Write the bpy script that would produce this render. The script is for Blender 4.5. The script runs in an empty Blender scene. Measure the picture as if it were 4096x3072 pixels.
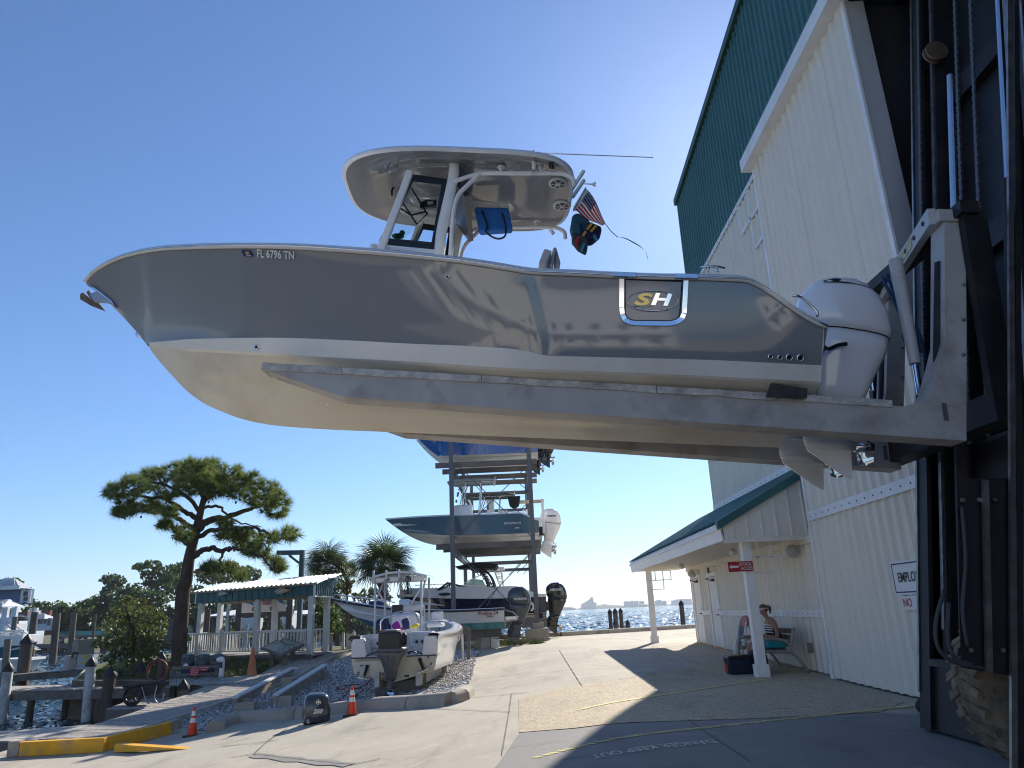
import bpy, bmesh, math, random
import numpy as np
from mathutils import Vector, Matrix
random.seed(7); RNG = np.random.default_rng(7)
SC = bpy.context.scene; COL = SC.collection
PI = math.pi; R = math.radians

# ------------------------------------------------------------------ camera
FPX = 735.0; PITCH = R(17.2); ROLL = 0.043; EYE = 1.6
V = lambda *a: np.array(a, float)
CF = V(0, math.cos(PITCH), math.sin(PITCH)); CU0 = V(0, -math.sin(PITCH), math.cos(PITCH))
CR = math.cos(ROLL)*V(1, 0, 0) - math.sin(ROLL)*CU0
CU = math.sin(ROLL)*V(1, 0, 0) + math.cos(ROLL)*CU0
CO = V(0, 0, EYE)
cam = bpy.data.cameras.new('camera'); cam_o = bpy.data.objects.new('camera', cam); COL.objects.link(cam_o)
cam.sensor_width = 36; cam.lens = 36*FPX/1024; cam.clip_start = 0.1; cam.clip_end = 20000
m = Matrix.Identity(4)
for i in range(3):
    m[i][0] = CR[i]; m[i][1] = CU[i]; m[i][2] = -CF[i]; m[i][3] = CO[i]
cam_o.matrix_world = m
SC.camera = cam_o

# ------------------------------------------------------------------ world, sun, exposure
SUN_AZ, SUN_EL = R(21.0), R(32.0)
w = bpy.data.worlds.new('World'); SC.world = w; w.use_nodes = True
nt = w.node_tree; sky = nt.nodes.new('ShaderNodeTexSky'); sky.sky_type = 'NISHITA'; sky.sun_disc = False
sky.sun_elevation = SUN_EL; sky.sun_rotation = SUN_AZ; sky.altitude = 0
sky.air_density = 1.0; sky.dust_density = 0.25; sky.ozone_density = 9.0
bg = nt.nodes['Background']; nt.links.new(sky.outputs[0], bg.inputs[0]); bg.inputs[1].default_value = 0.087
sun = bpy.data.lights.new('sun', 'SUN'); sun_o = bpy.data.objects.new('sun', sun); COL.objects.link(sun_o)
sun.energy = 4.3; sun.angle = R(0.53); sun.color = (1, .93, .82)
sd = V(math.sin(SUN_AZ)*math.cos(SUN_EL), math.cos(SUN_AZ)*math.cos(SUN_EL), math.sin(SUN_EL))
sun_o.rotation_euler = Vector(tuple(sd)).to_track_quat('Z', 'Y').to_euler()
SC.view_settings.view_transform = 'Standard'; SC.view_settings.look = 'None'
SC.view_settings.exposure = 0.8; SC.view_settings.gamma = 1
SC.cycles.use_denoising = True; SC.cycles.filter_width = 1.1; SC.cycles.denoising_prefilter = 'ACCURATE'
SC.cycles.max_bounces = 7; SC.cycles.diffuse_bounces = 4; SC.cycles.glossy_bounces = 4
SC.cycles.transmission_bounces = 5; SC.cycles.transparent_max_bounces = 12; SC.cycles.volume_bounces = 1
SC.cycles.sample_clamp_indirect = 8; SC.cycles.caustics_reflective = False; SC.cycles.caustics_refractive = False

# ------------------------------------------------------------------ picture -> place
def ray(x, y): return CF + (x-512)/FPX*CR + (384-y)/FPX*CU
def atX(x, y, X): d = ray(x, y); return CO + d*(X/d[0])
def atY(x, y, Y): d = ray(x, y); return CO + d*(Y/d[1])
def atZ(x, y, Z): d = ray(x, y); return CO + d*((Z-EYE)/d[2])
def sstep(a, b, x): t = min(1, max(0, (x-a)/(b-a))); return t*t*(3-2*t)
def g(x, y):                       # height of the apron: it falls away to the left, towards the docks
    base = .02 + .0065*min(max(y, -5), 14) + .017*min(max(y-14, 0), 13)
    fall = 1 - .92*sstep(19, 36, y)
    t = 1.7-x; s = 0 if t < 0 else (t*t/2.4 if t < 1.2 else t-.6)
    return base - min(.128*s, 1.28)*fall
def atG(x, y, dz=0):
    d = ray(x, y); lo, hi = 3.0, 120.0
    for _ in range(60):
        t = (lo+hi)/2; P = CO+d*t
        if P[2] > g(P[0], P[1])+dz: lo = t
        else: hi = t
    return CO+d*lo
WATER = -1.55

# ------------------------------------------------------------------ materials
MATS = {}
def mat(name, col, rough=.6, metal=0., var=.12, scale=6., bump=0., bscale=40., spec=.5, coat=0., dirt=None, dscale=1.2, damt=.5, trans=0., sheen=0., stretch=None, alpha=1., emit=None, ior=1.45, dist=.02, transl=0.):
    if name in MATS: return MATS[name]
    M = bpy.data.materials.new(name); M.use_nodes = True; N = M.node_tree.nodes; Lk = M.node_tree.links
    b = N['Principled BSDF']; MATS[name] = M
    b.inputs['Roughness'].default_value = rough; b.inputs['Metallic'].default_value = metal
    b.inputs['Specular IOR Level'].default_value = spec; b.inputs['Coat Weight'].default_value = coat
    b.inputs['Coat Roughness'].default_value = .04; b.inputs['IOR'].default_value = ior
    b.inputs['Transmission Weight'].default_value = trans; b.inputs['Alpha'].default_value = alpha
    if emit: b.inputs['Emission Color'].default_value = (*emit[:3], 1); b.inputs['Emission Strength'].default_value = emit[3]
    tc = N.new('ShaderNodeTexCoord'); mp = N.new('ShaderNodeMapping'); Lk.new(tc.outputs['Object'], mp.inputs[0])
    if stretch: mp.inputs['Scale'].default_value = stretch
    c = (*col, 1)
    if var > 0 or dirt:
        n = N.new('ShaderNodeTexNoise'); n.inputs['Scale'].default_value = scale; n.inputs['Detail'].default_value = 5
        Lk.new(mp.outputs[0], n.inputs['Vector'])
        mr = N.new('ShaderNodeMapRange'); mr.inputs[1].default_value = .3; mr.inputs[2].default_value = .7
        mr.inputs[3].default_value = 1-var; mr.inputs[4].default_value = 1+var
        Lk.new(n.outputs[0], mr.inputs[0])
        mx = N.new('ShaderNodeMix'); mx.data_type = 'RGBA'; mx.blend_type = 'MULTIPLY'; mx.inputs[0].default_value = 1
        mx.inputs[6].default_value = c; Lk.new(mr.outputs[0], mx.inputs[7]); out = mx.outputs[2]
        if dirt:
            n2 = N.new('ShaderNodeTexNoise'); n2.inputs['Scale'].default_value = dscale; n2.inputs['Detail'].default_value = 6; n2.inputs['Roughness'].default_value = .65
            Lk.new(mp.outputs[0], n2.inputs['Vector'])
            cr = N.new('ShaderNodeMapRange'); cr.inputs[1].default_value = .5; cr.inputs[2].default_value = .72; cr.inputs[3].default_value = 0; cr.inputs[4].default_value = damt
            Lk.new(n2.outputs[0], cr.inputs[0])
            m2 = N.new('ShaderNodeMix'); m2.data_type = 'RGBA'; Lk.new(cr.outputs[0], m2.inputs[0]); Lk.new(out, m2.inputs[6]); m2.inputs[7].default_value = (*dirt, 1)
            out = m2.outputs[2]
        Lk.new(out, b.inputs['Base Color'])
    else: b.inputs['Base Color'].default_value = c
    if transl:
        tb = N.new('ShaderNodeBsdfTranslucent'); ms = N.new('ShaderNodeMixShader'); ms.inputs[0].default_value = transl; bc = b.inputs['Base Color']
        if bc.is_linked: Lk.new(bc.links[0].from_socket, tb.inputs[0])
        else: tb.inputs[0].default_value = c
        Lk.new(b.outputs[0], ms.inputs[1]); Lk.new(tb.outputs[0], ms.inputs[2]); Lk.new(ms.outputs[0], N['Material Output'].inputs[0])
    if bump > 0:
        n3 = N.new('ShaderNodeTexNoise'); n3.inputs['Scale'].default_value = bscale; n3.inputs['Detail'].default_value = 4
        Lk.new(mp.outputs[0], n3.inputs['Vector'])
        bp = N.new('ShaderNodeBump'); bp.inputs['Strength'].default_value = bump; bp.inputs['Distance'].default_value = dist
        Lk.new(n3.outputs[0], bp.inputs['Height']); Lk.new(bp.outputs[0], b.inputs['Normal'])
    return M

# ------------------------------------------------------------------ mesh building
def nrm(a): a = np.asarray(a, float); return a/(np.linalg.norm(a)+1e-12)
class MB:
    def __init__(s): s.v = []; s.f = []; s.mi = []
    def add(s, vs, fs):
        n = len(s.v); s.v += [tuple(map(float, q)) for q in vs]; s.f += [tuple(i+n for i in q) for q in fs]; return s
    def box(s, x0, x1, y0, y1, z0, z1):
        return s.add([(x, y, z) for z in (z0, z1) for y in (y0, y1) for x in (x0, x1)], [(0, 2, 3, 1), (4, 5, 7, 6), (0, 1, 5, 4), (2, 6, 7, 3), (0, 4, 6, 2), (1, 3, 7, 5)])
    def hexa(s, p):            # 8 points: lower ring 4, upper ring 4
        return s.add(p, [(3, 2, 1, 0), (4, 5, 6, 7), (0, 1, 5, 4), (1, 2, 6, 5), (2, 3, 7, 6), (3, 0, 4, 7)])
    def beam(s, a, b, wd, ht, up=(0, 0, 1), ea=0):
        a = V(*a); b = V(*b); d = nrm(b-a); upv = V(*up)
        sd_ = np.cross(d, upv)
        if np.linalg.norm(sd_) < 1e-4: sd_ = np.cross(d, V(1, 0, 0))
        sd_ = nrm(sd_); u2 = np.cross(sd_, d); h = []
        for P in (a, b):
            for i, j in ((-1, -1), (1, -1), (1, 1), (-1, 1)): h.append(P+sd_*i*wd/2+u2*j*ht/2)
        return s.hexa(h)
    def prism(s, pts, off):     # polygon (3d points) pushed along off
        n = len(pts); off = V(*off); a = [V(*q) for q in pts]
        return s.add(a+[q+off for q in a], [tuple(range(n))[::-1], tuple(range(n, 2*n))]+[(i, (i+1) % n, n+(i+1) % n, n+i) for i in range(n)])
    def tube(s, path, r, seg=8, cap=True, closed=False):
        P = [V(*q) for q in path]; n = len(P); rr = r if hasattr(r, '__len__') else [r]*n
        vs = []; prev = None
        for i in range(n):
            if closed: d = nrm(P[(i+1) % n]-P[i-1])
            else: d = nrm(P[min(i+1, n-1)]-P[max(i-1, 0)])
            if prev is None:
                a = np.cross(d, V(0, 0, 1))
                if np.linalg.norm(a) < .05: a = np.cross(d, V(1, 0, 0))
            else: a = prev-d*np.dot(prev, d)
            a = nrm(a); prev = a; b = np.cross(d, a)
            for k in range(seg):
                t = 2*PI*k/seg; vs.append(P[i]+rr[i]*(a*math.cos(t)+b*math.sin(t)))
        fs = []
        for i in range(n if closed else n-1):
            j = (i+1) % n
            for k in range(seg): fs.append((i*seg+k, i*seg+(k+1) % seg, j*seg+(k+1) % seg, j*seg+k))
        if cap and not closed: fs += [tuple(range(seg))[::-1], tuple((n-1)*seg+k for k in range(seg))]
        return s.add(vs, fs)
    def lathe(s, prof, c=(0, 0, 0), axis=(0, 0, 1), seg=16):   # prof: (radius, height)
        c = V(*c); ax = nrm(axis); a = np.cross(ax, V(0, 0, 1))
        if np.linalg.norm(a) < .05: a = np.cross(ax, V(1, 0, 0))
        a = nrm(a); b = np.cross(ax, a); vs = []
        for r_, h in prof:
            for k in range(seg): t = 2*PI*k/seg; vs.append(c+ax*h+r_*(a*math.cos(t)+b*math.sin(t)))
        n = len(prof); fs = [(i*seg+k, i*seg+(k+1) % seg, (i+1)*seg+(k+1) % seg, (i+1)*seg+k) for i in range(n-1) for k in range(seg)]
        fs += [tuple(range(seg))[::-1], tuple((n-1)*seg+k for k in range(seg))]
        return s.add(vs, fs)
    def loft(s, secs, close=False, cap=False):   # equal-length rings/lines of points
        n = len(secs[0]); vs = [q for sc in secs for q in sc]; fs = []
        for i in range(len(secs)-1):
            for k in range(n if close else n-1):
                k2 = (k+1) % n; fs.append((i*n+k, i*n+k2, (i+1)*n+k2, (i+1)*n+k))
        if cap: fs += [tuple(range(n))[::-1], tuple((len(secs)-1)*n+k for k in range(n))]
        return s.add(vs, fs)
    def ell(s, c, rx, ry, rz, seg=14, rings=8, rot=None):
        vs = []; fs = []
        for i in range(rings+1):
            t = PI*i/rings
            for k in range(seg):
                a = 2*PI*k/seg; q = V(rx*math.sin(t)*math.cos(a), ry*math.sin(t)*math.sin(a), rz*math.cos(t))
                if rot is not None: q = np.array(rot @ Vector(q))
                vs.append(q+V(*c))
        for i in range(rings):
            for k in range(seg): fs.append((i*seg+k, i*seg+(k+1) % seg, (i+1)*seg+(k+1) % seg, (i+1)*seg+k))
        return s.add(vs, fs)
    def data(s, name, smooth=False, weld=False):
        me = bpy.data.meshes.new(name); me.from_pydata(s.v, [], s.f)
        bm = bmesh.new(); bm.from_mesh(me)
        if weld: bmesh.ops.remove_doubles(bm, verts=bm.verts, dist=1e-4)
        bmesh.ops.recalc_face_normals(bm, faces=bm.faces); bm.to_mesh(me); bm.free()
        if smooth: me.shade_smooth()
        return me
WM = {}                              # world matrix of every object made here (parents before children)
def tag(o, label=None, cat=None, group=None, kind=None):
    if label: o['label'] = label
    if cat: o['category'] = cat
    if group: o['group'] = group
    if kind: o['kind'] = kind
    return o
def thing(name, loc, label, cat, group=None, M=None):
    o = bpy.data.objects.new(name, None); COL.objects.link(o); o.empty_display_size = .1
    mw = M if M is not None else Matrix.Translation(Vector(tuple(map(float, loc))))
    o.matrix_world = mw; WM[o.name] = mw.copy(); return tag(o, label, cat, group)
def put(name, me, material, parent=None, local=False, label=None, cat=None, group=None, kind=None, bevel=0, seg=2, angle=35, smooth_angle=None):
    o = bpy.data.objects.new(name, me); COL.objects.link(o)
    if material is not None and len(me.materials) == 0: me.materials.append(material)
    if parent is not None:
        o.parent = parent
        if not local: o.matrix_parent_inverse = WM[parent.name].inverted(); WM[o.name] = Matrix.Identity(4)
        else: WM[o.name] = WM[parent.name].copy()
    else: WM[o.name] = Matrix.Identity(4)
    if bevel:
        b = o.modifiers.new('bevel', 'BEVEL'); b.width = bevel; b.segments = seg; b.limit_method = 'ANGLE'; b.angle_limit = R(angle)
    return tag(o, label, cat, group, kind)
def mk(mb, name, material, parent=None, smooth=False, weld=False, **k):
    return put(name, mb.data(name, smooth, weld), material, parent, **k)
def smooth_by_angle(me, deg=40):
    me.shade_smooth()
    bm = bmesh.new(); bm.from_mesh(me)
    for e in bm.edges:
        if len(e.link_faces) == 2 and e.calc_face_angle(0) > R(deg): e.smooth = False
    bm.to_mesh(me); bm.free(); return me
def mks(mb, name, material, parent=None, deg=40, weld=True, **k):     # smooth with sharp creases
    return put(name, smooth_by_angle(mb.data(name, False, weld), deg), material, parent, **k)
def copy_tree(o, M=None, parent=None):
    c = o.copy(); COL.objects.link(c)
    if parent is not None: c.parent = parent
    if M is not None: c.matrix_world = M
    WM[c.name] = M.copy() if M is not None else WM[o.name].copy()
    for ch in o.children: copy_tree(ch, None, c)
    return c
def text_mesh(txt, size=1., ext=0., bold=True, align='CENTER', shear=0., offset=0., space=1.):
    cu = bpy.data.curves.new('t', 'FONT'); cu.body = txt; cu.size = size; cu.extrude = ext; cu.align_x = align; cu.align_y = 'CENTER'
    cu.shear = shear; cu.offset = offset; cu.resolution_u = 3; cu.space_character = space
    o = bpy.data.objects.new('t', cu); COL.objects.link(o)
    dg = bpy.context.evaluated_depsgraph_get(); dg.update()
    me = bpy.data.meshes.new_from_object(o.evaluated_get(dg)); bpy.data.objects.remove(o); bpy.data.curves.remove(cu)
    me.materials.clear(); return me
def text(name, txt, material, size, origin, xdir, ydir, parent=None, local=False, sx=1., **k):
    me = text_mesh(txt, size, **k); x = nrm(xdir); y = nrm(ydir); z = np.cross(x, y); o_ = V(*origin)
    n = len(me.vertices); co = np.empty(n*3); me.vertices.foreach_get('co', co); co = co.reshape(-1, 3)
    me.vertices.foreach_set('co', (o_+co[:, :1]*x*sx+co[:, 1:2]*y+co[:, 2:]*z).ravel()); me.update()
    return put(name, me, material, parent, local=local)
def np_mesh(name, verts, faces):     # fast: verts (n,3), faces (m,k)
    me = bpy.data.meshes.new(name); verts = np.asarray(verts, np.float32); faces = np.asarray(faces, np.int32); k = faces.shape[1]
    me.vertices.add(len(verts)); me.vertices.foreach_set('co', verts.ravel())
    me.loops.add(faces.size); me.loops.foreach_set('vertex_index', faces.ravel())
    me.polygons.add(len(faces)); me.polygons.foreach_set('loop_start', np.arange(0, faces.size, k, dtype=np.int32))
    me.update(calc_edges=True); me.validate(); return me
# ================================================================== SETTING
from mathutils.geometry import delaunay_2d_cdt
def inside(x, y, poly):
    c = False; n = len(poly); j = n-1
    for i in range(n):
        xi, yi = poly[i][:2]; xj, yj = poly[j][:2]
        if (yi > y) != (yj > y) and x < (xj-xi)*(y-yi)/(yj-yi)+xi: c = not c
        j = i
    return c
def sheet(name, poly, material, dz=0., res=.5, zf=None, box=None, parent=None, **k):
    zf = zf or g; P = []
    for i in range(len(poly)):           # outline, subdivided
        a = V(*poly[i][:2]); b = V(*poly[(i+1) % len(poly)][:2]); n = max(1, int(np.linalg.norm(b-a)/(res if box is None else res*1.5)))
        n = min(n, 120)
        P += [tuple(a+(b-a)*t/n) for t in range(n)]
    no = len(P); xs = [p[0] for p in P]; ys = [p[1] for p in P]
    x0, x1, y0, y1 = box or (min(xs), max(xs), min(ys), max(ys))
    x = x0+res/2
    while x < x1:
        y = y0+res/2
        while y < y1:
            if inside(x, y, P[:no]): P.append((x, y))
            y += res
        x += res
    o = delaunay_2d_cdt([Vector(p) for p in P], [(i, (i+1) % no) for i in range(no)], [], 1, 1e-5)
    mb = MB(); mb.v = [(v.x, v.y, zf(v.x, v.y)+dz) for v in o[0]]; mb.f = [tuple(f) for f in o[2]]
    me = bpy.data.meshes.new(name); me.from_pydata(mb.v, [], mb.f); me.shade_smooth()
    bm = bmesh.new(); bm.from_mesh(me)
    for f in bm.faces:
        if f.normal.z < 0: f.normal_flip()
    bm.to_mesh(me); bm.free()
    return put(name, me, material, parent, **k)

def concrete_mat(name, col, stain, speck=.1, vor=0.):
    M = bpy.data.materials.new(name); M.use_nodes = True; N = M.node_tree.nodes; L = M.node_tree.links; b = N['Principled BSDF']
    b.inputs['Roughness'].default_value = .85; b.inputs['Specular IOR Level'].default_value = .3
    tc = N.new('ShaderNodeTexCoord')
    def noise(sc, det, st=(1, 1, 1)):
        mp = N.new('ShaderNodeMapping'); mp.inputs['Scale'].default_value = st; L.new(tc.outputs['Object'], mp.inputs[0])
        n = N.new('ShaderNodeTexNoise'); n.inputs['Scale'].default_value = sc; n.inputs['Detail'].default_value = det; n.inputs['Roughness'].default_value = .6; L.new(mp.outputs[0], n.inputs[0]); return n.outputs[0]
    def rng(v, a, b_, c, d):
        m_ = N.new('ShaderNodeMapRange'); L.new(v, m_.inputs[0])
        for i, q in enumerate((a, b_, c, d)): m_.inputs[i+1].default_value = q
        return m_.outputs[0]
    def mix(fac, a, b_, mode='MIX'):
        m_ = N.new('ShaderNodeMix'); m_.data_type = 'RGBA'; m_.blend_type = mode
        if isinstance(fac, float): m_.inputs[0].default_value = fac
        else: L.new(fac, m_.inputs[0])
        for i, q in ((6, a), (7, b_)):
            if isinstance(q, tuple): m_.inputs[i].default_value = (*q, 1)
            else: L.new(q, m_.inputs[i])
        return m_.outputs[2]
    c = mix(rng(noise(.35, 6), .38, .66, 0, .75), col, stain)
    c = mix(rng(noise(.9, 7, (1.6, .35, 1)), .52, .7, 0, .45), c, tuple(q*.62 for q in stain))
    c = mix(rng(noise(1.7, 8, (.5, 1.4, 1)), .60, .68, 0, .5), c, tuple(q*.45 for q in stain))
    c = mix(rng(noise(3.2, 5), .56, .72, 0, .5), c, tuple(min(1, q*1.22) for q in col))
    c = mix(1., c, rng(noise(55, 3), .3, .7, 1-speck, 1+speck), 'MULTIPLY')
    h = noise(120, 3)
    if vor:
        v = N.new('ShaderNodeTexVoronoi'); v.inputs['Scale'].default_value = vor; L.new(tc.outputs['Object'], v.inputs[0])
        hs = N.new('ShaderNodeSeparateColor'); L.new(v.outputs['Color'], hs.inputs[0])
        c = mix(1., c, rng(hs.outputs[0], 0, 1, .7, 1.28), 'MULTIPLY'); h = rng(v.outputs['Distance'], 0, .6, 1, 0)
    L.new(c, b.inputs['Base Color'])
    bp = N.new('ShaderNodeBump'); bp.inputs['Strength'].default_value = .35; bp.inputs['Distance'].default_value = .004 if not vor else .012
    L.new(h, bp.inputs['Height']); L.new(bp.outputs[0], b.inputs['Normal']); return M
M_CONC = concrete_mat('concrete', (.47, .42, .34), (.345, .31, .255))
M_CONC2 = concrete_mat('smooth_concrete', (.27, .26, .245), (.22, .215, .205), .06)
M_AGG = concrete_mat('exposed_aggregate', (.50, .41, .28), (.40, .34, .25), .1, 38.)
M_KERB = concrete_mat('kerb_concrete', (.40, .36, .30), (.27, .25, .22), .12)
M_YEL = mat('yellow_paint', (.80, .40, .015), .6, var=.12, scale=5, dirt=(.34, .28, .2), dscale=3, damt=.7, bump=.3, bscale=30)
M_LINE = mat('faded_line_paint', (.78, .66, .26), .8, var=.2, scale=8, dirt=(.34, .31, .27), dscale=5, damt=.9)
M_LETTER = mat('white_road_paint', (.8, .78, .68), .8, var=.12, scale=9, dirt=(.45, .43, .38), dscale=4, damt=.5)
M_JOINT = mat('joint_filler', (.17, .155, .135), .9, var=.3, scale=4)
M_GRASS = mat('grass_soil', (.085, .10, .035), .95, var=.5, scale=1.2, dirt=(.2, .16, .1), dscale=1.3, damt=.7, bump=.8, bscale=14, dist=.05)
M_BULK = mat('bulkhead_timber', (.14, .11, .085), .85, var=.3, scale=3, bump=.4, bscale=20)

# water
M_WATER = bpy.data.materials.new('water'); M_WATER.use_nodes = True
N = M_WATER.node_tree.nodes; L = M_WATER.node_tree.links; b = N['Principled BSDF']
b.inputs['Base Color'].default_value = (.016, .05, .075, 1); b.inputs['Roughness'].default_value = .07; b.inputs['IOR'].default_value = 1.33
tc = N.new('ShaderNodeTexCoord'); prev = None
for sc, st, dist, rot in ((.35, (1, 2.2, 1), .22, .3), (1.5, (1, 1.9, 1), .09, -.4), (5.5, (1, 1.5, 1), .03, .2)):
    mp = N.new('ShaderNodeMapping'); mp.inputs['Scale'].default_value = st; mp.inputs['Rotation'].default_value = (0, 0, rot); L.new(tc.outputs['Object'], mp.inputs[0])
    n = N.new('ShaderNodeTexNoise'); n.inputs['Scale'].default_value = sc; n.inputs['Detail'].default_value = 4; n.inputs['Distortion'].default_value = .4; L.new(mp.outputs[0], n.inputs[0])
    bp = N.new('ShaderNodeBump'); bp.inputs['Strength'].default_value = .9; bp.inputs['Distance'].default_value = dist*1.6; L.new(n.outputs[0], bp.inputs['Height'])
    if prev: L.new(prev.outputs[0], bp.inputs['Normal'])
    prev = bp
L.new(prev.outputs[0], b.inputs['Normal'])
mb = MB(); mb.add([(-9000, -600, WATER), (9000, -600, WATER), (9000, 9000, WATER), (-9000, 9000, WATER)], [(0, 1, 2, 3)])
mk(mb, 'water', M_WATER, kind='structure')

# wind waves on the water in view: a fan of facets, finer near the shore
NA, NR = 520, 300; aa = np.linspace(R(-52), R(24), NA); rr_ = 16*np.exp(np.linspace(0, math.log(40), NR)); AA, RR = np.meshgrid(aa, rr_)
X_ = RR*np.sin(AA); Y_ = RR*np.cos(AA); cell = RR*(math.log(40)/NR); X_ = X_+RNG.normal(0, .25, X_.shape)*cell; Y_ = Y_+RNG.normal(0, .25, X_.shape)*cell
Z_ = WATER+.05+RNG.normal(0, 1, X_.shape)*np.minimum(cell, .6)*np.interp(RR, [20, 60, 140], [.02, .05, .13])+.025*np.sin(X_*.9+Y_*1.7)+.02*np.sin(X_*2.3-Y_*2.9+1); idx = np.arange(NA*NR).reshape(NR, NA)
wsm = np_mesh('water_surface', np.stack([X_, Y_, Z_], -1).reshape(-1, 3), np.stack([idx[:-1, :-1], idx[:-1, 1:], idx[1:, 1:], idx[1:, :-1]], -1).reshape(-1, 4)); wsm.shade_smooth(); put('water_surface', wsm, M_WATER, kind='structure')
# land: one sheet, outline = bulkhead / seawall
SHORE = [(60, -75), (-90, -75), (-90, -38), (-13, -34), (-12.7, 16), (-12.45, 20), (-10.95, 26.9), (-12.4, 28.3), (-16.9, 29.3), (-18.4, 33), (-19, 42), (-14, 43), (-9, 41), (-4, 39.7), (1.85, 38.9), (9.2, 42.5), (14, 45), (60, 50)]
ground = sheet('ground', SHORE, M_CONC, 0, .7, box=(-14, 14, 4, 44), kind='structure')
mb = MB()                                 # bulkhead wall down to the water bed
for i in range(len(SHORE)-2):
    a, c = V(*SHORE[i]), V(*SHORE[i+1]); n = max(1, int(np.linalg.norm(c-a)/2)); n = min(n, 30)
    for t in range(n):
        p, q = a+(c-a)*t/n, a+(c-a)*(t+1)/n
        mb.add([(p[0], p[1], -4), (q[0], q[1], -4), (q[0], q[1], g(*q)-.003), (p[0], p[1], g(*p)-.003)], [(0, 1, 2, 3)])
put('bulkhead', mb.data('bulkhead'), M_BULK, kind='structure')

def G2(pts): return [tuple(atG(*q)[:2]) for q in pts]
C_ = lambda x, y: ((2000+.4955*x)/4, (2250+.4955*y)/4)      # picture region -> 1024 px
C7 = lambda x, y: ((880+.2893*x)/4, (2600+.2893*y)/4)
C5 = lambda x, y: ((2500+.7365*x)/4, (1850+.7365*y)/4)
C2 = lambda x, y: (.1017*x, 600+.1017*y)
C3 = lambda x, y: ((700+.3617*x)/4, (2150+.3617*y)/4)
C8 = lambda x, y: ((1500+.3391*x)/4, (2450+.3391*y)/4)
# exposed aggregate band and smooth slab in front of it
sheet('aggregate_patch', G2([(518.6, 699.4), (623.9, 679.6), (664, 671.5), (720, 660), (800, 668), (905, 702), (880, 712.5), (750, 719), (689, 721), (574, 728.5), (519.2, 732.8)]), M_AGG, .007, .35, kind='structure')
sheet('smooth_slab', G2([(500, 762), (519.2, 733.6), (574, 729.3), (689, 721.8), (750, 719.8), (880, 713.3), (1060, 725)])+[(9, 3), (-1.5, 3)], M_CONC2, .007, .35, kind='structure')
# lawn under the pavilion
sheet('lawn', [(-11.0, 27.6), (-12.4, 28.4), (-16.8, 29.4), (-18.3, 33), (-18.8, 41.8), (-14, 42.8), (-9, 40.8), (-6, 38.5), (-7.4, 36), (-9.1, 31.5), (-9.8, 28.6)], M_GRASS, .01, .5, kind='structure')

def strip(name, pts, wd, material, dz=.011, parent=None, kind=None):
    P = []
    for i in range(len(pts)-1):
        a, c = V(*pts[i][:2]), V(*pts[i+1][:2]); n = max(1, int(np.linalg.norm(c-a)/.35)); P += [a+(c-a)*t/n for t in range(n)]
    P.append(V(*pts[-1][:2])); mb = MB(); vs = []
    for i, p in enumerate(P):
        d = nrm(P[min(i+1, len(P)-1)]-P[max(i-1, 0)]); nn = V(-d[1], d[0])*wd/2*(1+.35*math.sin(i*2.1))
        for s in (-1, 1): q = p+nn*s; vs.append((q[0], q[1], g(q[0], q[1])+dz))
    mb.add(vs, [(2*i, 2*i+1, 2*i+3, 2*i+2) for i in range(len(P)-1)])
    return put(name, mb.data(name), material, parent, kind=kind)
JT = [[(480, 710), (665, 1005)], [(0, 1075), (235, 1050)], [(92, 1070), (75, 1200), (15, 1560)], [(450, 630), (1050, 615)], [(1525, 1280), (1700, 1400), (2015, 1610)],
      [(1225, 675), (1610, 820)], [(150, 700), (620, 700)], [(960, 945), (1320, 885)], [(1240, 665), (1590, 625)], [(1300, 690), (1620, 660)], [(0, 920), (240, 895)]]
for j in JT: strip('expansion_joint', G2([C_(*q) for q in j]), .016, M_JOINT, .013, ground)
for j in ([(930, 1090), (670, 1255), (470, 1440)], [(150, 1490), (480, 1440), (1300, 1540), (1830, 1590)], [(0, 1340), (400, 1300), (800, 1250)], [(1830, 1590), (2212, 1510)]):
    strip('expansion_joint', G2([C7(*q) for q in j]), .03, M_JOINT, .012, ground)
for j in ([(1140, 795), (1700, 730)], [(1060, 1015), (1600, 965), (1810, 945)], [(500, 1130), (1600, 1175)], [(1610, 970), (1580, 1180)]):
    strip('expansion_joint', G2([C8(*q) for q in j]), .02, M_JOINT, .012, ground)
strip('tar_patch', G2([C7(480, 1460), C7(1000, 1520), C7(1800, 1595)]), .22, mat('dark_mortar', (.24, .23, .21), .9, var=.2, scale=3), .0095, ground)

# painted rope lines: every dash its own piece
def dashes(p0, p1, n, name, ln, wd):
    a, c = V(*p0[:2]), V(*p1[:2]); d = nrm(c-a); nn = V(-d[1], d[0]); root = None
    root = thing(name, (*a, g(*a)), None, None); root['kind'] = 'structure'
    for i in range(n):
        p = a+(c-a)*(i+.5)/n; mb = MB(); h = ln/2*random.uniform(.8, 1.05); w2 = wd/2; sk = .5*wd
        vs = [p-d*(h-sk)-nn*w2, p+d*(h+sk*.2)-nn*w2*.9, p+d*(h-sk)+nn*w2, p-d*(h+sk*.2)+nn*w2*.9]
        mb.add([(q[0], q[1], g(q[0], q[1])+.013) for q in vs], [(0, 1, 2, 3)]); put('painted_dash', mb.data('painted_dash'), M_LINE, root)
q0, q1 = atG(*C_(270, 1587)), atG(*C5(1600, 1322)); dashes(q0, q1, 58, 'painted_rope_line', .12, .11)
q0, q1 = atG(*C_(640, 1195)), atG(*C5(790, 1175)); dashes(q0, q1, 44, 'painted_rope_line', .15, .1)
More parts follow.
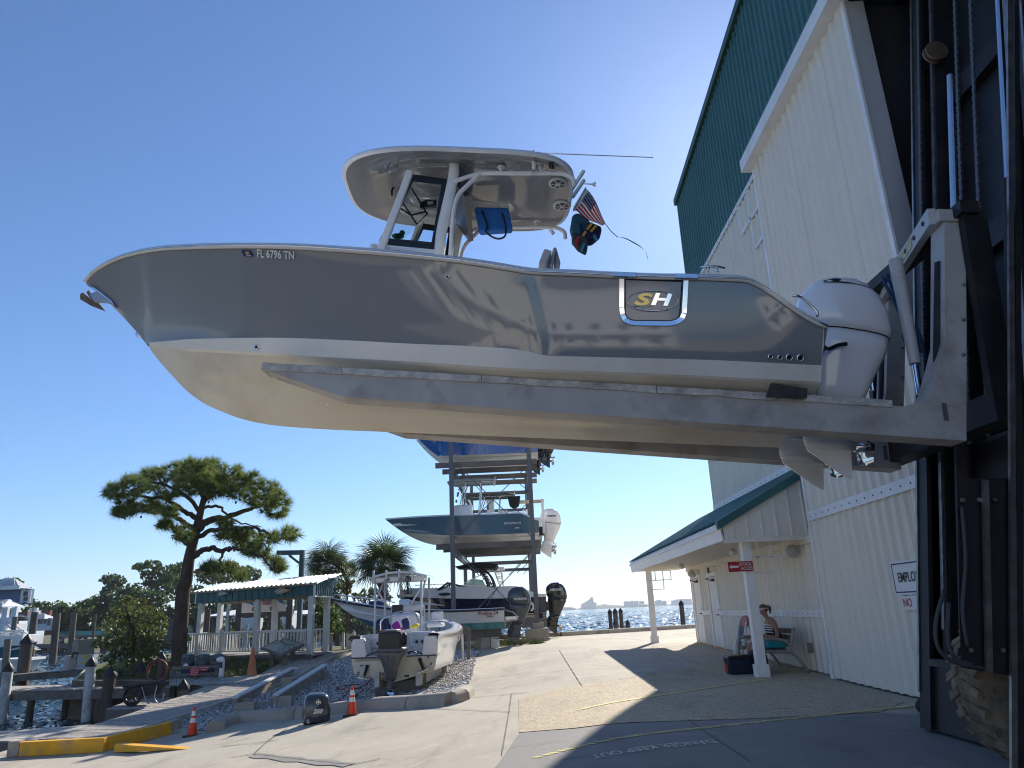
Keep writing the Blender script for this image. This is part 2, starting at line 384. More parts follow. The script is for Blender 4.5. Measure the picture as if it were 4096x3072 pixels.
# DANGER KEEP OUT, read from the far side
a, c = atG(*C_(1735, 1452)), atG(*C_(745, 1582)); xd = nrm(c-a); zu = V(.01, -.01, 1); yd = nrm(np.cross(zu, xd)); mid = (a+c)/2; mid[2] = g(mid[0], mid[1])+.016
wd = np.linalg.norm(c-a); tm = text('painted_warning', 'DANGER KEEP OUT', M_LETTER, .3, mid, xd, yd, ground, sx=1.0)
xs = [v.co for v in tm.data.vertices]; ext = [np.dot(np.array(q)-mid, xd) for q in xs]; k_ = wd/(max(ext)-min(ext))
for v in tm.data.vertices:
    e = np.dot(np.array(v.co)-mid, xd); v.co = Vector(tuple(np.array(v.co)+xd*e*(k_-1)))
    v.co.z = g(v.co.x, v.co.y)+.016

# gravel bed with kerb
KERB = [C7(-60, 1130), C7(0, 1075), C7(300, 985), C7(1100, 925), C7(1500, 880), C7(2212, 800), C8(440, 1110), C8(900, 1075), C8(1010, 1040), C8(1075, 985)]
KP = G2(KERB)
GRAVEL = KP[:-1]+G2([C8(1060, 900), C8(1130, 780), C8(1200, 520), C8(1250, 470)])+[(-2.0, 30.5), (-1.2, 33.5), (-6, 35.5), (-7.0, 33)]+G2([C3(1650, 1400), C7(1300, 330), C7(900, 480), C2(2212, 1030), C2(1900, 1130), C2(1720, 1225)])
M_GRAVELBED = mat('gravel_bed', (.21, .205, .2), .95, var=.5, scale=30, bump=1., bscale=35, dist=.03)
sheet('gravel_bed', GRAVEL, M_GRAVELBED, .012, .5, kind='structure')
# stones
xs = [p[0] for p in GRAVEL]; ys = [p[1] for p in GRAVEL]; vs = []; n = 0
oct_v = np.array([(1, 0, 0), (-1, 0, 0), (0, 1, 0), (0, -1, 0), (0, 0, .8), (0, 0, -.8)]); oct_f = np.array([(0, 2, 4), (2, 1, 4), (1, 3, 4), (3, 0, 4), (2, 0, 5), (1, 2, 5), (3, 1, 5), (0, 3, 5)])
AV, AF = [], []
while n < 17000:
    x, y = random.uniform(min(xs), max(xs)), random.uniform(min(ys), max(ys))
    if inside(x, y, GRAVEL):
        rr = random.uniform(.018, .042)*(1.25 if y > 26 else 1); t = random.uniform(0, PI); cs, sn = math.cos(t), math.sin(t)
        q = oct_v*np.array([rr*random.uniform(.8, 1.6), rr, rr*random.uniform(.6, 1.1)])+RNG.normal(0, rr*.18, (6, 3))
        q = np.stack([q[:, 0]*cs-q[:, 1]*sn, q[:, 0]*sn+q[:, 1]*cs, q[:, 2]], 1)+np.array([x, y, g(x, y)+.012+rr*.4])
        AF.append(oct_f+6*n); AV.append(q); n += 1
M_STONE = mat('gravel_stone', (.52, .51, .50), .9, var=.75, scale=17, spec=.3)
put('gravel', np_mesh('gravel', np.concatenate(AV), np.concatenate(AF)), M_STONE, kind='stuff', label='loose grey and white gravel in the kerbed bed')
# kerb blocks: rounded section swept along the line, in lengths
KP = [V(*p) for p in KP]
def kerb_run(P, name, mt, hh=.24, wd=.42):
    prof = [(-wd/2, -.2), (-wd/2, hh*.62), (-wd*.36, hh*.93), (-.02, hh), (wd*.3, hh*.9), (wd*.46, hh*.6), (wd*.5, -.2)]; secs = []
    for i, p in enumerate(P):
        d = nrm(P[min(i+1, len(P)-1)]-P[max(i-1, 0)]); nn = V(d[1], -d[0])
        secs.append([(*(p+nn*a), g(*p)+h) for a, h in prof])
    mb = MB(); mb.loft(secs, True, True); return mks(mb, name, mt, ground, 50)
for i in range(len(KP)-1):
    a, c = KP[i], KP[i+1]; ln = np.linalg.norm(c-a); n = max(1, round(ln/2.2))
    for t in range(n):
        p, q = a+(c-a)*(t/n+.004), a+(c-a)*((t+1)/n-.004); kerb_run([p, (p+q)/2, q], 'kerb', M_KERB)
# seawall cap
SW = [(-4, 39.7), (1.85, 38.9), (9.2, 42.5), (14, 45), (30, 46.5)]
for i in range(len(SW)-1):
    a, c = V(*SW[i]), V(*SW[i+1]); n = max(1, round(np.linalg.norm(c-a)/3))
    for t in range(n):
        p, q = a+(c-a)*(t/n+.002), a+(c-a)*((t+1)/n-.002); mb = MB(); mb.beam((*p, .28), (*q, .28), .42, .5); mk(mb, 'seawall_cap', M_KERB, ground, bevel=.03)

# far shore: low wooded strip and hotel blocks
SHD = 3000.
def far(cx, cy, D=SHD): d = ray(550+.0735*cx, 582.5+.0735*cy); return CO+d*(D/d[1])
M_FARW = mat('far_wood', (.045, .07, .035), .95, var=.4, scale=.02)
M_FARB = mat('far_concrete', (.62, .60, .57), .8, var=.06, scale=.05)
M_FARG = mat('far_windows', (.14, .18, .22), .3, var=.2, scale=.05)
mb = MB(); top = []; bot = []
for i in range(160):
    X = -1500+i*22; h = 7+4*math.sin(i*.7)+3*math.sin(i*1.9+1)+random.uniform(-2, 3)+ (3 if X < 500 else 0)
    top.append((X, SHD+random.uniform(-5, 60), WATER+max(3.5, h))); bot.append((X, SHD-40, WATER-1))
back = [(x, SHD+400, WATER+2) for x, _, _ in top]; mb.loft([bot, [(x, y-35, z*.55) for x, y, z in top], top, back])
put('far_shore', mb.data('far_shore'), M_FARW, kind='structure')
def block(pts, label, depth=40, floors=8):
    """pts: (cx0, cx1, cytop) masses of one far building"""
    t = thing('hotel_building', far((pts[0][0]+pts[-1][1])/2, 300), label, 'building', 'far hotel blocks')
    for (x0, x1, yt) in pts:
        a, c = far(x0, yt), far(x1, yt); mb = MB(); H = (a[2]+c[2])/2
        mb.box(a[0], c[0], SHD+10, SHD+10+depth, WATER, H); mk(mb, 'wall', M_FARB, t)
        nf = max(2, int((H-4)/4.2)); wn = max(2, int((c[0]-a[0])/9))
        for k in range(nf):
            z = 5+k*(H-6)/nf; mb = MB(); mb.box(a[0]+2, c[0]-2, SHD+9.2, SHD+9.9, z, z+1.9); mk(mb, 'window', M_FARG, t)
block([(430+i*12, 442+i*12, 296-i*7.2) for i in range(9)]+[(538, 560, 226), (560, 592, 199), (593, 607, 262), (607, 636, 272)], 'pale stepped tower hotel sweeping up like a wave on the far shore')
block([(1022, 1060, 254), (1060, 1095, 258)], 'grey low hotel block left of the long pale one on the far shore')
block([(1100, 1140, 248), (1140, 1175, 250), (1175, 1206, 245)], 'long pale hotel block in the middle of the far shore')
block([(1230, 1285, 251)], 'small single pale hotel block on the far shore left of the porch post')
block([(1450, 1470, 246), (1470, 1525, 236)], 'tall pale hotel just right of the far porch post')
block([(1535, 1560, 248), (1560, 1590, 246)], 'smaller hotel block right of the tall one on the far shore')
block([(1675, 1720, 241), (1720, 1790, 228), (1790, 1850, 222), (1850, 1935, 224)], 'widest pale hotel row at the right end of the far shore')
# pilings standing off the seawall
M_PILE = mat('weathered_piling', (.12, .095, .075), .9, var=.35, scale=3, bump=.6, bscale=18, stretch=(1, 1, .2))
M_CAP = mat('black_cap', (.02, .02, .022), .5, var=0)
def piling(P, ztop, rad, label, cap=True, group='pilings in the water', cm=None, pm=None, lean=(0, 0)):
    t = thing('piling', (P[0], P[1], WATER), label, 'piling', group); mb = MB()
    mb.tube([(P[0], P[1], WATER-2), (P[0]+lean[0], P[1]+lean[1], ztop)], [rad*1.05, rad], 12); mks(mb, 'post', pm or M_PILE, t)
    if cap:
        mb = MB(); mb.lathe([(rad*1.15, -.05), (rad*1.15, .06), (.02, .06+rad*1.3)], (P[0]+lean[0], P[1]+lean[1], ztop), seg=12); mks(mb, 'cap', cm or M_CAP, t)
    return t
F_ = lambda cx, cy: (550+.0735*cx, 582.5+.0735*cy)
for (cx, yt, D, rd, lb) in ((815, 398, 48, .16, 'leftmost dark piling of three beyond the seawall'), (888, 395, 47.5, .19, 'middle dark piling of three beyond the seawall'), (962, 385, 48, .16, 'right dark piling of the three beyond the seawall'),
                     (885, 548, 44, .17, 'short pointed piling in front of the three beyond the seawall'), (1052, 550, 44, .15, 'short flat piling right of the three beyond the seawall'), (1795, 285, 48, .19, 'lone tall dark piling right of the far porch post')):
    P = atY(*F_(cx, yt+12), D); d = ray(*F_(cx+15, 620)); P2 = CO+d*(D/d[1]); piling(((P[0]+P2[0])/2, D), P[2], rd*.75, lb)
# ================================================================== STORAGE BUILDING
M_CREAM = mat('cream_sheet_metal', (.79, .735, .635), .5, var=.03, scale=1.5, dirt=(.72, .65, .53), dscale=.5, damt=.3, spec=.4)
M_GREEN = mat('green_sheet_metal', (.045, .14, .13), .4, var=.12, scale=.8, spec=.5)
M_TRIM = mat('white_trim', (.84, .84, .84), .45, var=.05, scale=2, dirt=(.55, .52, .47), dscale=1.2, damt=.4)
M_WHITE = mat('white_paint', (.82, .82, .81), .5, var=.06, scale=3, dirt=(.5, .47, .42), dscale=1.6, damt=.35)
M_JAMB = mat('grey_jamb_metal', (.45, .46, .48), .45, var=.06, scale=2)
M_INT = mat('interior_shade', (.025, .025, .03), .9, var=.3, scale=1)  # near-black colour stands in for the shade inside the building
M_SCREW = mat('screw_head', (.09, .08, .075), .5, metal=.3, var=0)
X1, X2, X3 = 5.9, 6.05, 7.1; YJ, YC = 10.15, 15.05; YE = 26.65
bld = thing('storage_building', (X1+2, 15, 0), 'tall boat storage building with cream ribbed walls and green upper wall', 'building')
RIB = [(k*.3047+a, h) for k in range(3) for a, h in ((0, 0), (.06, 0), (.115, .048), (.16, .048), (.215, 0))]+[(.914, 0)]
def rib_panel(name, org, across, out, width, z0f, z1f, material, parent):
    """ribbed sheet: org (x,y), runs along 'across', ribs stand out along 'out'; z0f/z1f give the lower/upper edge at a distance"""
    across = V(*across); out = V(*out); P = [q for q in RIB if q[0] < width-1e-3]
    if P[-1][0] < width-1e-3: P.append((width, 0))
    lo, hi = [], []
    for a, h in P:
        p = V(*org)+across*a+out*h; lo.append((p[0], p[1], z0f(p))); hi.append((p[0], p[1], z1f(p)))
    mb = MB(); mb.loft([lo, hi]); return put(name, mb.data(name), material, parent)
def rib_wall(x, ya, yb, z0f, z1f, material, parent, name='wall_panel'):
    y = ya; i = 0
    while y < yb-.02:
        w_ = min(.914, yb-y); rib_panel(name, (x-.002*(i % 2), y), (0, 1), (-1, 0), w_, z0f, z1f, material, parent); y += w_; i += 1
def screws(name, pts, out, parent, rr=.017):
    mb = MB()
    for p in pts: mb.lathe([(rr, 0), (rr, .006), (rr*.5, .01)], p, out, 6)
    return mk(mb, name, M_SCREW, parent, kind='stuff')
gz = lambda p: g(p[0], p[1])+.02
# near bay
ztop = lambda p: 11.42
rib_wall(X1, YJ+.05, YC, lambda p: g(p[0], p[1])+.03, lambda p: 3.1, M_CREAM, bld)
rib_wall(X1, YJ+.05, YC, lambda p: 3.1, ztop, M_CREAM, bld)
mb = MB(); mb.box(X1-.065, X1-.049, YJ+.05, 12.9, 3.09, 3.28); mk(mb, 'trim_band', M_TRIM, bld)
mb = MB(); mb.box(X1-.065, X1-.049, 12.904, YC-.02, 3.09, 3.28); mk(mb, 'trim_band', M_TRIM, bld)
pts = []
for z in (1.05, 2.05, 3.18, 4.9, 6.5, 8.1, 9.7):
    k = 0; y = YJ+.15
    while y < YC-.1:
        pts.append((X1-.003 if z != 3.18 else X1-.065, y, z+(.0 if z == 3.18 else random.uniform(-.05, .05)))); y += .305
screws('screws', pts, (-1, 0, 0), bld)
for xx, yy in ((X1, YC),):                       # white corner trim and its return
    mb = MB(); mb.box(X1-.045, X1+.06, YC-.03, YC+.06, g(X1, YC)+.02, 11.3); mk(mb, 'corner_trim', M_TRIM, bld, bevel=.006)
    mb = MB(); mb.box(X1-.07, X1+.08, YC-.05, YC+.08, g(X1, YC), g(X1, YC)+.26); mk(mb, 'corner_trim_base', M_TRIM, bld)
mb = MB(); mb.box(X1+.02, X3, YC-.02, YC+.03, 0, 11.4); mk(mb, 'return_wall', M_CREAM, bld)
for (ya, yb) in ((2., 12.7), (12.703, YC+.18)):   # eave trim
    mb = MB(); mb.prism([(X1-.26, ya, 11.30), (X1-.26, ya, 11.60), (X1-.20, ya, 11.66), (X1+.1, ya, 11.66), (X1+.1, ya, 11.30)], (0, yb-ya, 0)); mk(mb, 'eave_trim', M_TRIM, bld)
mb = MB(); mb.box(X1-.2, X3, -4, YC+.15, 11.66, 11.76); mk(mb, 'bay_roof', M_GREEN, bld)
mb = MB(); mb.box(X1-.012, X1+.03, YJ-.05, YJ+.06, .1, 11.3); mk(mb, 'jamb_edge', M_TRIM, bld)
mb = MB(); mb.box(X1+.03, X1+.36, YJ-.03, YJ+.05, .1, 11.3); mk(mb, 'jamb', M_JAMB, bld)
# upper walls
top = lambda p: 17.45+(26.7-p[1])*.08
rib_wall(X3, 9.2, YE, lambda p: 4.0 if p[1] > YC-.6 else 11.7, lambda p: 13.05, M_CREAM, bld)
rib_wall(X3, 3.0, YE, lambda p: 13.05, top, M_GREEN, bld)
mb = MB(); mb.box(X3-.065, X3-.049, 4, 19.0, 12.98, 13.13); mk(mb, 'trim_band', M_TRIM, bld)
mb = MB(); mb.box(X3-.065, X3-.049, 19.004, YE, 12.98, 13.13); mk(mb, 'trim_band', M_TRIM, bld)
mb = MB(); mb.box(X3-.065, X3-.049, 15, YE, 4.72, 4.93); mk(mb, 'trim_band', M_TRIM, bld)
screws('screws', [(X3-.065, y, 13.05) for y in np.arange(15.2, 26.5, .457)]+[(X3-.065, y, 4.83) for y in np.arange(15.2, 26.5, .457)], (-1, 0, 0), bld)
for (a, c, e, f_) in ((19.7, 19.78, 12.05, 13.0), (17.9, 19.7, 12.02, 12.12), (18.78, 18.86, 11.15, 12.98), (17.7, 18.8, 11.08, 11.18), (17.72, 17.8, 9.2, 12.98)):
    mb = MB(); mb.box(X3-.075, X3-.049, a, c, e, f_); mk(mb, 'trellis_strip', M_TRIM, bld)
mb = MB(); pa, pb = V(0, 3, 0), V(0, YE, 0)
mb.hexa([(X3-.14, 3, top(pa)-.22), (X3+.1, 3, top(pa)-.22), (X3+.1, YE+.1, top(pb)-.22), (X3-.14, YE+.1, top(pb)-.22), (X3-.14, 3, top(pa)+.05), (X3+.1, 3, top(pa)+.05), (X3+.1, YE+.1, top(pb)+.05), (X3-.14, YE+.1, top(pb)+.05)])
mk(mb, 'eave_gutter', mat('dark_green_gutter', (.03, .075, .05), .45, var=.1), bld)
mb = MB(); mb.box(X3-.04, X3+.06, YE-.03, YE+.05, 3., 17.2); mk(mb, 'corner_trim', M_CREAM, bld)
# far wall, roof, back, all closed and lined near-black so that the inside is dark
mb = MB(); mb.box(X3+.06, 20, YE-.02, YE+.1, 0, 17.3); mk(mb, 'end_wall', M_CREAM, bld)
mb = MB(); mb.hexa([(X3, -4, 18.6), (20, -4, 18.9), (20, YE+.1, 18), (X3, YE+.1, 17.32), (X3, -4, 18.7), (20, -4, 19), (20, YE+.1, 18.1), (X3, YE+.1, 17.42)]); mk(mb, 'roof', M_GREEN, bld)
mb = MB(); mb.box(19.9, 20, -4, YE, 0, 18.5); mb.box(X1+.4, 20, -4.1, -4, 0, 18.8); mb.box(X3+.08, X3+.14, -4, YE-.1, 11.8, 17.3); mb.box(X3+.1, X3+.16, YJ+.4, YE-.1, 0, 11.8); mb.box(X1+.37, X3+.1, YJ+.2, YJ+.3, 0, 11.4)
mb.box(X3+.2, 19.9, 14, 14.1, 0, 17); mb.box(X1+.3, X3+.2, 14, 14.1, 0, 11.3); mb.box(X1+.1, X1+.3, -4, 1.2, 0, 11.4); mk(mb, 'shade_lining', M_INT, bld)
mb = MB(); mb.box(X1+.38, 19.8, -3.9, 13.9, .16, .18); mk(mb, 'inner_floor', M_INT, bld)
# ---- low wall with doors under the porch
lw = [(15.4, 23.35), (24.55, 25.55), (26.75, 27.15)]
for a, c in lw:
    rib_wall(X2, a, c, gz, lambda p: 1.25, M_CREAM, bld); rib_wall(X2, a, c, lambda p: 1.25, lambda p: 3.0, M_CREAM, bld)
    mb = MB(); mb.box(X2-.065, X2-.049, a, c, 1.24, 1.38); mk(mb, 'trim_band', M_TRIM, bld)
screws('screws', [(X2-.065, y, 1.31) for y in np.arange(15.6, 23.3, .3)]+[(X2-.003, y, 1.85) for y in np.arange(15.55, 23.3, .61)]+[(X2-.003, y, 2.45) for y in np.arange(15.55, 23.3, .305)], (-1, 0, 0), bld, .013)
mb = MB(); mb.box(X2-.1, X2+.1, 15.3, 27.3, 2.7, 2.86); mk(mb, 'wall_plate', M_CREAM, bld)
mb = MB(); mb.box(X2, X3, 27.12, 27.2, .3, 4.2); mb.box(X2+.06, X2+.1, 15.2, 27.12, .1, 3.5); mk(mb, 'end_wall', M_CREAM, bld)
M_BRASS = mat('brass_lock', (.4, .33, .2), .35, metal=1, var=0)
M_DKMET = mat('dark_metal', (.06, .06, .065), .45, metal=.6, var=.1)
for (a, c) in ((23.35, 24.55), (25.55, 26.75)):
    zb = g(X2, a)
    d = MB(); d.box(X2-.03, X2+.02, a+.12, c-.12, zb+.04, zb+2.12); do = mk(d, 'door', M_WHITE, bld, bevel=.004)
    fr = MB(); fr.box(X2-.06, X2+.05, a, a+.11, zb, zb+2.25); fr.box(X2-.06, X2+.05, c-.11, c, zb, zb+2.25); fr.box(X2-.06, X2+.05, a+.11, c-.11, zb+2.13, zb+2.25); mk(fr, 'door_frame', M_TRIM, bld)
    h = MB(); h.tube([(X2-.03, a+.2, zb+.98), (X2-.1, a+.2, zb+.98), (X2-.1, a+.3, zb+.98)], .015, 8); h.lathe([(.03, 0), (.03, .02)], (X2-.03, a+.2, zb+1.12), (-1, 0, 0), 10); mk(h, 'handle', M_DKMET, do)
    cl = MB(); cl.box(X2-.1, X2-.035, a+.35, a+.6, zb+1.98, zb+2.05); cl.tube([(X2-.07, a+.45, zb+2.0), (X2-.25, a+.6, zb+2.06), (X2-.07, c-.25, zb+2.1)], .012, 6); mk(cl, 'door_closer', M_DKMET, do)
    th = MB(); th.box(X2-.09, X2+.02, a+.02, c-.02, zb+.0, zb+.035); mk(th, 'threshold', M_YEL, bld)
ou = MB(); ou.box(X2-.09, X2-.02, 16.35, 16.47, .52, .72); mk(ou, 'outlet_cover', mat('grey_plastic', (.25, .25, .24), .5), bld, bevel=.01)
# ---- porch: roof, fascia, soffit, gable end, posts
po = bld
xe, ze, xr, zr = 4.18, 3.17, X3, 4.74; sl = (zr-ze)/(xr-xe)
y0, y1 = 15.62, 28.85; k = 0; y = y0
while y < y1-.02:                                 # standing ribs run down the slope
    w_ = min(.914, y1-y); P = [q for q in RIB if q[0] < w_-1e-3]+[(w_, 0)]
    mb = MB(); mb.loft([[(xe, y+a, ze+h+.03) for a, h in P], [(xr-.03, y+a, zr+h-.0) for a, h in P]]); put('porch_roof_panel', mb.data('porch_roof_panel'), M_GREEN, po); y += w_
mb = MB(); mb.hexa([(xe+.02, y0+.02, ze-.05), (xr, y0+.02, zr-.08), (xr, y1-.02, zr-.08), (xe+.02, y1-.02, ze-.05), (xe+.02, y0+.02, ze+.02), (xr, y0+.02, zr-.01), (xr, y1-.02, zr-.01), (xe+.02, y1-.02, ze+.02)]); mk(mb, 'porch_roof_deck', M_TRIM, po)
for a, c in ((y0, 19.8), (19.803, 24.2), (24.203, y1)):
    mb = MB(); mb.prism([(xe+.06, a, 2.83), (xe+.09, a, 2.83), (xe+.05, a, 3.12), (xe-.02, a, 3.12), (xe-.02, a, 3.06), (xe+.03, a, 3.06)], (0, c-a, 0)); mk(mb, 'fascia', mat('fascia_white', (.82, .82, .83), .3, var=.05, scale=2, bump=.25, bscale=2.5, dist=.05), po)
mb = MB(); mb.box(xe+.1, X2-.06, y0+.06, y1-.04, 2.85, 2.87); mk(mb, 'soffit', M_CREAM, po)
for i in range(38):
    mb = MB(); yy = y0+.2+i*.345; mb.box(xe+.12, X2-.11, yy, yy+.02, 2.842, 2.849); mk(mb, 'soffit_batten', M_CREAM, po)
mb = MB(); vs = [(xe+.1, 2.84), (X3, 2.84), (X3, zr-.1), (xe+.1, ze-.06)]
mb.prism([(x, y0+.03, z) for x, z in vs], (0, .03, 0)); mk(mb, 'gable_wall', M_CREAM, po)
for i in range(9):
    x = xe+.28+i*.305; zt = ze-.06+(x-xe-.1)*sl
    mb = MB(); mb.prism([(x, y0+.03, 2.87), (x+.06, y0+.03, 2.87), (x+.045, y0, 2.87), (x+.015, y0, 2.87)], (0, 0, zt-2.9)); mk(mb, 'gable_rib', M_CREAM, po)
mb = MB(); mb.box(xe+.1, X3, y0-.02, y0+.06, 2.78, 2.86); mk(mb, 'gable_sill', M_CREAM, po)
mb = MB(); nx = nrm((xr-xe, 0, zr-ze)); mb.hexa([(xe-.03, y0-.06, ze-.12), (xr, y0-.06, zr-.14), (xr, y0+.02, zr-.14), (xe-.03, y0+.02, ze-.12), (xe-.03, y0-.06, ze+.06), (xr, y0-.06, zr+.05), (xr, y0+.12, zr+.05), (xe-.03, y0+.12, ze+.06)]); mk(mb, 'rake_trim', M_GREEN, po)
def bracket(cx, cy, s, parent):                    # square-tube fretwork in the corner of post and beam
    for (a, c, e, f_) in ((0, .72, .0, .03), (.69, .72, -.3, 0), (.0, .72, -.33, -.3), (.40, .43, -.62, 0), (.0, .43, -.65, -.62), (.12, .15, -.33, 0)):
        mb = MB(); x0, x1 = cx+s*(.1+a), cx+s*(.1+c); mb.box(min(x0, x1), max(x0, x1), cy-.02, cy+.02, 2.8+e, 2.8+f_); mk(mb, 'fretwork_bar', M_WHITE, parent)
for (cx, cy) in ((4.77, 15.9), (4.72, 27.95)):
    zb = g(cx, cy); mb = MB(); mb.box(cx-.095, cx+.095, cy-.095, cy+.095, zb, 2.85); c_o = mk(mb, 'porch_post', M_WHITE, po, bevel=.006)
    mb = MB(); mb.box(cx-.13, cx+.13, cy-.13, cy+.13, zb, zb+.24); mk(mb, 'post_base', M_WHITE, c_o, bevel=.006)
    bracket(cx, cy, 1, c_o)
    for (a, c, e, f_) in ((0, .35, -.03, 0), (.32, .35, -.62, 0), (.0, .35, -.33, -.3)):
        mb = MB(); mb.box(cx-.02, cx+.02, cy+.1+a, cy+.1+c, 2.8+e, 2.8+f_); mk(mb, 'fretwork_bar', M_WHITE, c_o)
for yy in (18.4, 24.4):
    mb = MB(); mb.lathe([(.07, 0), (.07, -.05), (.1, -.06), (.07, -.14), (.02, -.16)], (5.2, yy, 2.845), seg=12); mk(mb, 'ceiling_lamp', M_WHITE, po, smooth=True)
for (xx, yy) in ((X2-.1, 16.2), (X2-.1, 26.0)):
    mb = MB(); mb.lathe([(.13, 0), (.15, .06), (.11, .16), (.03, .2)], (xx-.04, yy, 2.62), (-1, -.2, -.5), 14); mk(mb, 'wall_lamp', mat('lamp_grey', (.5, .49, .46), .4), po, smooth=True)
# ---- signs
M_RED = mat('sign_red', (.42, .02, .035), .45, var=.06); M_SIGNW = mat('sign_white', (.78, .78, .78), .45, var=.03); M_SIGNB = mat('sign_ink', (.02, .02, .03), .5, var=0); M_NAVY = mat('sign_navy', (.04, .04, .12), .5, var=0); M_REDINK = mat('sign_red_ink', (.55, .08, .12), .5, var=.1)
t = thing('dock_sign', (4.58, 15.78, 2.2), 'red sign with white left arrow reading dock access', 'sign')
mb = MB(); mb.box(4.325, 4.84, 15.765, 15.785, 2.2, 2.405); mk(mb, 'board', M_RED, t, bevel=.003)
text('lettering', 'DOCK', M_SIGNW, .088, (4.685, 15.760, 2.345), (1, 0, 0), (0, 0, 1), t, offset=.001); text('lettering', 'ACCESS', M_SIGNW, .088, (4.70, 15.760, 2.258), (1, 0, 0), (0, 0, 1), t, sx=.82, offset=.001)
mb = MB(); mb.prism([(4.345, 15.758, 2.30), (4.40, 15.758, 2.345), (4.40, 15.758, 2.32), (4.54, 15.758, 2.32), (4.54, 15.758, 2.28), (4.40, 15.758, 2.28), (4.40, 15.758, 2.255)], (0, .004, 0)); mk(mb, 'arrow', M_SIGNW, t)
t = thing('employee_sign', (5.86, 11.5, 1.6), 'white wall sign with dark border reading employees only', 'sign')
mb = MB(); mb.box(5.832, 5.845, 10.75, 12.0, 1.6, 2.1); mk(mb, 'board', M_SIGNW, t)
for (a, c, e, f_) in ((10.79, 11.96, 2.05, 2.07), (10.79, 11.96, 1.63, 1.65), (11.94, 11.96, 1.65, 2.05), (10.79, 10.81, 1.65, 2.05)):
    mb = MB(); mb.box(5.828, 5.8315, a, c, e, f_); mk(mb, 'border', M_NAVY, t)
text('lettering', 'EMPLOYEES', M_SIGNB, .2, (5.827, 11.37, 1.85), (0, -1, 0), (0, 0, 1), t, sx=.86, offset=.004)
t = thing('no_entry_sign', (5.86, 11.4, 1.4), 'small white sign with red lettering below the employee sign', 'sign')
mb = MB(); mb.box(5.832, 5.845, 10.9, 11.82, 1.38, 1.585); mk(mb, 'board', M_SIGNW, t)
text('lettering', 'NO', M_REDINK, .17, (5.827, 11.66, 1.48), (0, -1, 0), (0, 0, 1), t, offset=.003)
# ================================================================== THE LIFTED BOAT
BS = .04
ba = nrm(CR-BS*CU); bv = nrm(np.cross(ba, V(0, 0, 1))); bw = np.cross(bv, ba); BC = V(0, 8.1, 3.6)
BM = Matrix(((ba[0], -bv[0], bw[0], BC[0]), (ba[1], -bv[1], bw[1], BC[1]), (ba[2], -bv[2], bw[2], BC[2]), (0, 0, 0, 1)))
def unp(x, y, b):                      # picture point -> (u aft, v port, w up) on the plane v = b of the boat
    d = ray(x, y); t = ((BC+bv*b-CO)@bv)/(d@bv); q = CO+d*t-BC; return V(q@ba, q@bv, q@bw)
class BB(MB):                          # builder in boat coordinates (u, v, w) -> local (u, -v, w)
    def add(s, vs, fs): return MB.add(s, [(q[0], -q[1], q[2]) for q in vs], fs)
K1 = lambda x, y: (337.5+.1469*x, 137.5+.1469*y)
K2 = lambda x, y: ((250+.6329*x)/4, (900+.6329*y)/4)
K3 = lambda x, y: ((1650+.7686*x)/4, (1000+.7686*y)/4)
K4 = lambda x, y: ((2900+.5725*x)/4, (1000+.5725*y)/4)
M_GEL = mat('grey_gelcoat', (.215, .225, .24), .07, var=.02, scale=.7, spec=.6, coat=.6)
M_GELW = mat('white_gelcoat', (.78, .755, .70), .16, var=.04, scale=1.2, spec=.5, coat=.3, dirt=(.5, .42, .30), dscale=.9, damt=.35)
M_BOTTOM = mat('stained_bottom_gelcoat', (.74, .68, .57), .2, var=.05, scale=1., spec=.5, coat=.2, dirt=(.56, .44, .29), dscale=.8, damt=.6)
M_CAPW = mat('pale_grey_gelcoat', (.72, .74, .77), .2, var=.03, scale=1.5, coat=.3)
M_CHROME = mat('polished_steel', (.75, .75, .76), .08, metal=1, var=0)
M_BLACK = mat('black_plastic', (.012, .012, .014), .35, var=0)
M_PIPE = mat('powder_coat_white', (.8, .79, .76), .3, var=.03, scale=3)
M_HTOP = mat('grey_hardtop_gelcoat', (.24, .24, .235), .1, var=.03, scale=1, coat=.5)
M_GLASS = mat('clear_glass', (.9, .95, .97), .0, var=0, trans=1., ior=1.1, spec=.3)
M_ENGW = mat('white_engine_paint', (.84, .84, .85), .15, var=.02, scale=2, coat=.5)
boat = thing('center_console_boat', BC, 'grey hulled center console boat with white hardtop raised on the forklift forks', 'boat', M=BM)
pk = [(-5.19, 1.56), (-4.84, 1.3), (-4.61, 1.1), (-4.41, .91), (-4.16, .64), (-3.94, .43), (-3.73, .25), (-3.52, .12), (-3.33, .045), (-3.14, -.02), (-2.77, -.09), (-2.41, -.11), (-1.88, -.12), (3.0, -.12)]
ps = [(-5.19, 1.56), (-5.1, 1.63), (-4.9, 1.69), (-4.53, 1.72), (-4.05, 1.69), (-3.6, 1.63), (-3.2, 1.58), (-2.45, 1.5), (-1.77, 1.43), (-1.09, 1.37), (-.51, 1.32), (-.12, 1.27), (.07, 1.245), (.46, 1.24), (1.2, 1.235), (2.0, 1.25), (2.23, 1.25), (2.38, 1.2), (2.56, 1.07), (2.75, .93), (2.89, .84), (3.04, .77)]
pp = [(-4.27, .81), (-3.88, .78), (-3.24, .73), (-2.47, .67), (-1.75, .60), (-1.06, .54), (-.47, .51), (-.09, .49), (.1, .47), (.24, .435), (.48, .43), (1.24, .44), (2.01, .45), (2.97, .44)]
pc = [(-4.27, .80), (-3.88, .69), (-3.24, .59), (-2.64, .51), (-2.09, .44), (-1.05, .35), (.11, .285), (1.25, .285), (2.97, .27)]
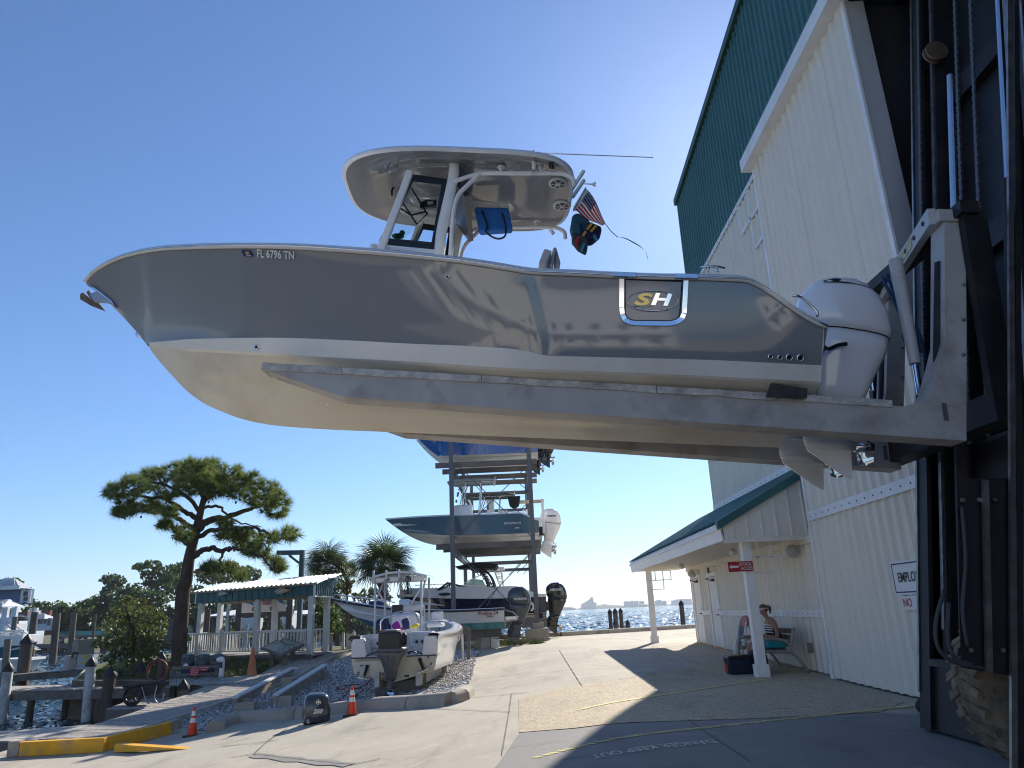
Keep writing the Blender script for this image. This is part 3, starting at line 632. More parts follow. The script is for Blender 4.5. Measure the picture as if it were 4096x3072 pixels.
def spl(P):                            # smooth monotone-ish cubic through points
    x = np.array([q[0] for q in P]); y = np.array([q[1] for q in P]); h = np.diff(x); dl = np.diff(y)/h; mm = np.zeros(len(x)); mm[0], mm[-1] = dl[0], dl[-1]
    for i in range(1, len(x)-1):
        mm[i] = 0 if dl[i-1]*dl[i] <= 0 else (h[i-1]+h[i])/(h[i-1]/dl[i-1]+h[i]/dl[i])
        if dl[i-1]*dl[i] > 0: mm[i] = (dl[i-1]*h[i]+dl[i]*h[i-1])/(h[i-1]+h[i])
    def f(t):
        i = int(min(max(np.searchsorted(x, t)-1, 0), len(h)-1)); s = (t-x[i])/h[i]; s = min(max(s, 0), 1)
        return (2*s**3-3*s*s+1)*y[i]+(s**3-2*s*s+s)*h[i]*mm[i]+(-2*s**3+3*s*s)*y[i+1]+(s**3-s*s)*h[i]*mm[i+1]
    return f
fk, fs_, fp, fc = spl(pk), spl(ps), spl(pp), spl(pc); UB = -5.19
def bsf(u, B=1.4, Lf=4.6, e=2.3): t = min(1, max(0, (u-UB)/Lf)); return B*(1-(1-t)**e)
def bch(u): return bsf(u-.55*(1-min(1, max(0, (u-UB)/5)))-.3, 1.2, 5.2, 1.8)
def lower(u):                          # lower edge of the grey topside
    if u < -4.27: return 0., fk(u)
    return bch(u)+.05*min(1, (u+4.27)/.6), fp(u)
def side_v(u, w):
    bl, wl = lower(u); bs_, ws = bsf(u), fs_(u); s = min(1, max(0, (w-wl)/max(ws-wl, 1e-4)))
    p = 1.45-.6*sstep(-4.5, -.5, u)
    return bl+(bs_-bl)*s**p
US = [UB+.012]+list(np.concatenate([np.linspace(-5.15, -4.3, 14), np.linspace(-4.25, -3, 16), np.linspace(-2.9, 0, 22), np.linspace(.06, .5, 8), np.linspace(.6, 2.1, 10), np.linspace(2.2, 3.0, 12)]))
for s in (1, -1):
    bb = BB(); secs = []
    for u in US:
        bl, wl = lower(u); ws = fs_(u); secs.append([(u+.03*(k/11.)*sstep(2.5, 3, u)*1.4, s*side_v(u, wl+(ws-wl)*k/11.), wl+(ws-wl)*k/11.) for k in range(12)])
    S_a = np.array(secs)
    for _ in range(14): S_a[1:-1, 1:-1, 1:] = .25*S_a[:-2, 1:-1, 1:]+.5*S_a[1:-1, 1:-1, 1:]+.25*S_a[2:, 1:-1, 1:]
    bb.loft([list(q_) for q_ in S_a]); put('topside', bb.data('topside', True, True), M_GEL, boat, local=True)
    U2 = [u for u in US if u > -4.3]
    bb = BB(); bb.loft([[(u, s*(bch(u)+.05*min(1, (u+4.27)/.6)), fp(u)), (u, s*(bch(u)+.075*min(1, max(0, (u+4.27))/.6)), fp(u)-.012), (u, s*(bch(u)+.03*min(1, max(0, (u+4.27))/.6)), fc(u)+.005), (u, s*max(0, bch(u)-.005), fc(u)-.012)] for u in U2 if u >= -4.27])
    mm_ = smooth_by_angle(bb.data('chine_band', False, True), 30); put('chine_band', mm_, M_GELW, boat, local=True)
    bb = BB(); secs = []
    for u in [q for q in US if q >= -4.27]:
        vc, wc = max(0, bch(u)-.005), fc(u)-.012; wk = fk(u); L_ = []
        for k in range(13):
            q = k/12.; vv = vc*(1-q); ww = wc+(wk-wc)*q**(1.0-.12*sstep(-1, -4, u))
            if k in (4, 8) and u > -3.6: ww -= .022
            if k in (5, 9) and u > -3.6: ww += .006
            L_.append((u, s*vv, ww))
        secs.append(L_)
    bb.loft(secs); put('hull_bottom', smooth_by_angle(bb.data('hull_bottom', False, True), 50), M_BOTTOM, boat, local=True)
# transom and deck
bb = BB(); Lr = [lower(3.0)]; pts = [(0, fk(3)), (bch(2.97), fc(2.97)-.012), (bch(2.97)+.03, fc(2.97)+.005), (bch(2.97)+.05, .44), (1.36, .6), (1.4, .79)]
bb.add([(3.0+.0*q[1], q[0], q[1]) for q in pts]+[(3.0, -q[0], q[1]) for q in pts[::-1]], [tuple(range(2*len(pts)))]); put('transom', bb.data('transom'), M_GELW, boat, local=True)
ru = [UB+.01]+list(np.linspace(-5.17, 3.03, 110))
def cap_ring(u, s):
    b_, z = bsf(u), fs_(u); i = max(0, b_-.3)
    return [(u, s*(b_+.012), z+.015), (u, s*(b_+.0), z+.05), (u, s*max(0, b_-.05), z+.085), (u, s*i, z+.09), (u, s*max(0, i-.03), max(z-.12, fk(u)+.01))]
for s in (1, -1):
    bb = BB(); bb.loft([cap_ring(u, s) for u in ru]); put('gunwale', smooth_by_angle(bb.data('gunwale', False, True), 50), M_CAPW, boat, local=True)
    bb = BB(); bb.tube([(u, s*(bsf(u)+.014), fs_(u)+.004) for u in ru], .024, 8); put('rub_rail', bb.data('rub_rail', True), mat('rub_rail_white', (.7, .7, .7), .3, var=0), boat, local=True)
    bb = BB(); bb.tube([(u, s*(bsf(u)+.036), fs_(u)+.006) for u in ru[2:]], .009, 6); put('rail_insert', bb.data('rail_insert', True), M_CHROME, boat, local=True)
bb = BB(); bb.loft([[(u, -max(0, bsf(u)-.3), max(fs_(u)-.1, fk(u)+.01)), (u, max(0, bsf(u)-.3), max(fs_(u)-.1, fk(u)+.01))] for u in ru]); put('deck', bb.data('deck', True), M_CAPW, boat, local=True)
def on_side(px, py):
    v = 1.2
    for _ in range(40): P = unp(px, py, v); v = .5*v+.5*side_v(P[0], P[2])
    return V(P[0], v, P[2])
def side_frame(P):
    e = .03; pu = V(P[0]+e, side_v(P[0]+e, P[2]), P[2]); pw = V(P[0], side_v(P[0], P[2]+e), P[2]+e); x = nrm(pu-P); y = nrm(pw-P); return x, y, nrm(np.cross(y, x))*1
fl = lambda q: V(q[0], -q[1], q[2])
def conform(o, off=.014):               # lay a flat mesh onto the hull side
    for v in o.data.vertices:
        u, w_ = v.co.x, v.co.z; v.co = Vector((u, -(side_v(u, w_)+off), w_))
    return o
# registration and sticker
P = on_side(*K2(1348, 192)); e0, e1 = on_side(*K2(1232, 185)), on_side(*K2(1465, 195)); L_ = np.linalg.norm(e1-e0)
t_ = text('registration', 'FL 6796 TN', mat('reg_white', (.75, .75, .72), .5, var=0), .098, fl(P), fl(e1-e0), (0, 0, 1), boat, local=True, sx=1., offset=.002, bold=True)
xs = [v.co.x for v in t_.data.vertices]; kx = (e1[0]-e0[0])/(max(xs)-min(xs)); x0 = (max(xs)+min(xs))/2
for v in t_.data.vertices: v.co.x = P[0]+(v.co.x-x0)*kx
conform(t_)
def decal(name, pix, material, off):
    bb = BB(); q = [on_side(*K2(*p)) for p in pix]; n = 4; a, b_, c, d = q; vs = []
    for i in range(n+1):
        for j in range(n+1): vs.append((a*(1-i/n)+b_*i/n)*(1-j/n)+(d*(1-i/n)+c*i/n)*j/n)
    bb.add(vs, [(i*(n+1)+j, i*(n+1)+j+1, (i+1)*(n+1)+j+1, (i+1)*(n+1)+j) for i in range(n) for j in range(n)]); return conform(put(name, bb.data(name), material, boat, local=True), off)
decal('sticker', ((1133, 165), (1190, 167), (1213, 205), (1150, 203)), mat('sticker_navy', (.02, .03, .16), .4, var=0), .022)
decal('sticker_mark', ((1160, 175), (1183, 176), (1187, 192), (1164, 191)), mat('sticker_gold', (.5, .35, .06), .4, var=0), .026)
decal('sticker_text', ((1163, 195), (1196, 197), (1198, 201), (1165, 199)), M_SIGNW, .026)
def ring(px, rr, name='through_hull', depth=.02):
    P = on_side(*px); x, y, n = side_frame(P); n = n if n[1] > 0 else -n
    bb = BB(); bb.lathe([(rr*.62, -.02), (rr*.62, .012), (rr*.75, depth), (rr, depth*.6), (rr*1.02, -.01)], P, n, 18); o = put(name, bb.data(name, True), M_CHROME, boat, local=True)
    bb = BB(); bb.lathe([(rr*.6, -.02), (rr*.6, .006)], P, n, 14); put('opening', bb.data('opening'), M_BLACK, o, local=True)
for q, rr in ((K4(315, 745), .026), (K4(382, 750), .027), (K4(447, 750), .038), (K4(525, 752), .039), (K1(748, 950), .022)): ring(q, rr)
for q, vv in ((K2(1228, 773), None), (K2(1682, 1143), .35)):
    v = .9
    for _ in range(30):
        P = unp(*q, v); tgt = bch(P[0])+.05 if vv is None else max(.02, bch(P[0])*(1-((fc(P[0])-P[2])/max(.05, fc(P[0])-fk(P[0]))))); v = .5*v+.5*tgt
    n = V(0, 1, -.1) if vv is None else nrm((0, .4, -.9)); bb = BB(); bb.lathe([(.016, -.01), (.018, .012), (.03, .008), (.031, -.01)], V(P[0], v+.003, P[2]), n, 14); o = put('through_hull', bb.data('through_hull', True), M_CHROME, boat, local=True)
    bb = BB(); bb.lathe([(.015, -.01), (.015, .013)], V(P[0], v+.003, P[2]), n, 12); put('opening', bb.data('opening'), M_BLACK, o, local=True)
# side door: chrome frame, leaf, seam, emblem
def path_on(pts, off, n=6):
    out = []
    for i in range(len(pts)-1):
        for k in range(n):
            q = (pts[i][0]+(pts[i+1][0]-pts[i][0])*k/n, pts[i][1]+(pts[i+1][1]-pts[i][1])*k/n); out.append(on_side(*K3(*q)))
    out.append(on_side(*K3(*pts[-1]))); return [V(p[0], side_v(p[0], p[2])+off, p[2]) for p in out]
fr = [(1088, 150), (1087, 300), (1092, 340), (1105, 365), (1130, 378), (1160, 383), (1330, 385), (1370, 378), (1400, 360), (1413, 330), (1422, 155)]
path = path_on(fr, .006); bb = BB(); secs = []
for i, p in enumerate(path):
    d = nrm(path[min(i+1, len(path)-1)]-path[max(0, i-1)]); n = nrm(np.cross(d, V(0, 1, 0))); n = n if i == 0 or True else n
    secs.append([p+n*.026, p+n*.024+V(0, .008, 0), p-n*.024+V(0, .008, 0), p-n*.026])
bb.loft(secs); door = put('door_frame', bb.data('door_frame'), M_CHROME, boat, local=True)
leaf = [(1106, 150), (1106, 330), (1120, 358), (1150, 368), (1340, 370), (1372, 362), (1390, 340), (1404, 155)]
seam = path_on(leaf, .006); bb = BB(); bb.tube(seam, .006, 6); put('door_seam', bb.data('door_seam'), M_BLACK, boat, local=True)
bb = BB(); bb.tube(path_on([(1106, 150), (1404, 160)], .006), .014, 6); put('door_seam', bb.data('door_seam'), M_BLACK, boat, local=True)
ell = [(1248+134*math.cos(t), 266+53*math.sin(t)) for t in np.linspace(0, 2*PI, 33)[:-1]]
pe = [on_side(*K3(*q)) for q in ell]; bb = BB(); bb.tube([p+V(0, .008, 0) for p in pe], .006, 6, closed=True); em = put('emblem', bb.data('emblem', True), M_CHROME, boat, local=True)
M_GOLD = mat('gold_emblem', (.62, .46, .16), .25, metal=.8, var=0)
for ch, cx, sx, mt in (('S', 1188, 1.9, M_GOLD), ('H', 1285, 1.55, M_CHROME)):
    P = on_side(*K3(cx, 262)); o = text('emblem_letter', ch, mt, .165, fl(P), (1, 0, 0), (0, 0, 1), boat, local=True, sx=sx, shear=.25, ext=.004, offset=.006)
    for v in o.data.vertices: d_ = -v.co.y-P[1]; v.co.y = -(side_v(v.co.x, v.co.z)+.008+max(-.004, min(.004, d_)))
for q in ([(1140, 292), (1220, 296), (1250, 290)], [(1160, 303), (1250, 318), (1330, 314)]):
    bb = BB(); bb.tube(path_on(q, .008), [.002]+[.006]*(6*(len(q)-1)-1)+[.002], 6); put('emblem_swoosh', bb.data('emblem_swoosh', True), M_CHROME, boat, local=True)
for cx in (1070, 1130, 1390, 1448):
    P = on_side(*K3(cx, 122)); bb = BB(); bb.beam((P[0]-.06, 1.445, fs_(P[0])+.006), (P[0]+.06, 1.445, fs_(P[0]+.06)+.006), .03, .05, (0, 0, 1)); put('rail_joint', bb.data('rail_joint'), M_CHROME, boat, local=True, bevel=.004)
# stern grab rail and cleat, bow eye, anchor
g0 = [K3(1975, 240), K3(2000, 238), K3(2030, 250), K3(2090, 305), K3(2108, 330), K3(2106, 345)]
bb = BB(); bb.tube([unp(*q, 1.22) for q in g0], .014, 8); put('grab_rail', bb.data('grab_rail', True), M_CHROME, boat, local=True)
P = unp(*K3(1562, 92), 1.25); bb = BB(); bb.tube([(P[0]-.13, P[1], P[2]), (P[0]-.06, P[1], P[2]+.012), (P[0]+.06, P[1], P[2]+.012), (P[0]+.13, P[1], P[2])], [.008, .014, .014, .008], 8)
bb.tube([(P[0]-.04, P[1], P[2]), (P[0]-.05, P[1], P[2]-.05)], .012, 8); bb.tube([(P[0]+.04, P[1], P[2]), (P[0]+.05, P[1], P[2]-.05)], .012, 8); put('cleat', bb.data('cleat', True), M_CHROME, boat, local=True)
P = unp(*K2(483, 690), 0); bb = BB(); bb.tube([P+V(.05, 0, .04), P+V(-.02, 0, .03), P+V(-.035, 0, -.01), P+V(0, 0, -.035), P+V(.05, 0, .0)], .011, 8); put('bow_eye', bb.data('bow_eye', True), M_CHROME, boat, local=True)
M_RUST = mat('rusty_galvanised', (.2, .15, .1), .7, metal=.3, var=.4, scale=14); M_GALV = mat('galvanised_steel', (.38, .42, .47), .45, metal=.7, var=.15, scale=9)
sh = [unp(*K2(*q), .0) for q in ((330, 505), (300, 465), (215, 425), (175, 440), (205, 490), (270, 490))]
bb = BB(); bb.prism([s_+V(0, .02, 0) for s_ in sh], (0, -.04, 0)); an = put('anchor', bb.data('anchor'), M_GALV, boat, local=True, bevel=.004)
for vv, pts in ((.07, ((110, 440), (125, 425), (165, 455), (200, 500), (272, 545), (180, 510), (112, 470))), (-.07, ((150, 425), (165, 410), (200, 460), (235, 500), (275, 548), (205, 510)))):
    q_ = [unp(*K2(*p), vv) for p in pts]; bb = BB(); bb.prism(q_, (0, -.012, 0)); put('fluke', bb.data('fluke'), M_RUST, an, local=True)
bb = BB(); q_ = [unp(*K2(*p), .05) for p in ((165, 380), (215, 405), (310, 480), (330, 515), (290, 470), (200, 410))]; bb.prism(q_, (0, -.1, 0)); put('anchor_roller', bb.data('anchor_roller'), M_CHROME, boat, local=True)
# trim tab
bb = BB(); q_ = [unp(*K4(*p), 1.19) for p in ((325, 930), (575, 968), (575, 1030), (290, 1020))]; bb.prism(q_, (0, -.03, 0)); put('trim_tab', bb.data('trim_tab'), mat('worn_dark_plate', (.06, .055, .05), .5, metal=.4, var=.3, scale=20), boat, local=True)
# ---- console enclosure
def tube_uv(pts, r_, name, material, par=boat, seg=10):
    bb = BB(); bb.tube(pts, r_, seg); return put(name, bb.data(name, True), material, par, local=True)
def catm(P, n=6):
    P = [V(*q) for q in P]; Q = [2*P[0]-P[1]]+P+[2*P[-1]-P[-2]]; out = []
    for i in range(1, len(Q)-2):
        for k in range(n):
            t = k/n; out.append(.5*((2*Q[i])+(-Q[i-1]+Q[i+1])*t+(2*Q[i-1]-5*Q[i]+4*Q[i+1]-Q[i+2])*t*t+(-Q[i-1]+3*Q[i]-3*Q[i+1]+Q[i+2])*t**3))
    return out+[P[-1]]
VS = .58
cor = [unp(*K1(*q), VS) for q in ((512, 250), (745, 282), (662, 762), (293, 722))]; inn = [unp(*K1(*q), VS) for q in ((515, 292), (708, 318), (640, 712), (330, 683))]
for s in (1, -1):
    m_ = lambda P: V(P[0], P[1]*s, P[2])
    bb = BB()
    for i in range(4):
        j = (i+1) % 4; bb.prism([m_(cor[i]), m_(cor[j]), m_(inn[j]), m_(inn[i])], (0, -.02*s, 0))
    fo = put('side_window_frame', bb.data('side_window_frame'), M_BLACK, boat, local=True)
    bb = BB(); bb.prism([m_(q)-V(0, .006*s, 0) for q in inn], (0, -.006*s, 0)); put('pane', bb.data('pane'), M_GLASS, fo, local=True)
    bb = BB(); a, c = m_(unp(*K1(498, 228), VS)), m_(unp(*K1(268, 745), VS)); bb.beam(a, V(c[0]-.05, c[1], c[2]-.45), .07, .09, (1, 0, 0)); put('front_post', bb.data('front_post'), M_PIPE, boat, local=True, bevel=.02)
    tp = [unp(*K1(*q), .6) for q in ((795, 175), (790, 260), (752, 440), (712, 620), (695, 775))]; tp.append(tp[-1]+V(-.0, 0, -.6)); tp = catm([m_(q) for q in tp])
    bb = BB(); secs = []
    for i, p in enumerate(tp):
        d = nrm(tp[min(i+1, len(tp)-1)]-tp[max(i-1, 0)]); n = nrm(np.cross(d, V(0, 1, 0))); secs.append([p+n*.062*math.cos(t)+V(0, .04*math.sin(t), 0) for t in np.linspace(0, 2*PI, 13)[:-1]])
    bb.loft(secs, True, True); put('main_post', bb.data('main_post', True), M_PIPE, boat, local=True)
    P = m_(unp(*K1(790, 140), .62)); bb = BB(); bb.prism([V(P[0]+.11*math.cos(t), P[1], P[2]+.05+.075*math.sin(t)) for t in np.linspace(0, 2*PI, 15)[:-1]], (0, -.05*s, 0)); put('post_flange', bb.data('post_flange'), M_PIPE, boat, local=True, bevel=.01)
    bb = BB(); c3 = m_(cor[3]); c2 = m_(cor[2]); bb.prism([c3+V(-.08, 0, -.0), c2+V(.06, 0, 0), c2+V(.06, 0, -.7), c3+V(-.12, 0, -.6)], (0, -.03*s, 0)); put('console_side', bb.data('console_side'), M_CAPW, boat, local=True, bevel=.01)
    # support tubes under the hardtop, v = .55
    q1 = [unp(*K1(*q), .63) for q in ((795, 300), (880, 270), (960, 249), (1010, 243), (1250, 243), (1480, 243), (1550, 252), (1600, 280), (1612, 330))]
    q1 = catm([m_(q) for q in q1]); tube_uv(q1, .026, 'support_tube', M_PIPE)
    q2 = [unp(*K1(*q), .63) for q in ((965, 250), (880, 330), (825, 390), (795, 480), (778, 640), (770, 790))]; q2.append(q2[-1]+V(-.02, 0, -.5)); tube_uv(catm([m_(q) for q in q2]), .026, 'support_leg', M_PIPE)
    for cx in (1112, 1388): P = m_(unp(*K1(cx, 228), .63)); tube_uv([P-V(0, 0, .04), P+V(0, 0, .09)], .02, 'standoff', M_PIPE); bb = BB(); bb.lathe([(.045, 0), (.045, .012)], P+V(0, 0, .045), (0, 0, 1), 14); put('standoff_plate', bb.data('standoff_plate'), M_PIPE, boat, local=True)
bb = BB(); a, c = inn[0], inn[3]; a = a+V(-.05, 0, .03); c = c+V(-.08, 0, -.05); bb.prism([V(a[0], VS, a[2]), V(a[0], -VS, a[2]), V(c[0], -VS, c[2]), V(c[0], VS, c[2])], (.006, 0, 0)); put('windshield', bb.data('windshield'), M_GLASS, boat, local=True)
bb = BB(); bb.prism([(-1.72, VS, 1.95), (-.95, VS, 1.9), (-.95, VS, 1.2), (-1.85, VS, 1.3)], (0, -2*VS, 0)); put('console', bb.data('console'), M_CAPW, boat, local=True, bevel=.04)
bb = BB(); bb.prism([(-.86, .55, 2.86), (-.80, .55, 2.86), (-.62, .55, 2.62), (-.68, .55, 2.6)], (0, -1.1, 0)); put('electronics_box', bb.data('electronics_box'), mat('dark_box_panel', (.05, .05, .06), .3, var=.1), boat, local=True)
for vv in (.3, .1, -.1, -.3):
    bb = BB(); bb.lathe([(.03, 0), (.04, .015), (.02, .02)], (-.66, vv, 2.75), (.8, 0, -.4), 12); put('courtesy_light', bb.data('courtesy_light'), M_CHROME, boat, local=True)
# things seen through the glass: wiper arm, wheel-like rail, green duck decoy
tube_uv(catm([unp(*K1(*q), 0) for q in ((370, 395), (375, 350), (420, 330))]+[unp(*K1(420, 470), 0)]), .012, 'grab_hoop', M_BLACK)
tube_uv([unp(*K1(*q), .1) for q in ((440, 440), (540, 590), (610, 520), (500, 340))], .012, 'wiper_arm', M_BLACK); tube_uv([unp(*K1(*q), .1) for q in ((410, 470), (500, 530), (600, 505))], .012, 'wiper_arm', M_BLACK)
bb = BB(); q_ = [unp(*K1(*q), .1) for q in ((560, 440), (600, 420), (675, 425), (670, 465), (560, 475))]; bb.prism(q_, (0, -.06, 0)); put('wiper_motor', bb.data('wiper_motor'), M_BLACK, boat, local=True, bevel=.01)
bb = BB(); q_ = [unp(*K1(*q), .1) for q in ((612, 437), (650, 434), (652, 455), (614, 460))]; bb.prism([p+V(0, .006, 0) for p in q_], (0, -.002, 0)); put('motor_label', bb.data('motor_label'), M_SIGNW, boat, local=True)
# ---- hardtop
hu, hL, hW = -.80, 1.42, .92
def htop_ring(k, z, n=56, dz=0):
    out = []
    for i in range(n):
        t = 2*PI*i/n; c, s_ = math.cos(t), math.sin(t); e = .42 if c > 0 else .72
        out.append((hu+hL*k*math.copysign(abs(c)**e, c), hW*k*math.copysign(abs(s_)**(.5 if c > 0 else .62), s_), z+dz*(1-abs(s_)**2)-.05*max(0, -c)**2*0))
    return out
bb = BB(); bb.loft([htop_ring(.05, 3.0), htop_ring(.44, 2.995), htop_ring(.46, 3.02), htop_ring(.66, 3.02), htop_ring(.69, 2.99), htop_ring(.9, 2.97), htop_ring(.965, 2.965)], True); top_ = put('hardtop_underside', smooth_by_angle(bb.data('hardtop_underside', False, True), 60), M_HTOP, boat, local=True)
bb = BB(); bb.loft([htop_ring(.965, 2.965), htop_ring(.99, 2.972), htop_ring(1.0, 2.982), htop_ring(1.0, 3.0), htop_ring(.985, 3.025), htop_ring(.85, 3.06), htop_ring(.3, 3.09), htop_ring(.02, 3.09)], True); put('hardtop', smooth_by_angle(bb.data('hardtop', False, True), 60), M_CAPW, boat, local=True)
for cx, cy in ((1500, 312), (1528, 465)):
    vv = .3 if cy < 400 else -.3; P = unp(*K1(cx, cy), vv)
    for _ in range(12): vv += (2.955-P[2])*(-1.5)*.5; P = unp(*K1(cx, cy), vv)
    bb = BB(); bb.lathe([(.05, -.0), (.09, -.012), (.115, -.006), (.118, .02)], P, (0, 0, 1), 20); sp = put('speaker', bb.data('speaker', True), mat('speaker_white', (.6, .6, .58), .4), boat, local=True)
    bb = BB()
    for k in range(6):
        t = k*PI/3; bb.beam(P+V(.02*math.cos(t), .02*math.sin(t), -.016), P+V(.085*math.cos(t), .085*math.sin(t), -.016), .014, .006)
    bb.lathe([(.028, -.02), (.028, 0)], P, (0, 0, 1), 12); put('speaker_spokes', bb.data('speaker_spokes'), mat('speaker_white', (.6, .6, .58), .4), sp, local=True)
    bb = BB(); bb.lathe([(.088, -.013), (.088, -.004)], P, (0, 0, 1), 18); put('speaker_cone', bb.data('speaker_cone'), M_BLACK, sp, local=True)
for a, c in (((1340, 225), (1333, 95)), ((1597, 350), (1675, 228)), ((1600, 405), (1678, 290)), ((1470, 655), (1445, 622))):
    vv = .75 if a[0] == 1340 else (-.85 if a[0] == 1470 else (.1 if a[1] == 350 else -.05)); p0, p1 = unp(*K1(*a), vv), unp(*K1(*c), vv)
    bb = BB(); bb.tube([p0, p1], .026, 12, cap=False); d = nrm(p1-p0); bb.tube([p1, p1-d*.08], .022, 12); put('rod_holder', bb.data('rod_holder', True), M_PIPE, boat, local=True)
P = unp(*K1(1465, 185), .72); bb = BB(); bb.lathe([(.05, -.03), (.052, .02), (.04, .025)], P, (.9, .3, -.2), 16); sl_ = put('flood_light', bb.data('flood_light', True), M_BLACK, boat, local=True)
bb = BB(); bb.lathe([(.036, .0), (.036, .03)], P, (.9, .3, -.2), 14); put('lens', bb.data('lens'), mat('light_lens', (.5, .46, .38), .2, var=0), sl_, local=True)
a, c = unp(*K1(640, 78), .55), unp(*K1(2148, 136), .55); tube_uv([a, a*.97+c*.03], .016, 'antenna_base', M_CHROME); tube_uv([a*.97+c*.03, c], [.009, .005], 'antenna', mat('antenna_white', (.7, .7, .68), .4, var=0), seg=8)
a, c = unp(*K1(1680, 315), 0), unp(*K1(1735, 318), 0); tube_uv([a, c], .008, 'stern_light_arm', M_CHROME); bb = BB(); bb.lathe([(.018, 0), (.03, .03), (.03, .04)], c, (1, 0, 0), 12); put('stern_light', bb.data('stern_light'), mat('lens_white', (.7, .7, .7), .2, var=0), boat, local=True)
# leaning post seat backs
for a, vv in ((((1368, 853), (1408, 752), (1462, 768), (1425, 858)), .35), (((1440, 858), (1470, 745), (1492, 742), (1470, 860)), .2), (((1478, 860), (1490, 742), (1522, 858)), .1)):
    bb = BB(); q_ = [unp(*K1(*p), vv) for p in a]; bb.prism(q_+[], (0, -.35, 0)); put('seat_back', bb.data('seat_back'), mat('seat_vinyl', (.42, .42, .42), .5, var=.05), boat, local=True, bevel=.02)
# ---- outboards
def super_ring(w_, u0, u1, hw, n=22, p=.75, vc=0, tilt=0):
    uc, hl = (u0+u1)/2, (u1-u0)/2; out = []
    for i in range(n):
        t = 2*PI*i/n; c, s_ = math.cos(t), math.sin(t); du = hl*math.copysign(abs(c)**p, c); out.append((uc+du, vc+hw*math.copysign(abs(s_)**p, s_), w_+tilt*du))
    return out
def outboard(BBc, par, vc, M1, M2, local=True, u0=3.05, w0=0., sc=1., seam=True, prop=M_CHROME, dark=M_BLACK, trimcol=None):
    def T(Lv, p=.72): return [super_ring(w0+a*sc, u0+(b_-3.05)*sc, u0+(c-3.05)*sc, d*sc, p=p, vc=vc, tilt=e) for a, b_, c, d, e in Lv]
    bb = BBc(); bb.loft(T([(1.10, 3.28, 4.16, .27, -.13), (1.2, 3.22, 4.19, .30, -.11), (1.4, 3.19, 4.17, .305, -.07), (1.56, 3.22, 4.10, .29, -.03), (1.68, 3.30, 4.0, .25, 0), (1.76, 3.42, 3.9, .18, 0), (1.795, 3.55, 3.82, .09, 0)]), True, True); cw = put('cowling', bb.data('cowling', True), M1, par, local=local)
    bb = BBc(); bb.loft(T([(.30, 3.32, 3.80, .12, 0), (.5, 3.30, 3.90, .15, 0), (.75, 3.28, 4.03, .2, -.03), (.95, 3.27, 4.12, .24, -.1), (1.09, 3.29, 4.15, .265, -.13)]), True, True); put('midsection', bb.data('midsection', True), M2, par, local=local)
    bb = BBc(); bb.loft(T([(-.2, 3.16, 3.64, .035, 0), (-.1, 3.13, 3.66, .045, 0), (.05, 3.14, 3.7, .06, 0), (.2, 3.2, 3.74, .09, 0), (.32, 3.3, 3.8, .13, 0)], .9), True, True); put('leg', bb.data('leg', True), M2, par, local=local)
    q = lambda a, b_: (u0+(a-3.05)*sc, vc, w0+b_*sc)
    bb = BBc(); bb.prism([(q(3.18, .045)[0], vc-.02, q(0, .045)[2]), (q(3.3, 0)[0], vc-.12*sc, q(0, .045)[2]), (q(3.92, 0)[0], vc-.11*sc, q(0, .035)[2]), (q(3.92, 0)[0], vc+.11*sc, q(0, .035)[2]), (q(3.3, 0)[0], vc+.12*sc, q(0, .045)[2])], (0, 0, .018)); put('anti_ventilation_plate', bb.data('anti_ventilation_plate'), M2, par, local=local)
    ax = (1, 0, 0)
    bb = BBc(); bb.lathe([(.008*sc, 0), (.035*sc, .05*sc), (.055*sc, .16*sc), (.062*sc, .35*sc), (.06*sc, .54*sc)], q(3.14, -.15), ax, 16); put('gearcase', bb.data('gearcase', True), M2, par, local=local)
    bb = BBc(); sk = [q(3.15, -.14), q(3.64, -.14), q(3.63, -.32), q(3.62, -.52), q(3.50, -.46), q(3.17, -.22)]; bb.prism([(a[0], a[1]-.012, a[2]) for a in sk], (0, .024, 0)); put('skeg', bb.data('skeg'), M2, par, local=local)
    bb = BBc(); bb.lathe([(.06*sc, 0), (.062*sc, .14*sc), (.05*sc, .2*sc), (.045*sc, .2*sc)], q(3.68, -.16), ax, 16)
    for k in range(3):
        t0 = k*2*PI/3+.5; secs = []
        for rr in (.05, .1, .15, .185, .2):
            wd_ = {.05: .07, .1: .10, .15: .11, .185: .075, .2: .02}[rr]; L_ = []
            for m1 in (-1, -.4, .3, 1):
                th = t0+m1*wd_/(rr+.06)*1.0; L_.append((q(3.77, 0)[0]+m1*.055*sc+rr*.12*sc, vc+rr*sc*math.cos(th), w0-.16*sc+rr*sc*math.sin(th)))
            secs.append(L_)
        bb.loft(secs)
    put('propeller', bb.data('propeller', True), prop, par, local=local)
    bb = BBc(); bb.loft(T([(.55, 2.99, 3.34, .14, 0), (.75, 2.99, 3.34, .17, 0), (.95, 2.99, 3.36, .17, 0)], .5), True, True); put('mounting_bracket', bb.data('mounting_bracket'), dark, par, local=local, bevel=.01)
    if seam: bb = BBc(); bb.loft(T([(1.088, 3.285, 4.157, .2705, -.13), (1.10, 3.278, 4.163, .274, -.13)]), True); put('cowl_seam', bb.data('cowl_seam'), dark, par, local=local)
    return cw
eng = []
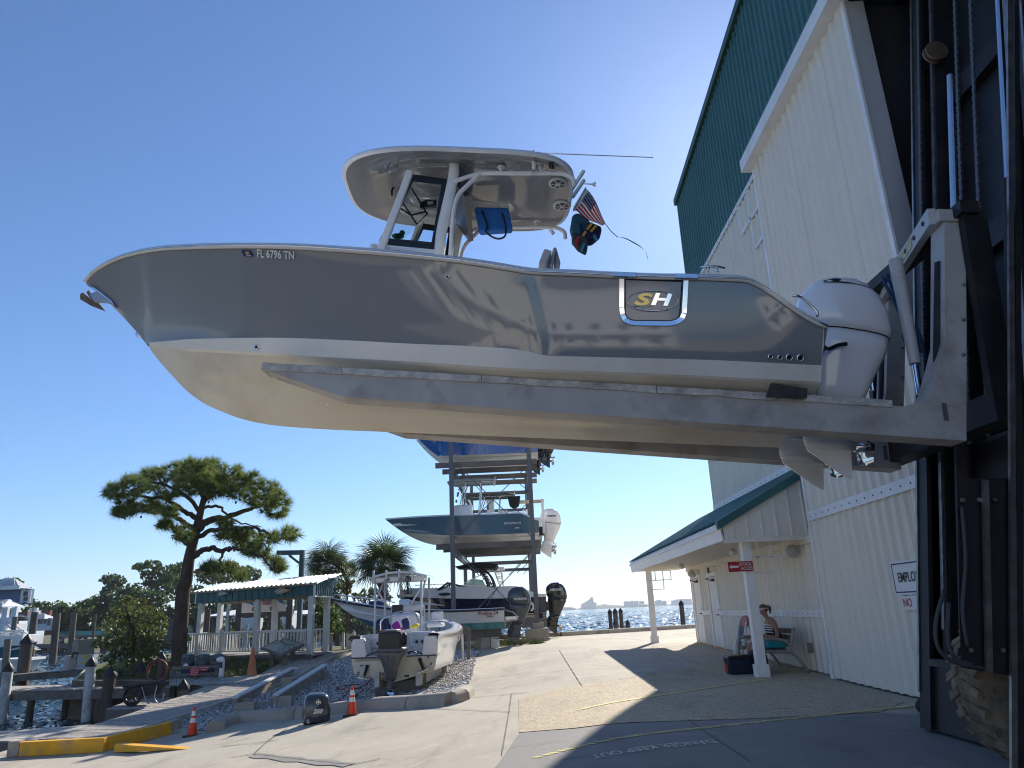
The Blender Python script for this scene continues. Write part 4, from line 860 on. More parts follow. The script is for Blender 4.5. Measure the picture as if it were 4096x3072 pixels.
for k, vc in enumerate((.36, -.36)):
    e = thing('outboard_engine', (0, 0, 0), None, None, M=BM); e.parent = None
    bpy.data.objects.remove(e)
    n0 = set(boat.children); cw = outboard(BB, boat, vc, M_ENGW, M_ENGW)
    bb = BB(); bb.loft([[(3.42, vc+.2, 1.70), (3.42, vc+.25, 1.66)], [(3.55, vc+.205, 1.735), (3.55, vc+.27, 1.655)], [(3.72, vc+.2, 1.73), (3.72, vc+.27, 1.645)], [(3.88, vc+.17, 1.695), (3.88, vc+.25, 1.63)], [(3.98, vc+.17, 1.65), (3.98, vc+.22, 1.615)]])
    if k == 0: put('air_intake', bb.data('air_intake'), M_BLACK, cw, local=True)
tube_uv(catm([unp(*K4(*q), .66) for q in ((850, 655), (790, 665), (730, 690), (690, 690), (665, 740), (640, 790))]), .022, 'engine_cable', M_BLACK)
bb = BB(); P = unp(*K4(690, 685), .66); bb.lathe([(.03, -.02), (.045, 0), (.03, .02)], P, (0, 1, 0), 14); put('tilt_fitting', bb.data('tilt_fitting', True), M_CHROME, boat, local=True)

# ---- things hung on the boat
LM = lambda: Matrix(BM)
M_BAGB = mat('blue_canvas', (.02, .13, .42), .8, var=.15, scale=8, bump=.3, bscale=30)
t = thing('blue_bag', BC, 'blue canvas cushion bag with black handles hanging under the hardtop', 'bag', M=BM)
q_ = [unp(*K1(*q), .05) for q in ((932, 468), (1165, 472), (1175, 528), (1195, 625), (965, 640), (950, 560))]; bb = BB(); bb.prism(q_, (0, -.12, 0)); put('body', bb.data('body'), M_BAGB, t, local=True, bevel=.03)
for pts in (((985, 500), (1020, 600), (1010, 640), (1060, 680), (1110, 688), (1145, 660), (1140, 580), (1120, 515)),):
    bb = BB(); bb.tube(catm([unp(*K1(*q), .08) for q in pts]), .012, 6); put('handle', bb.data('handle', True), M_BLACK, t, local=True)
t = thing('backpack', BC, 'dark teal and grey backpack with yellow and red straps hanging behind the hardtop', 'backpack', M=BM)
M_TEAL = mat('teal_fabric', (.02, .10, .16), .85, var=.2, scale=10, bump=.4, bscale=24); M_DGREY = mat('dark_grey_fabric', (.06, .06, .065), .9, var=.25, scale=9, bump=.4, bscale=24); M_STRY = mat('yellow_strap', (.6, .33, .03), .8, var=.1); M_STRR = mat('red_strap', (.5, .02, .04), .8, var=.1); M_STRB = mat('aqua_strap', (.02, .28, .40), .8, var=.1); M_NAVF = mat('navy_fabric', (.015, .02, .07), .9, var=.2, scale=9)
for mt, pts, th in ((M_TEAL, ((1600, 520), (1640, 505), (1720, 560), (1730, 640), (1690, 680), (1600, 640), (1588, 590)), .2), (M_NAVF, ((1620, 560), (1720, 570), (1800, 600), (1800, 640), (1740, 690), (1640, 680)), .22), (M_DGREY, ((1598, 640), (1690, 670), (1710, 700), (1700, 775), (1640, 740), (1600, 690)), .16)):
    q_ = [unp(*K1(*q), -.15) for q in pts]; bb = BB(); bb.prism(q_, (0, -th, 0)); put('pouch', bb.data('pouch'), mt, t, local=True, bevel=.035, seg=3)
for mt, pts in ((M_STRY, ((1735, 580), (1700, 625))), (M_STRY, ((1765, 595), (1725, 640))), (M_STRY, ((1690, 640), (1670, 670))), (M_STRR, ((1638, 680), (1622, 745))), (M_STRB, ((1680, 720), (1660, 775))), (M_STRB, ((1745, 665), (1765, 700)))):
    a, c = [unp(*K1(*q), -.12) for q in pts]; bb = BB(); bb.beam(a, c, .03, .012, (0, 1, 0)); put('strap', bb.data('strap'), mt, t, local=True)
bb = BB(); bb.tube(catm([unp(*K1(*q), -.15) for q in ((1825, 590), (1865, 640), (1910, 680))]), .005, 6); put('cord', bb.data('cord'), M_DGREY, t, local=True)
pts = [unp(*K1(*q), -.15) for q in ((1905, 678), (1960, 690), (2010, 715), (2060, 745), (2095, 780), (2112, 830))]; pts = catm(pts); bb = BB(); bb.loft([[p+V(0, 0, .016*math.sin(PI*min(1, .1+i/len(pts)))), p-V(0, 0, .016*math.sin(PI*min(1, .1+i/len(pts))))+V(0, .02, 0)] for i, p in enumerate(pts)]); put('tail_strap', bb.data('tail_strap'), mat('olive_strap', (.16, .13, .06), .8), t, local=True)
t = thing('flag', BC, 'small national flag with red stripes and a blue star field at the hardtop corner', 'flag', M=BM)
H1, H2, F2_, F1 = [unp(*K1(*q), -.1) for q in ((1712, 366), (1618, 500), (1788, 606), (1832, 584))]
def fp_(a, b_):                        # a along the fly, b down the hoist
    p = (H1*(1-b_)+H2*b_)*(1-a)+(F1*(1-b_)+F2_*b_)*a; return p+V(0, .035*math.sin(a*5+b_*2.5)+.02*math.sin(b_*7), 0)
M_FR = mat('flag_red', (.5, .01, .03), .85, var=.08); M_FW = mat('flag_white', (.75, .74, .72), .85, var=.05); M_FB = mat('flag_blue', (.015, .025, .11), .85, var=.05)
for k in range(13):
    a0 = .4 if k < 7 else 0; bb = BB(); bb.loft([[fp_(a0+(1-a0)*i/8, k/13.), fp_(a0+(1-a0)*i/8, (k+1)/13.)] for i in range(9)]); put('stripe', bb.data('stripe', True), M_FR if k % 2 == 0 else M_FW, t, local=True)
bb = BB(); bb.loft([[fp_(.4*i/6, j/6*7/13.) for j in range(7)] for i in range(7)]); cn = put('canton', bb.data('canton', True), M_FB, t, local=True)
bb = BB()
for i in range(8):
    for j in range(5):
        P = fp_(.4*(i+.5+(.25 if j % 2 else 0))/8.6, (j+.5)/5*7/13.)+V(0, .004, 0); bb.lathe([(.007, 0), (.007, .002)], P, (0, 1, 0), 5)
put('stars', bb.data('stars'), M_FW, cn, local=True, kind='stuff')
q_ = [unp(*K1(*q), -.08) for q in ((1685, 338), (1715, 365), (1622, 500), (1600, 480))]; bb = BB(); bb.prism(q_, (0, -.03, 0)); put('sleeve', bb.data('sleeve'), M_FW, t, local=True, bevel=.01)
bb = BB(); P = [unp(*K1(*q), -.05) for q in ((1690, 340), (1605, 500))]; bb.tube(P, .008, 8); put('staff', bb.data('staff'), M_CHROME, t, local=True)
t = thing('duck_toy', BC, 'green plastic duck shape on the console behind the side window', 'ornament', M=BM)
P = unp(*K1(412, 672), .3); bb = BB(); bb.ell(P, .075, .04, .035); put('body', bb.data('body', True), mat('green_plastic', (.02, .22, .05), .35, var=0), t, local=True); bb = BB(); bb.ell(P+V(.045, 0, .045), .035, .03, .035); put('head', bb.data('head', True), MATS['green_plastic'], t, local=True)

# ================================================================== FORKLIFT
M_FORK = mat('fork_grey_paint', (.47, .45, .43), .6, var=.12, scale=3, dirt=(.2, .165, .13), dscale=1.6, damt=.75, bump=.1, bscale=20)
M_FORKB = mat('fork_bottom_rust', (.22, .17, .13), .75, var=.3, scale=4)
M_PAD = mat('worn_fork_carpet', (.55, .53, .49), .95, var=.3, scale=7, bump=.8, bscale=30, dirt=(.2, .18, .16), dscale=6, damt=.6)
M_MAST = mat('greasy_dark_steel', (.013, .013, .016), .55, metal=.0, var=.3, scale=3, dirt=(.07, .045, .03), dscale=2, damt=.6)
M_MASTE = mat('worn_steel_edge', (.30, .28, .27), .35, metal=.8, var=.3, scale=6)
M_RODCH = mat('hydraulic_rod', (.75, .78, .82), .12, metal=1, var=0)
M_HOSE = mat('blue_hose', (.02, .07, .16), .6, var=.15)
M_CYL = mat('white_cylinder', (.5, .49, .47), .45, var=.12, scale=4, dirt=(.25, .18, .12), dscale=4, damt=.6)
fk_ = thing('boat_forklift', BC, 'dark marina forklift with tall greasy mast and long grey forks', 'forklift', M=BM)
def putf(bb, name, mt, par=None, **k): return put(name, bb.data(name), mt, par or fk_, local=True, **k)
for vc in (.95, -.95):
    du, dw = (0, 0) if vc > 0 else (.35, .09)
    side = [unp(*p, 1.08) for p in ((277, 366.5), (271, 367), (270, 372), (342, 397), (520, 410), (967, 441), (967, 330), (966, 220), (944, 220), (944, 341), (937, 370), (931, 390), (925, 400), (904, 406), (886, 405.5))]; side.append(V(-2.4, 0, .245)); side[0] = V(-2.5, 0, .30)
    bb = BB(); bb.prism([(q_[0]+du, vc-.13, q_[2]+dw*(q_[2] < .2)) for q_ in side], (0, .26, 0)); f_ = putf(bb, 'fork', M_FORK, bevel=.008)
    seg_ = [(-2.55, -1.75), (-1.745, -.35), (-.345, 1.4), (1.41, 2.6), (2.605, 3.75)]
    for i, (a, c) in enumerate(seg_):
        w1 = .245+(a+2.4)*(-.12/5.8); w2 = .245+(c+2.4)*(-.12/5.8); bb = BB(); o_ = .006*(i % 2); vs = []
        for uu in np.linspace(a, c, 7):
            wz = .245+(uu+2.4)*(-.12/5.8); j = random.uniform(-.004, .004); vs.append([(uu, vc-.15-o_, wz-.03+j), (uu, vc-.155-o_, wz+.03+j), (uu, vc-.1, wz+.055+j), (uu, vc+.1, wz+.055+j), (uu, vc+.15+o_, wz+.035+j), (uu, vc+.15+o_, wz-.03+j+random.uniform(-.008, .004))])
        bb.loft(vs, True, True); putf(bb, 'fork_pad', M_PAD, f_)
    for cy in (250, 285, 320, 355): P = unp(963, cy, 1.08); bb = BB(); bb.lathe([(.018, 0), (.018, .02), (.01, .03)], (P[0]+du, vc+.13, P[2]), (0, 1, 0), 8); putf(bb, 'bolt', M_MASTE, f_)
    P = unp(945, 412, 1.08); bb = BB(); bb.prism([(P[0]-.025+du, vc+.131, P[2]-.09), (P[0]+.025+du, vc+.131, P[2]-.09), (P[0]+.025+du, vc+.131, P[2]+.09), (P[0]-.025+du, vc+.131, P[2]+.09)], (0, .003, 0)); putf(bb, 'slot', M_MASTE, f_, bevel=.02)
    P, Q = unp(941, 262, 1.0), unp(940, 366, 1.0); bb = BB(); bb.tube([(P[0]+du, vc+.02, P[2]), (Q[0]+du, vc+.02, Q[2])], .05, 12); putf(bb, 'side_hose_cover', M_MAST, f_)
    P, Q = unp(937, 209, 1.1), unp(971, 222, 1.1); bb = BB(); bb.box(P[0]+du, Q[0]+du, vc-.18, vc+.16, Q[2], P[2]); putf(bb, 'fork_head', M_CYL, f_, bevel=.01)
# carriage bars
ca_, cc_ = unp(930, 220, .95), unp(880, 298, -.95); ca_ = ca_+(ca_-cc_)*.04; cc_ = cc_+(cc_-ca_)*.15; cu = lambda f: ca_+(cc_-ca_)*f
bb = BB(); bb.beam(ca_, cc_, .09, .2, (0, 0, 1)); cb = putf(bb, 'carriage_bar', mat('worn_pale_paint', (.50, .50, .50), .5, var=.15, scale=3, dirt=(.3, .27, .22), dscale=3, damt=.5), bevel=.008)
for f in (.07, .2, .33, .5, .66, .8): bb = BB(); bb.lathe([(.028, 0), (.028, .012)], cu(f)-V(.046, 0, 0), (-1, 0, 0), 10); putf(bb, 'bolt', M_MAST, cb)
P, Q = cu(.24), cu(.42); bb = BB(); bb.hexa([P+V(-.053, 0, -.06), P+V(-.048, 0, -.06), Q+V(-.048, 0, -.06), Q+V(-.053, 0, -.06), P+V(-.053, 0, .06), P+V(-.048, 0, .06), Q+V(-.048, 0, .06), Q+V(-.053, 0, .06)]); putf(bb, 'warning_plate', mat('faded_yellow_plate', (.5, .44, .22), .6, var=.35, scale=25), cb)
for q in ((4.75, 2.3, .2, .14), (4.8, .1, .25, .3)): bb = BB(); bb.beam((q[0], 1.25, q[1]), (q[0], -1.25, q[1]), q[2], q[3]); putf(bb, 'carriage_crossmember', M_MAST)
for s in (1, -1): bb = BB(); bb.prism([(4.7, 1.1*s, .15), (4.95, 1.1*s, .15), (4.95, 1.1*s, 2.3), (4.7, 1.1*s, 2.3)], (0, .1*s, 0)); putf(bb, 'carriage_side', M_MAST)
for vv, tp_, bt in ((.55, (4.28, 2.0), (4.35, .75)), (-.15, (4.24, 2.0), (4.2, 1.0))):
    bb = BB(); bb.tube([(tp_[0], vv, tp_[1]), (bt[0], vv, bt[1])], [.075, .06], 14); c_ = putf(bb, 'tilt_cylinder', M_CYL); bb = BB(); bb.tube([(bt[0], vv, bt[1]), (bt[0]+.01, vv, bt[1]-.35)], .03, 12); putf(bb, 'piston_rod', M_RODCH, c_)
for k, pts in enumerate((((4.3, .4, 1.9), (4.42, .3, 1.5), (4.55, .35, 1.2), (4.62, .3, .9)), ((4.35, .1, 2.0), (4.45, .15, 1.6), (4.5, .25, 1.3), (4.6, .3, 1.25)), ((4.35, .55, .85), (4.32, .45, 1.1), (4.45, .35, 1.2), (4.6, .3, 1.1)), ((4.35, .2, 2.0), (4.5, .1, 1.7), (4.5, .2, 1.4), (4.62, .25, 1.0)))):
    bb = BB(); bb.tube(catm(pts), .02, 8); putf(bb, 'hydraulic_hose', M_HOSE)
# mast: leaning channels, in world coordinates (front face leans right going up)
def mx(z): return 4.62+.192*(z-.37)
def putw(mb, name, mt, par=None, **k): return mk(mb, name, mt, par or fk_, **k)
def leanbox(xo, x1, ya, yb, z0, z1):
    return MB().hexa([(mx(z0)+xo, ya, z0), (mx(z0)+x1, ya, z0), (mx(z0)+x1, yb, z0), (mx(z0)+xo, yb, z0), (mx(z1)+xo, ya, z1), (mx(z1)+x1, ya, z1), (mx(z1)+x1, yb, z1), (mx(z1)+xo, yb, z1)])
for (ya, yb, s_) in ((9.30, 9.42, 1), (6.90, 7.02, -1)):
    putw(leanbox(.0, .42, ya, yb, .12, 12.5), 'mast_channel', M_MAST, bevel=.01)
    putw(leanbox(-.004, .05, min(ya, ya-.13*s_), max(ya, ya-.13*s_)-.001, .12, 12.5), 'mast_flange', M_MAST); putw(leanbox(-.02, -.006, yb-.04 if s_ > 0 else ya, yb if s_ > 0 else ya+.04, .5, 12.5), 'worn_edge', M_MASTE)
for (ya, yb) in ((8.98, 9.08), (7.30, 7.40)):
    putw(leanbox(.1, .45, ya, yb, .9, 12.6), 'inner_channel', M_MAST, bevel=.01); putw(leanbox(.08, .098, ya+.02, yb-.02, 1.2, 12.5), 'worn_edge', M_MASTE)
for z in (.8, 2.9, 5.6, 8.2, 11.): putw(leanbox(.3, .46, 7.0, 9.3, z, z+.35), 'mast_crossmember', M_MAST)
putw(leanbox(.30, .34, 7.45, 9.0, .95, 3.3), 'mast_back_plate', M_MAST)
putw(leanbox(.44, .48, 7.05, 9.28, 3.4, 12.5), 'mast_blackout', M_MAST)  # added dark plate, blacks out the gaps behind the upper mast
putw(leanbox(.05, .09, 7.9, 9.3, .12, .8), 'mast_foot_plate', M_MAST)
for (yy, z0, z1, zr1) in ((8.75, .9, 5.6, 8.6), (7.62, .9, 6.2, 9.5)):
    mb = MB(); mb.tube([(mx(z0)+.22, yy, z0), (mx(z1)+.22, yy, z1)], .1, 14); c_ = putw(mb, 'lift_cylinder', M_MAST); mb = MB(); mb.tube([(mx(z1)+.2, yy, z1), (mx(zr1)+.2, yy, zr1)], .05, 12); putw(mb, 'lift_rod', M_RODCH, c_)
for yy in (9.16, 8.2, 7.85):                       # leaf chains: alternate links
    mb = MB(); z = 4.2
    for i in range(150):
        z = 3.2+i*.06; s_ = .022 if i % 2 else .03; x = mx(z)-.02; mb.box(x-.012, x+.012, yy-s_, yy+s_, z, z+.052)
    putw(mb, 'lift_chain', mat('chain_steel', (.11, .11, .115), .5, metal=.6, var=.2, scale=20))
mb = MB(); mb.lathe([(.13, -.05), (.16, -.05), (.16, -.03), (.12, -.02), (.12, .02), (.16, .03), (.16, .05), (.13, .05)], (mx(9.1)+.05, 8.85, 9.1), (0, 1, 0), 20); putw(mb, 'chain_sheave', mat('bronze_sheave', (.22, .16, .11), .45, metal=.6, var=.2))
# chassis, floor plate, drive tyre
mb = MB(); mb.box(5.75, 9.6, 7.15, 9.2, .75, 2.1); mb.box(8.6, 10.2, 7.0, 9.35, .5, 2.4); putw(mb, 'chassis', M_MAST, bevel=.05)
mb = MB(); mb.box(6.6, 8.2, 7.4, 9.0, 2.1, 2.2); mb.box(6.6, 6.7, 7.4, 7.5, 2.2, 3.9); mb.box(6.6, 6.7, 8.9, 9.0, 2.2, 3.9); mb.box(8.1, 8.2, 7.4, 7.5, 2.2, 3.9); mb.box(8.1, 8.2, 8.9, 9., 2.2, 3.9); mb.box(6.5, 8.3, 7.3, 9.1, 3.9, 4.0); putw(mb, 'operator_cab', M_MAST)
mb = MB(); mb.hexa([(4.45, 8.7, .84), (5.3, 7.3, .78), (5.4, 7.5, .78), (4.6, 8.9, .84), (4.45, 8.7, .90), (5.3, 7.3, .85), (5.4, 7.5, .85), (4.6, 8.9, .90)]); putw(mb, 'step_plate', mat('dusty_plate', (.10, .10, .10), .7, var=.3))
tyc = atY(1030, 690, 7.0); TX = tyc[0]+.2; TZ = tyc[2]; TR = .82
M_TYRE = mat('muddy_tyre', (.21, .165, .11), .95, var=.4, scale=7, dirt=(.05, .045, .04), dscale=3, damt=.9, bump=1., bscale=12, dist=.03)
for yy in (7.2,):
    mb = MB(); mb.lathe([(a_*TR, b_*TR) for a_, b_ in ((.42, -.26), (.6, -.29), (.76, -.27), (.83, -.2), (.85, 0), (.83, .2), (.76, .27), (.6, .29), (.42, .26))], (TX, yy, TZ), (0, 1, 0), 36); ty = putw(mb, 'tyre', M_TYRE, smooth=True)
    mb = MB()
    for i in range(26):
        t = 2*PI*i/26; c_ = V(TX+.86*TR*math.cos(t), yy, TZ+.86*TR*math.sin(t)); d = V(math.cos(t), 0, math.sin(t)); tn = V(-math.sin(t), 0, math.cos(t))
        mb.beam(c_+V(0, .02, 0)-d*.02, c_+V(0, .25, 0)-d*.06+tn*.08, .07, .05, tuple(d)); mb.beam(c_+V(0, -.02, 0)-d*.02+tn*.1, c_+V(0, -.25, 0)-d*.06+tn*.18, .07, .05, tuple(d))
    putw(mb, 'tread_lugs', M_TYRE, ty, kind='stuff')
    mb = MB(); mb.lathe([(.1, -.23), (.33, -.22), (.34, -.16), (.34, .16), (.33, .22), (.1, .23)], (TX, yy, TZ), (0, 1, 0), 24); putw(mb, 'rim', M_MAST, ty)
pq = [atY(*p, 6.72) for p in ((956, 478), (1006, 478), (1009, 676), (960, 668))]; mb = MB(); mb.prism(pq, (.12, .02, 0)); putw(mb, 'front_guard', M_MAST, bevel=.01)
pq = [atY(*p, 9.2) for p in ((926, 470), (950, 470), (958, 660), (931, 655))]; mb = MB(); mb.prism(pq, (.2, .0, 0)); putw(mb, 'side_guard', M_MAST, bevel=.01)
for pa, pb, mt_ in (((1009, -10), (1014, 790), M_MASTE), ((1016, -10), (1020, 790), M_MAST), ((985, 480), (989, 672), M_MASTE)): p0, p1 = atY(*pa, 6.66), atY(*pb, 6.66); mb = MB(); mb.beam(p0, p1, .035, .05); putw(mb, 'guide_rail', mt_)
for pts in (((1735, 690), (1690, 860), (1700, 1000), (1780, 1080), (1960, 1120)), ((1760, 760), (1755, 950), (1790, 1060), (1900, 1100)), ((1830, 240), (1850, 520), (1835, 800), (1860, 1000))): mb = MB(); mb.tube(catm([atY((2500+.7365*x)/4, (1850+.7365*y)/4, 6.69) for x, y in pts]), .018, 8); putw(mb, 'hydraulic_hose', mat('grey_hose', (.05, .05, .055), .6), smooth=True)
for k in range(6): P = atY(962+k*8, 500+(k % 2)*150, 6.70); mb = MB(); mb.lathe([(.02, 0), (.02, .02)], P, (0, -1, 0), 8); putw(mb, 'bolt', M_MASTE)
for i, (px, yy) in enumerate(((928, 9.5), (942, 9.3))):
    P = atG(px, 714+i*2); mb = MB(); mb.ell((P[0], P[1], P[2]+.09), .13, .16, .11, 12, 7); mk(mb, 'rubber_chock', mat('chock_rubber', (.02, .02, .022), .8, var=.3, scale=8, bump=.5, bscale=15), smooth=True, label='black rubber lump on the concrete '+('left of' if i == 0 else 'touching')+' the muddy tyre', cat='wheel chock', group='rubber chocks by the tyre')
# ================================================================== OTHER BOATS
def bframe(P, ax, tilt=0.):            # P: transom foot (keel line); ax: plan direction of the stern; tilt: bow up
    a = nrm(V(ax[0], ax[1], -tilt)); v = nrm(np.cross(a, V(0, 0, 1))); w_ = np.cross(v, a)
    return Matrix(((a[0], -v[0], w_[0], P[0]), (a[1], -v[1], w_[1], P[1]), (a[2], -v[2], w_[2], P[2]), (0, 0, 0, 1)))
def gen_hull(par, L, B, D, rise, mt, mb_, split=.42, rake=.75, stern_cut=0., gun=None, cap=True, deadrise=.35, band=None, crise=.62):
    """hull from u=-L (bow) to 0 (transom); keel w=0, sheer w=D (+rise at the bow). mt topside, mb_ bottom"""
    gun = gun or M_CAPW; sh = lambda u: D+rise*max(0, (-u/L-.25)/.75)**1.8-stern_cut*sstep(-.9, 0, u)
    bs_ = lambda u: B/2*(1-max(0, (-u/L-.42)/.58)**2.3)*(1-.05*max(0, 1+u/L*2)); tip = D+rise
    def kw(u):
        t = max(0, (-u/L-(1-rake*.42))/(rake*.42)); return tip*t**1.7
    ch = lambda u: D*deadrise+(tip*crise)*max(0, (-u/L-.3)/.7)**2.2
    bc_ = lambda u: min(bs_(u)*.9, B/2*.9*max(0, 1-max(0, (-u/L-.3)/.62)**2.)) if -u/L < .92 else 0.
    spw = lambda u: max(ch(u), kw(u)+.0)+0.
    US_ = list(-L*np.concatenate([np.linspace(0, .5, 14), np.linspace(.53, .9, 18), np.linspace(.91, .9995, 12)]))[::-1]
    for s in (1, -1):
        bb = BB(); S1 = []; S2 = []
        for u in US_:
            k_ = kw(u); c_ = min(max(ch(u), k_), sh(u)); vc = bc_(u) if c_ > k_+1e-3 else 0.; b_, z = bs_(u), sh(u); p = 1+.45*sstep(.4, .9, -u/L)
            S1.append([(u, s*(vc+(b_-vc)*(q**p)), c_+(z-c_)*q) for q in np.linspace(0, 1, 8)]); S2.append([(u, s*vc*(1-q), c_+(k_-c_)*q-(.03*math.sin(q*PI*3) if q < .8 else 0)*(vc > .3)) for q in np.linspace(0, 1, 8)])
        bb.loft(S1); put('topside', smooth_by_angle(bb.data('topside', False, True), 50), mt, par, local=True)
        bb = BB(); bb.loft(S2); put('hull_bottom', smooth_by_angle(bb.data('hull_bottom', False, True), 50), mb_, par, local=True)
        if cap:
            bb = BB(); bb.loft([[(u, s*(bs_(u)+.01), sh(u)-.02), (u, s*(bs_(u)+.005), sh(u)+.05), (u, s*max(0, bs_(u)-.2), sh(u)+.06), (u, s*max(0, bs_(u)-.22), max(sh(u)-.35, kw(u)+.01))] for u in US_]); put('gunwale', bb.data('gunwale'), gun, par, local=True)
            if band: bb = BB(); bb.tube([(u, s*(bs_(u)+.01), sh(u)-.01) for u in US_], .045, 6); put('rub_rail', bb.data('rub_rail', True), band, par, local=True)
    bb = BB(); pts = [(0, 0), (bc_(0), ch(0)), (bs_(0), sh(0))]; bb.add([(0, a, c) for a, c in pts]+[(0, -a, c) for a, c in pts[::-1]], [tuple(range(6))]); put('transom', bb.data('transom'), mt, par, local=True)
    bb = BB(); bb.loft([[(u, -max(0, bs_(u)-.21), max(sh(u)-.34, kw(u)+.02)), (u, max(0, bs_(u)-.21), max(sh(u)-.34, kw(u)+.02))] for u in US_]); put('deck', bb.data('deck'), gun, par, local=True)
    return sh, bs_
def pipe(par, pts, r_, mt, name='pipe', seg=8, smooth=True):
    bb = BB(); bb.tube(pts, r_, seg); return put(name, bb.data(name, smooth), mt, par, local=True)
def bbox(par, name, mt, u0, u1, v0, v1, w0, w1, bevel=0., seg=2):
    bb = BB(); bb.box(u0, u1, v0, v1, w0, w1); return put(name, bb.data(name), mt, par, local=True, bevel=bevel, seg=seg)
def ttop(par, u0, u1, hw, z, base, mt, frame, thick=.07, us=None):
    bb = BB(); n = 28; rings = []
    uc, hl = (u0+u1)/2, (u1-u0)/2
    for k, dz in ((.9, -.0), (1, .02), (1, .05), (.9, thick+.03), (.3, thick+.06)):
        rings.append([(uc+hl*k*math.copysign(abs(math.cos(t))**.5, math.cos(t)), hw*k*math.copysign(abs(math.sin(t))**.5, math.sin(t)), z+dz) for t in np.linspace(0, 2*PI, n+1)[:-1]])
    bb.loft(rings, True, True); t_ = put('top', bb.data('top', True), mt, par, local=True)
    ua, ub = us or (uc-hl*.25, uc+hl*.35)
    for s in (1, -1):
        pipe(par, catm([(ua-.35, s*hw*.55, base), (ua-.15, s*hw*.58, base+(z-base)*.6), (ua+.05, s*hw*.6, z), ]), .03, frame, 'top_leg')
        pipe(par, catm([(ub-.1, s*hw*.55, base), (ub-.0, s*hw*.58, base+(z-base)*.6), (ub+.05, s*hw*.6, z)]), .03, frame, 'top_leg')
        pipe(par, [(u0+.3, s*hw*.6, z-.03), (u1-.15, s*hw*.6, z-.03)], .025, frame, 'top_rail')
    for k in range(4): pipe(par, [(u1-.12, (k-1.5)*hw*.4, z-.1), (u1+.02, (k-1.5)*hw*.4, z+.25)], .028, frame, 'rod_holder')
    return t_
M_BLUEH = mat('slate_blue_gelcoat', (.07, .15, .22), .1, var=.03, coat=.5); M_ROYAL = mat('royal_blue_gelcoat', (.008, .10, .36), .12, var=.03, coat=.5); M_NAVYH = mat('navy_gelcoat', (.006, .012, .045), .08, var=.02, coat=.5)
M_WHITEH = mat('white_hull_gelcoat', (.70, .69, .66), .2, var=.04, coat=.2, dirt=(.5, .46, .38), dscale=1.5, damt=.25)
M_BLUEB = mat('blue_bottom_paint', (.02, .17, .30), .6, var=.2, scale=3); M_TEALB = mat('teal_stained_bottom', (.09, .24, .22), .6, var=.35, scale=4)
M_ALU = mat('anodised_tube', (.55, .56, .57), .25, metal=.8, var=.05); M_ENGB = mat('black_engine_paint', (.012, .012, .014), .12, var=0, coat=.6); M_ENGG = mat('blue_grey_engine_paint', (.045, .055, .07), .15, var=.05, coat=.5); M_CANV = mat('black_canvas', (.008, .012, .012), .7, var=.2, scale=6)
M_LET = mat('hull_letter', (.7, .7, .68), .4, var=0); M_LETD = mat('dark_letter', (.02, .02, .04), .5, var=0)
RP = lambda cx, cy: (375+.0904*cx, 425+.0904*cy)       # rack region
RQ = lambda cx, cy: (400+.0791*cx, 550+.0791*cy)
RS = lambda cx, cy: (312.5+.0904*cx, 550+.0904*cy)
def side_text(par, txt, mt, size, u, v, w_, sx=1., shear=0.): return text('lettering', txt, mt, size, (u, -v, w_), (1, 0, 0), (0, 0, 1), par, local=True, sx=sx, shear=shear, offset=.004)

# --- slate blue bay boat on the middle shelf
P = atY(*RP(1815, 1283), 36.4); bow = atY(*RP(115, 1045), 36.4)
t = thing('rack_boat', P, 'slate blue bay boat with white outboard on the middle rack shelf', 'boat', 'boats on the storage rack', M=bframe((P[0], 36.4, P[2]), (1, .0)))
L_ = P[0]-bow[0]; Dm = atY(*RP(1000, 1000), 35.2)[2]-P[2]; rise = bow[2]-P[2]-Dm
gen_hull(t, L_, 2.5, Dm, rise, M_BLUEH, M_WHITEH, rake=.85, stern_cut=.38, deadrise=.24, crise=.45)
outboard(BB, t, 0, M_ENGW, M_ENGW, u0=-.02, w0=-.3, sc=1.02)
side_text(t, 'YAMAHA', M_LETD, .11, .66, .33, 1.14); side_text(t, 'PATHFINDER', M_LET, .14, -1.25, 1.27, Dm*.62, 1., .25); side_text(t, '2400', M_LET, .1, -1.05, 1.26, Dm*.44, 1., .25); side_text(t, 'FL 0234 UB', M_LET, .1, -L_+2.6, .86, Dm*1.0)
bbox(t, 'console', M_CAPW, -4.1, -3.2, -.4, .4, Dm-.3, Dm+.62, .06); ttop(t, -4.4, -2.0, .95, Dm+1.72, Dm+.1, mat('pale_canvas_top', (.25, .31, .34), .6), M_ALU)
bb = BB(); bb.prism([(-4.05, .45, Dm+.6), (-3.85, .45, Dm+1.4), (-3.8, .45, Dm+1.4), (-3.6, .45, Dm+.6)], (0, -.9, 0)); put('windshield', bb.data('windshield'), M_GLASS, t, local=True)
for uu in (-.75, -.6): bbox(t, 'seat_back', M_CAPW, uu, uu+.1, -.6, .6, Dm-.1, Dm+.25, .03)
# power pole
bbox(t, 'power_pole', M_WHITE, .18, .3, .55, .65, .3, 1.95, .02)

